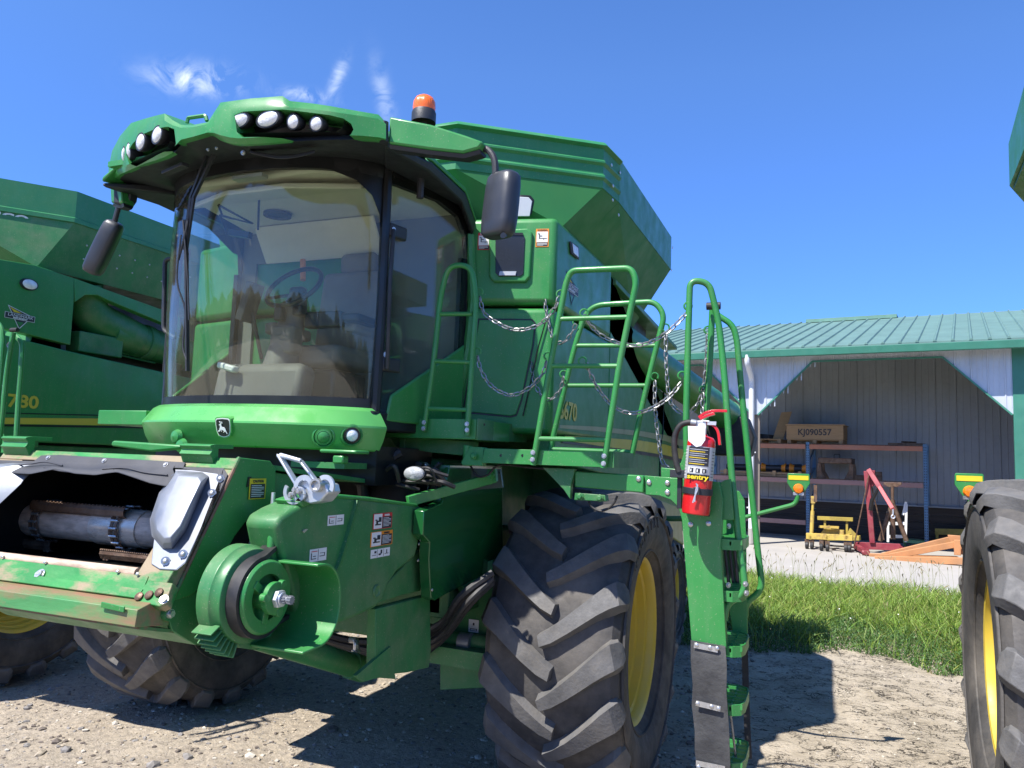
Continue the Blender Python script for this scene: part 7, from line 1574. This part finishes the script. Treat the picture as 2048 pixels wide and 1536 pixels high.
# side skin as one sheet round the auger recess
z_top = PX(60, 565-25, XL2).z
mb = MB(); skin = P2([(8, 500), (60, 528), (148, 562), (220, 585), (352, 640), (352, 760), (345, 745), (230, 712), (140, 695), (149, 600), (165, 590), (215, 590), (221, 585)])
mb.prism(P2([(8, 520), (70, 530), (148, 556), (148, 602), (141, 690), (0, 655), (-60, 640), (-60, 505)]), (-.1, 0, 0)); mb.build('upper_side', g, lc, bev=.006)
mb = MB(); mb.prism(P2([(148, 556), (360, 632), (360, 660), (215, 600), (195, 590), (170, 590), (150, 604)]), (-.1, 0, 0)); mb.build('upper_rail', g, lc, bev=.004)
mb = MB(); mb.prism(P2([(-60, 650), (0, 668), (140, 703), (360, 752), (470, 775), (470, 900), (-60, 880)], .012), (-.14, 0, 0)); sk = mb.build('side_shield', g, lc, bev=.012)
mb = MB(); mb.prism(P2([(-60, 885), (470, 905), (470, 960), (240, 950), (-60, 960)], -.05), (-.14, 0, 0)); mb.build('lower_shield', gd, lc, bev=.01)
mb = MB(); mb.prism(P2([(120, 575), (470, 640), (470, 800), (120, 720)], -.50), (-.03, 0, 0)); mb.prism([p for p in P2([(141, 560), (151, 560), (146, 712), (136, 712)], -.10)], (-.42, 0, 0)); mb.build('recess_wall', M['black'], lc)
mb = MB(); a_ = PX(185, 655, XL2-.22); b_ = PX(360, 706, XL2-.22); b2 = a_+(b_-a_)*2.6; mb.tube([a_+(b_-a_)*.15, b2], .175, 28); lau = mb.build('unloading_auger', gd, lc)
mb = MB(); mb.tube([a_+(b_-a_)*.52, a_+(b_-a_)*.60], .192, 28); mb.tube(fillet([a_+V((-.05, -.12, .38)), a_+V((-.02, -.03, .10)), a_+(b_-a_)*.45], .14), .19, 20); mb.box(a_+V((.0, .0, -.18)), (.3, .5, .2)); mb.build('auger_elbow', gd, lau, bev=.01)
mb = MB()
for k in range(4): mb.tube([PX(215, 690+k*5, XL2-.2), PX(310, 708+k*6, XL2-.2)], .010, 6)
mb.build('auger_pipes', gd, lau)
# stripe, numerals, sign, lamp
mb = MB(); mb.prism(P2([(-40, 835), (300, 838), (470, 846), (470, 862), (300, 852), (-40, 847)], .014), (.003, 0, 0)); mb.build('yellow_stripe', M['stripe'], sk)
mb = MB(); mb.prism(P2([(-40, 848), (300, 853), (470, 863), (470, 867), (300, 857), (-40, 852)], .014), (.003, 0, 0)); mb.prism(P2([(-40, 824), (470, 836), (470, 838), (-40, 826)], .014), (.003, 0, 0)); mb.build('dark_stripe', M['black'], sk)
q = PX(30, 803, XL2); mb = MB(); mb.text('S780', .155, V((XL2+.015, q.y+.02, q.z)), UY, UZ, 0, ext=.001, sx=1.25, bold=.004); mb.build('model_numerals', M['stripe'], sk)
q = PX(40, 632, XL2); dealer(sk, XL2+.002, q.y, q.z+.0, .60)
mb = MB(); q = PX(57, 569, XL2); mb.lathe([(.085, .0), (.080, .02), (.07, .022)], (0, 0, 0), UX, 28); mb.v = [(q.x+x, q.y+y*1., q.z+z*.62) for x, y, z in mb.v]; ls = mb.build('lamp_bezel', M['plastic'], lc)
mb = MB(); mb.lathe([(.07, .020), (.05, .030), (0, .034)], (0, 0, 0), UX, 28); mb.v = [(q.x+x, q.y+y*1., q.z+z*.62) for x, y, z in mb.v]; mb.build('side_lamp', M['lens'], ls)
# tank extension: front-left face, corner, long side
p1 = PZ(155, 383, 4.39); p0 = PZ(0, 356, 4.39); TXL = p1.x
dirf = (V((p1.x, p1.y, 0))-V((p0.x, p0.y, 0))).normalized(); f0_ = V((p1.x, p1.y, 0))-dirf*1.2; pr_ = V((TXL, 10.2, 0)); cy_ = 6.6
fr_n = dirf.cross(UZ); zlo = PN(148, 445, p1, fr_n).z; zlo2 = PX(345, 530, TXL).z; print('LT', p0, p1, zlo, zlo2)
ringL = [f0_, V((p1.x, p1.y, 0)), pr_]; fullL = ringL+[V((2*CL-p.x, p.y, 0)) for p in ringL[::-1]]; ctrL = V((CL, cy_, 0))
def oL_(p, k): d = p-ctrL; return p+V((d.x, d.y, 0)).normalized()*k
zt4 = 4.39
mb = MB(); mb.loft([[oL_(p, 0)+V((0, 0, zt4)) for p in fullL], [oL_(p, 0)+V((0, 0, zlo+.05)) for p in fullL], [oL_(p, .015)+V((0, 0, zlo+.04)) for p in fullL], [oL_(p, .015)+V((0, 0, zlo)) for p in fullL], [oL_(p, -.02)+V((0, 0, zlo)) for p in fullL], [oL_(p, -.02)+V((0, 0, zt4)) for p in fullL]], caps=False, wrap=True); ltk = mb.build('tank_extension', M['teal'], lc, smooth=False)
up0, up1 = PX(60, 530, XL2-.05), PX(352, 635, XL2-.05); lowL = [V((-7.5, 4.5, up0.z+.02)), V((XL2-.06, 4.72, up0.z-.0)), V((XL2-.06, 10.2, up0.z-.0))]
lowLf = lowL+[V((2*CL-p.x, p.y, p.z)) for p in lowL[::-1]]
mb = MB(); mb.loft([[oL_(p, -.004)+V((0, 0, zlo+.002)) for p in fullL], lowLf]); lh = mb.build('tank_hopper', M['greend'], lc, smooth=False)
mb = MB(); A_, B_ = oL_(fullL[1], -.004)+V((0, 0, zlo)), lowLf[1]; C2, D2 = oL_(fullL[2], -.004)+V((0, 0, zlo)), lowLf[2]; nh = (C2-A_).cross(B_-A_).normalized(); nh = nh if nh.x > 0 else -nh
for k in range(9):
    for r_2 in (.35, .62): t = .05+k*.035+(.012 if r_2 > .5 else 0); p = (A_+(C2-A_)*t)*(1-r_2)+(B_+(D2-B_)*t)*r_2; mb.dome(p, nh, .009, .007)
mb.build('hopper_rivets', M['bolt'], lh)
mb = MB(); q = PN(-2, 432, p1+V((0, 0, 0)), fr_n); mb.text('DEMCO', .10, q+fr_n*(.022 if fr_n.y < 0 else -.022)+V((-.03, 0, .0)), dirf, UZ, 0, ext=.001, sx=1.4, bold=.003); mb.build('tank_lettering', M['white'], ltk)
wn2 = fr_n if fr_n.y < 0 else -fr_n; wq = p1+wn2*-.02
mb = MB(); mb.prism([PN(u, v, wq, fr_n) for u, v in ((-30, 458), (20, 463), (32, 470), (32, 492), (26, 500), (-30, 496))], wn2*.02); w2 = mb.build('tank_window_frame', M['black'], lc, bev=.006)
mb = MB(); mb.prism([PN(u, v, wq+wn2*.021, fr_n) for u, v in ((-30, 461), (20, 466), (28, 472), (28, 490), (23, 496), (-30, 492))], wn2*.006); mb.build('tank_window', M['winw'], w2)
# body core, wheel, axle
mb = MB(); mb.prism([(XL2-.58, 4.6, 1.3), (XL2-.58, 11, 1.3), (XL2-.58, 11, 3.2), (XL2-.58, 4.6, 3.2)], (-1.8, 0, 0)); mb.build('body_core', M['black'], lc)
mb = MB(); mb.prism([(XL2-.02, 4.52, 2.1), (XL2-.5, 4.42, 2.1), (XL2-2.4, 4.42, 2.1), (XL2-2.9, 4.52, 2.1)], (0, .3, 1.28)); mb.build('front_body', g, lc, bev=.02)
wheel(lc, (-6.62, 4.66, .918), .385, rot0=.1, word=None)
mb = MB(); mb.box((CL, 4.66, .92), (2.3, .34, .36)); mb.build('front_axle', gd, lc, bev=.02)
mb = MB(); mb.prism(PP(PY, [(60, 1190), (210, 1210), (212, 1250), (130, 1246), (70, 1222)], 3.9), (0, .04, 0)); mb.build('ladder_foot', gd, lc)
# ladder rails and chain at the frame's left edge
def railL(pts, y, r=.0155, rad=.08):
    mb = MB(); mb.tube(fillet([PY(u, v, y) for u, v in pts], rad, 8), r, 10); return mb.build('handrail', g, lc)
YQ = 3.25
railL([(-30, 905), (-12, 780), (3, 740), (26, 672), (30, 662)], YQ) if False else None
railL([(-4, 905), (3, 850), (14, 740), (27, 665)], YQ); railL([(28, 668), (45, 686), (42, 740), (37, 800), (31, 905)], YQ+.05, rad=.04)
railL([(-40, 650), (-10, 640), (3, 655), (6, 680), (-4, 800), (-10, 900)], YQ-.1, rad=.06)
mb = MB(); p = PY(29, 660, YQ); mb.cyl(p+V((-.03, 0, 0)), p+V((.03, 0, 0)), .014, 10); mb.build('rail_knob', M['hose'], lc)
P_ = [PY(u, v, YQ-.05) for u, v in ((3, 690), (0, 720), (-4, 760))]; mb = MB()
for k in range(9): c = P_[0]+(P_[2]-P_[0])*(k/8); mb.tube([c+(cr if k % 2 else UY)*.008*cos(a)+UZ*.016*sin(a) for a in np.linspace(0, 2*pi, 9)[:-1]], .003, 5, closed=True)
mb.build('safety_chain', M['chain'], lc); mb = MB()
for u, v in ((20, 690), (6, 777)): o = PY(u, v, YQ); mb.tube([o+cr*.018*cos(a)+UZ*.018*sin(a) for a in np.linspace(0, 2*pi, 13)[:-1]], .004, 5, closed=True)
mb.build('chain_piece', M['chain'], lc)
mb = MB(); mb.prism(PP(PY, [(-10, 870), (8, 868), (12, 905), (-10, 905)], YQ+.1), (0, .05, 0)); mb.build('rail_socket', g, lc)
mb = MB(); mb.prism([(-6.5, 3.3, 1.98), (-5.3, 3.3, 1.98), (-5.3, 3.9, 1.98), (-6.5, 3.9, 1.98)], (0, 0, .07)); mb.build('ladder_platform', gd, lc, bev=.004)

# ================================================================== COMBINE ON THE RIGHT
th = R(-3.0); wc = PN(1952, 1332, ray(1952, 1332)*4.15+EYE, cd); print('RW', wc)
RWC = V((wc.x+.035, wc.y, 1.0))
rcm = thing('combine_harvester', 'combine beside the grass, only its big front tire and amber marker plate showing', 'combine harvester', (RWC.x+1.9, RWC.y, 0), 'combine harvesters parked side by side')
q = Matrix.Rotation(th, 3, 'Z')
wheel(rcm, RWC+q@V((.36, 0, 0)), .37, rot0=.22, side=-1, rz=th, Rc=.93, Ro=1.0, rb=.50, steps=[(.478, .30), (.472, .25), (.455, .235), (.45, .19), (.43, .18), (.42, .12), (.40, .10), (.39, .02), (.2, .0), (.0, .0)], word=None)
def RQ(x, y, z): return RWC+q@V((x, y, 0))+V((0, 0, z-1.0))
mb = MB(); mb.prism([RQ(.75, -.17, .75), RQ(3.0, -.17, .75), RQ(3.0, .17, .75), RQ(.75, .17, .75)], (0, 0, .36)); mb.build('front_axle', gd, rcm, bev=.01)
mb = MB(); mb.prism([RQ(.98, -.1, 2.0), RQ(3.6, -.1, 2.0), RQ(3.6, 4.6, 2.0), RQ(.98, 4.6, 2.0)], (0, 0, 1.4)); mb.build('upper_body', g, rcm, bev=.03)
mb = MB(); mb.prism([RQ(1.0, .0, .95), RQ(3.6, .0, .95), RQ(3.6, 4.6, 1.25), RQ(1.0, 4.6, 1.25)], (0, 0, .74)); mb.build('chassis', gd, rcm, bev=.02)
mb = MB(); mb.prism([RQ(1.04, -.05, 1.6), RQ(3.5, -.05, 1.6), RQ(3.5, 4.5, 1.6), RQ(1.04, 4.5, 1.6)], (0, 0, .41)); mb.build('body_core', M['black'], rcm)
mb = MB(); mb.prism([RQ(.978, -.04, 2.16), RQ(.978, 4.5, 2.16), RQ(.978, 4.5, 2.26), RQ(.978, -.04, 2.22)], q@V((-.004, 0, 0))); mb.build('yellow_stripe', M['stripe'], rcm)
# tank corner high up at the frame's edge
ta = PY(2018, 291, 5.2); zt5 = ta.z
tp0 = PY(2018, 376, 5.2); A5 = V((ta.x, 5.2, 0)); B5 = PY(2050, 160, 4.2)
mb = MB(); tp = [PY(2017, 288, 5.2), PY(2019, 372, 5.2), PY(2062, 262, 4.3), PY(2062, 120, 4.3)]
off = V((2.2, .0, 0)); ax5 = [p+V((2.4, .3, 0)) for p in tp]
mb.loft([tp, [tp[0]+V((.5, 1.2, 0)), tp[1]+V((.5, 1.2, 0)), tp[2]+V((2.3, 1.2, 0)), tp[3]+V((2.3, 1.2, 0))]]); mb.build('tank_extension', M['teal'], rcm, smooth=False)
mb = MB(); mb.prism([tp[1]+V((.02, 0, -.004)), tp[2]+V((.02, 0, -.004)), tp[2]+V((2.3, 1.1, -.2)), tp[1]+V((.6, 1.1, -.1))], (0, 0, -.02)); mb.build('tank_hopper', M['greend'], rcm, smooth=False)
mb = MB(); mb.prism([RQ(1.4, .8, 3.3), RQ(3.4, .8, 3.3), RQ(3.4, 3.0, 3.3), RQ(1.4, 3.0, 3.3)], (0, 0, .5)); mb.build('tank_neck', gd, rcm)
ym = 5.3; marker(rcm, PY(1939, 972, ym), [PY(1939, 995, ym), PY(1942, 1014, ym), PY(1962, 1024, ym), PY(2020, 1036, ym+.1)], .120)

# ================================================================== FIRE EXTINGUISHER
EYp = 3.70
B_ = PY(1391, 1028, EYp); T_ = PY(1407, 838, EYp); ax = (T_-B_); Ln = ax.length; ax.normalize(); e1 = (UX-ax*UX.dot(ax)).normalized(); e2 = ax.cross(e1); e2 = -e2 if e2.y > 0 else e2  # e2 faces the viewer
sc4 = (B_-EYE).length/F; er = 26.5*sc4; print('EXT', Ln, er)
ex = thing('fire_extinguisher', 'red fire extinguisher with silver label and black hose strapped to the ladder', 'fire extinguisher', B_)
hC = Ln*(1028-872)/190
mb = MB(); mb.lathe([(0, .006), (er*.86, .006), (er*.90, 0), (er*.97, .004), (er, .018), (er, hC*.90), (er*.97, hC*.945), (er*.80, hC*.985), (er*.45, hC), (er*.36, hC+.01), (0, hC+.01)], B_, ax, 48); bd_ = mb.build('cylinder', M['red'], ex, ang=40)
def ep(a, r, h): return B_+ax*h+(e1*sin(a)+e2*cos(a))*r
def band_(a0, a1, h0, h1, r, mi, mb, n=14):
    rows = []
    for i in range(n+1): a = a0+(a1-a0)*i/n; rows.append([ep(a, r, h0), ep(a, r, h1), ep(a, r-.001, h1), ep(a, r-.001, h0)])
    mb.loft(rows, mi=mi)
l0, l1 = hC*.44, hC*.86
mb = MB(); band_(-1.7, 1.7, l0, l1, er+.0012, 0, mb, 30); band_(-.78, .95, l0, l0+(l1-l0)*.16, er+.0024, 1, mb); band_(-.70, .70, l0+(l1-l0)*.19, l0+(l1-l0)*.36, er+.0024, 2, mb); band_(-.78, .78, l0+(l1-l0)*.42, l0+(l1-l0)*.98, er+.0022, 3, mb)
for k in range(3): a = -.55+k*.45; band_(a, a+.30, l0+(l1-l0)*.21, l0+(l1-l0)*.34, er+.0034, 3, mb, 4); band_(a+.08, a+.16, l0+(l1-l0)*.23, l0+(l1-l0)*.31, er+.0042, 2, mb, 2)
for k in range(8):
    hh = l0+(l1-l0)*(.46+.062*k); band_(-.68, .45+.2*(k % 2), hh, hh+.0028, er+.0032, 0 if k % 3 else 4, mb, 8)
for k in range(9): hh = l0+(l1-l0)*(.1+.095*k); band_(-1.4, -.95, hh, hh+.0025, er+.0022, 2, mb, 4); band_(1.08, 1.4, hh, hh+.0025, er+.0022, 3, mb, 4)
o = ep(.08, er+.003, l0+(l1-l0)*.08); d_ = (e1*cos(.08)-e2*sin(.08)); mb.text('sentry', .030, o, d_, ax, 4, ext=.0006, sx=1.25, bold=.001)
mb.build('label', [M['silver'], M['black'], M['white'], M['dgrey'], M['yel']], bd_)
mb = MB(); v0_ = B_+ax*(hC+.01); mb.lathe([(.020, 0), (.020, .035), (.014, .045), (.014, .065), (0, .066)], v0_, ax, 20); mb.box(v0_+ax*.045-e1*.008, (.05, .03, .03)); mb.tube([v0_+ax*.045, v0_+ax*.045-e1*.05], .011, 10); vl = mb.build('valve', M['silver'], ex, bev=.002)
mb = MB(); gp_ = v0_+ax*.03+e2*.02-e1*.0; mb.lathe([(.019, 0), (.019, .010), (.015, .012), (0, .012)], gp_, e2, 20); mb.build('pressure_gauge', M['white'], vl)
def strap3(pts, w_, name, mat, par):
    P3 = [v0_+e1*a+ax*b for a, b in pts]; P3 = spline(P3, 5); mb = MB(); rr_ = []
    for i, p in enumerate(P3):
        t = (P3[min(i+1, len(P3)-1)]-P3[max(i-1, 0)]).normalized(); n_ = t.cross(e2); rr_.append([p+e2*w_+n_*.006, p-e2*w_+n_*.006, p-e2*w_-n_*.006, p+e2*w_-n_*.006])
    mb.loft(rr_); return mb.build(name, mat, par, bev=.001)
strap3([(-.022, .075), (.01, .100), (.05, .112), (.105, .116)], .012, 'carry_lever', M['red'], vl); strap3([(-.015, .068), (.02, .088), (.05, .10)], .013, 'handle_bracket', M['red'], vl)
strap3([(.012, .050), (.045, .045), (.072, .015), (.085, -.045)], .012, 'squeeze_handle', M['red'], vl)
mb = MB(); mb.prism([v0_+e1*a+ax*b+e2*.016 for a, b in ((.022, .060), (.062, .062), (.062, .045), (.022, .043))], e2*.002); mb.tube([v0_+ax*.06-e1*.0+e2*.018, v0_+ax*.06+e1*.03+e2*.018], .003, 6); mb.build('pin_tag', M['silver'], vl)
mb = MB(); tg = [(-.058, .028), (.022, .032), (.026, -.030), (.010, -.058), (-.012, -.066), (-.050, -.040)]; mb.prism([v0_+e1*a+ax*b+e2*(er+.004) for a, b in tg], e2*.0015); mb.tube([v0_+e2*.02+ax*.04, v0_-e1*.02+ax*.026+e2*(er+.006)], .0015, 5); mb.build('inspection_tag', M['white'], vl)
hs_ = [PY(u, v, EYp-.01) for u, v in ((1392, 847), (1376, 845), (1360, 852), (1350, 872), (1349, 900), (1354, 930), (1358, 944))]
mb = MB(); mb.tube(spline(hs_, 6), .0145, 12); mb.build('hose', M['hose'], ex, ang=60)
mb = MB(); mb.tube([PY(1393, 847, EYp-.01), PY(1382, 845, EYp-.01)], .017, 12); mb.build('hose_ferrule', M['steel'], ex)
mb = MB(); hb_ = hC*.30
for i in (0,):
    rows = []
    for k in range(25): a = -2.0+4.0*k/24; rows.append([ep(a, er+.001, hb_-.018), ep(a, er+.001, hb_+.012), ep(a, er+.006, hb_+.012), ep(a, er+.006, hb_-.018)])
    mb.loft(rows)
c_ = ep(.1, er+.008, hb_); mb.box(c_, (.028, .016, .036)); a_ = PY(1346, 947, EYp+.0); mb.box(a_+V((.03, 0, 0)), (.085, .03, .038)); b_ = PY(1360, 985, EYp+.06); mb.box(PY(1360, 962, EYp+.03)+V((0, 0, -.05)), (.022, .03, .16))
back_ = ep(pi, er+.006, hC*.30); mb.prism([ep(pi, er+.012, -.01)+e1*.055, ep(pi, er+.012, -.01)+e1*-.02, ep(pi, er+.012, hC*.55)-e1*.02, ep(pi, er+.012, hC*.55)+e1*.055], e2*-.012); mb.build('strap_bracket', M['plastic'], ex, bev=.002)
mb = MB(); c_ = ep(.05, er+.017, hb_); mb.tube(spline([c_+ax*.035, c_+ax*.01+e1*.008, c_-ax*.02, c_-ax*.055-e1*.008], 5), .0035, 6); mb.tube(spline([c_+ax*.03+e1*.008, c_, c_-ax*.05+e1*.0], 5), .003, 6); mb.build('strap_clip', M['zinc'], ex)
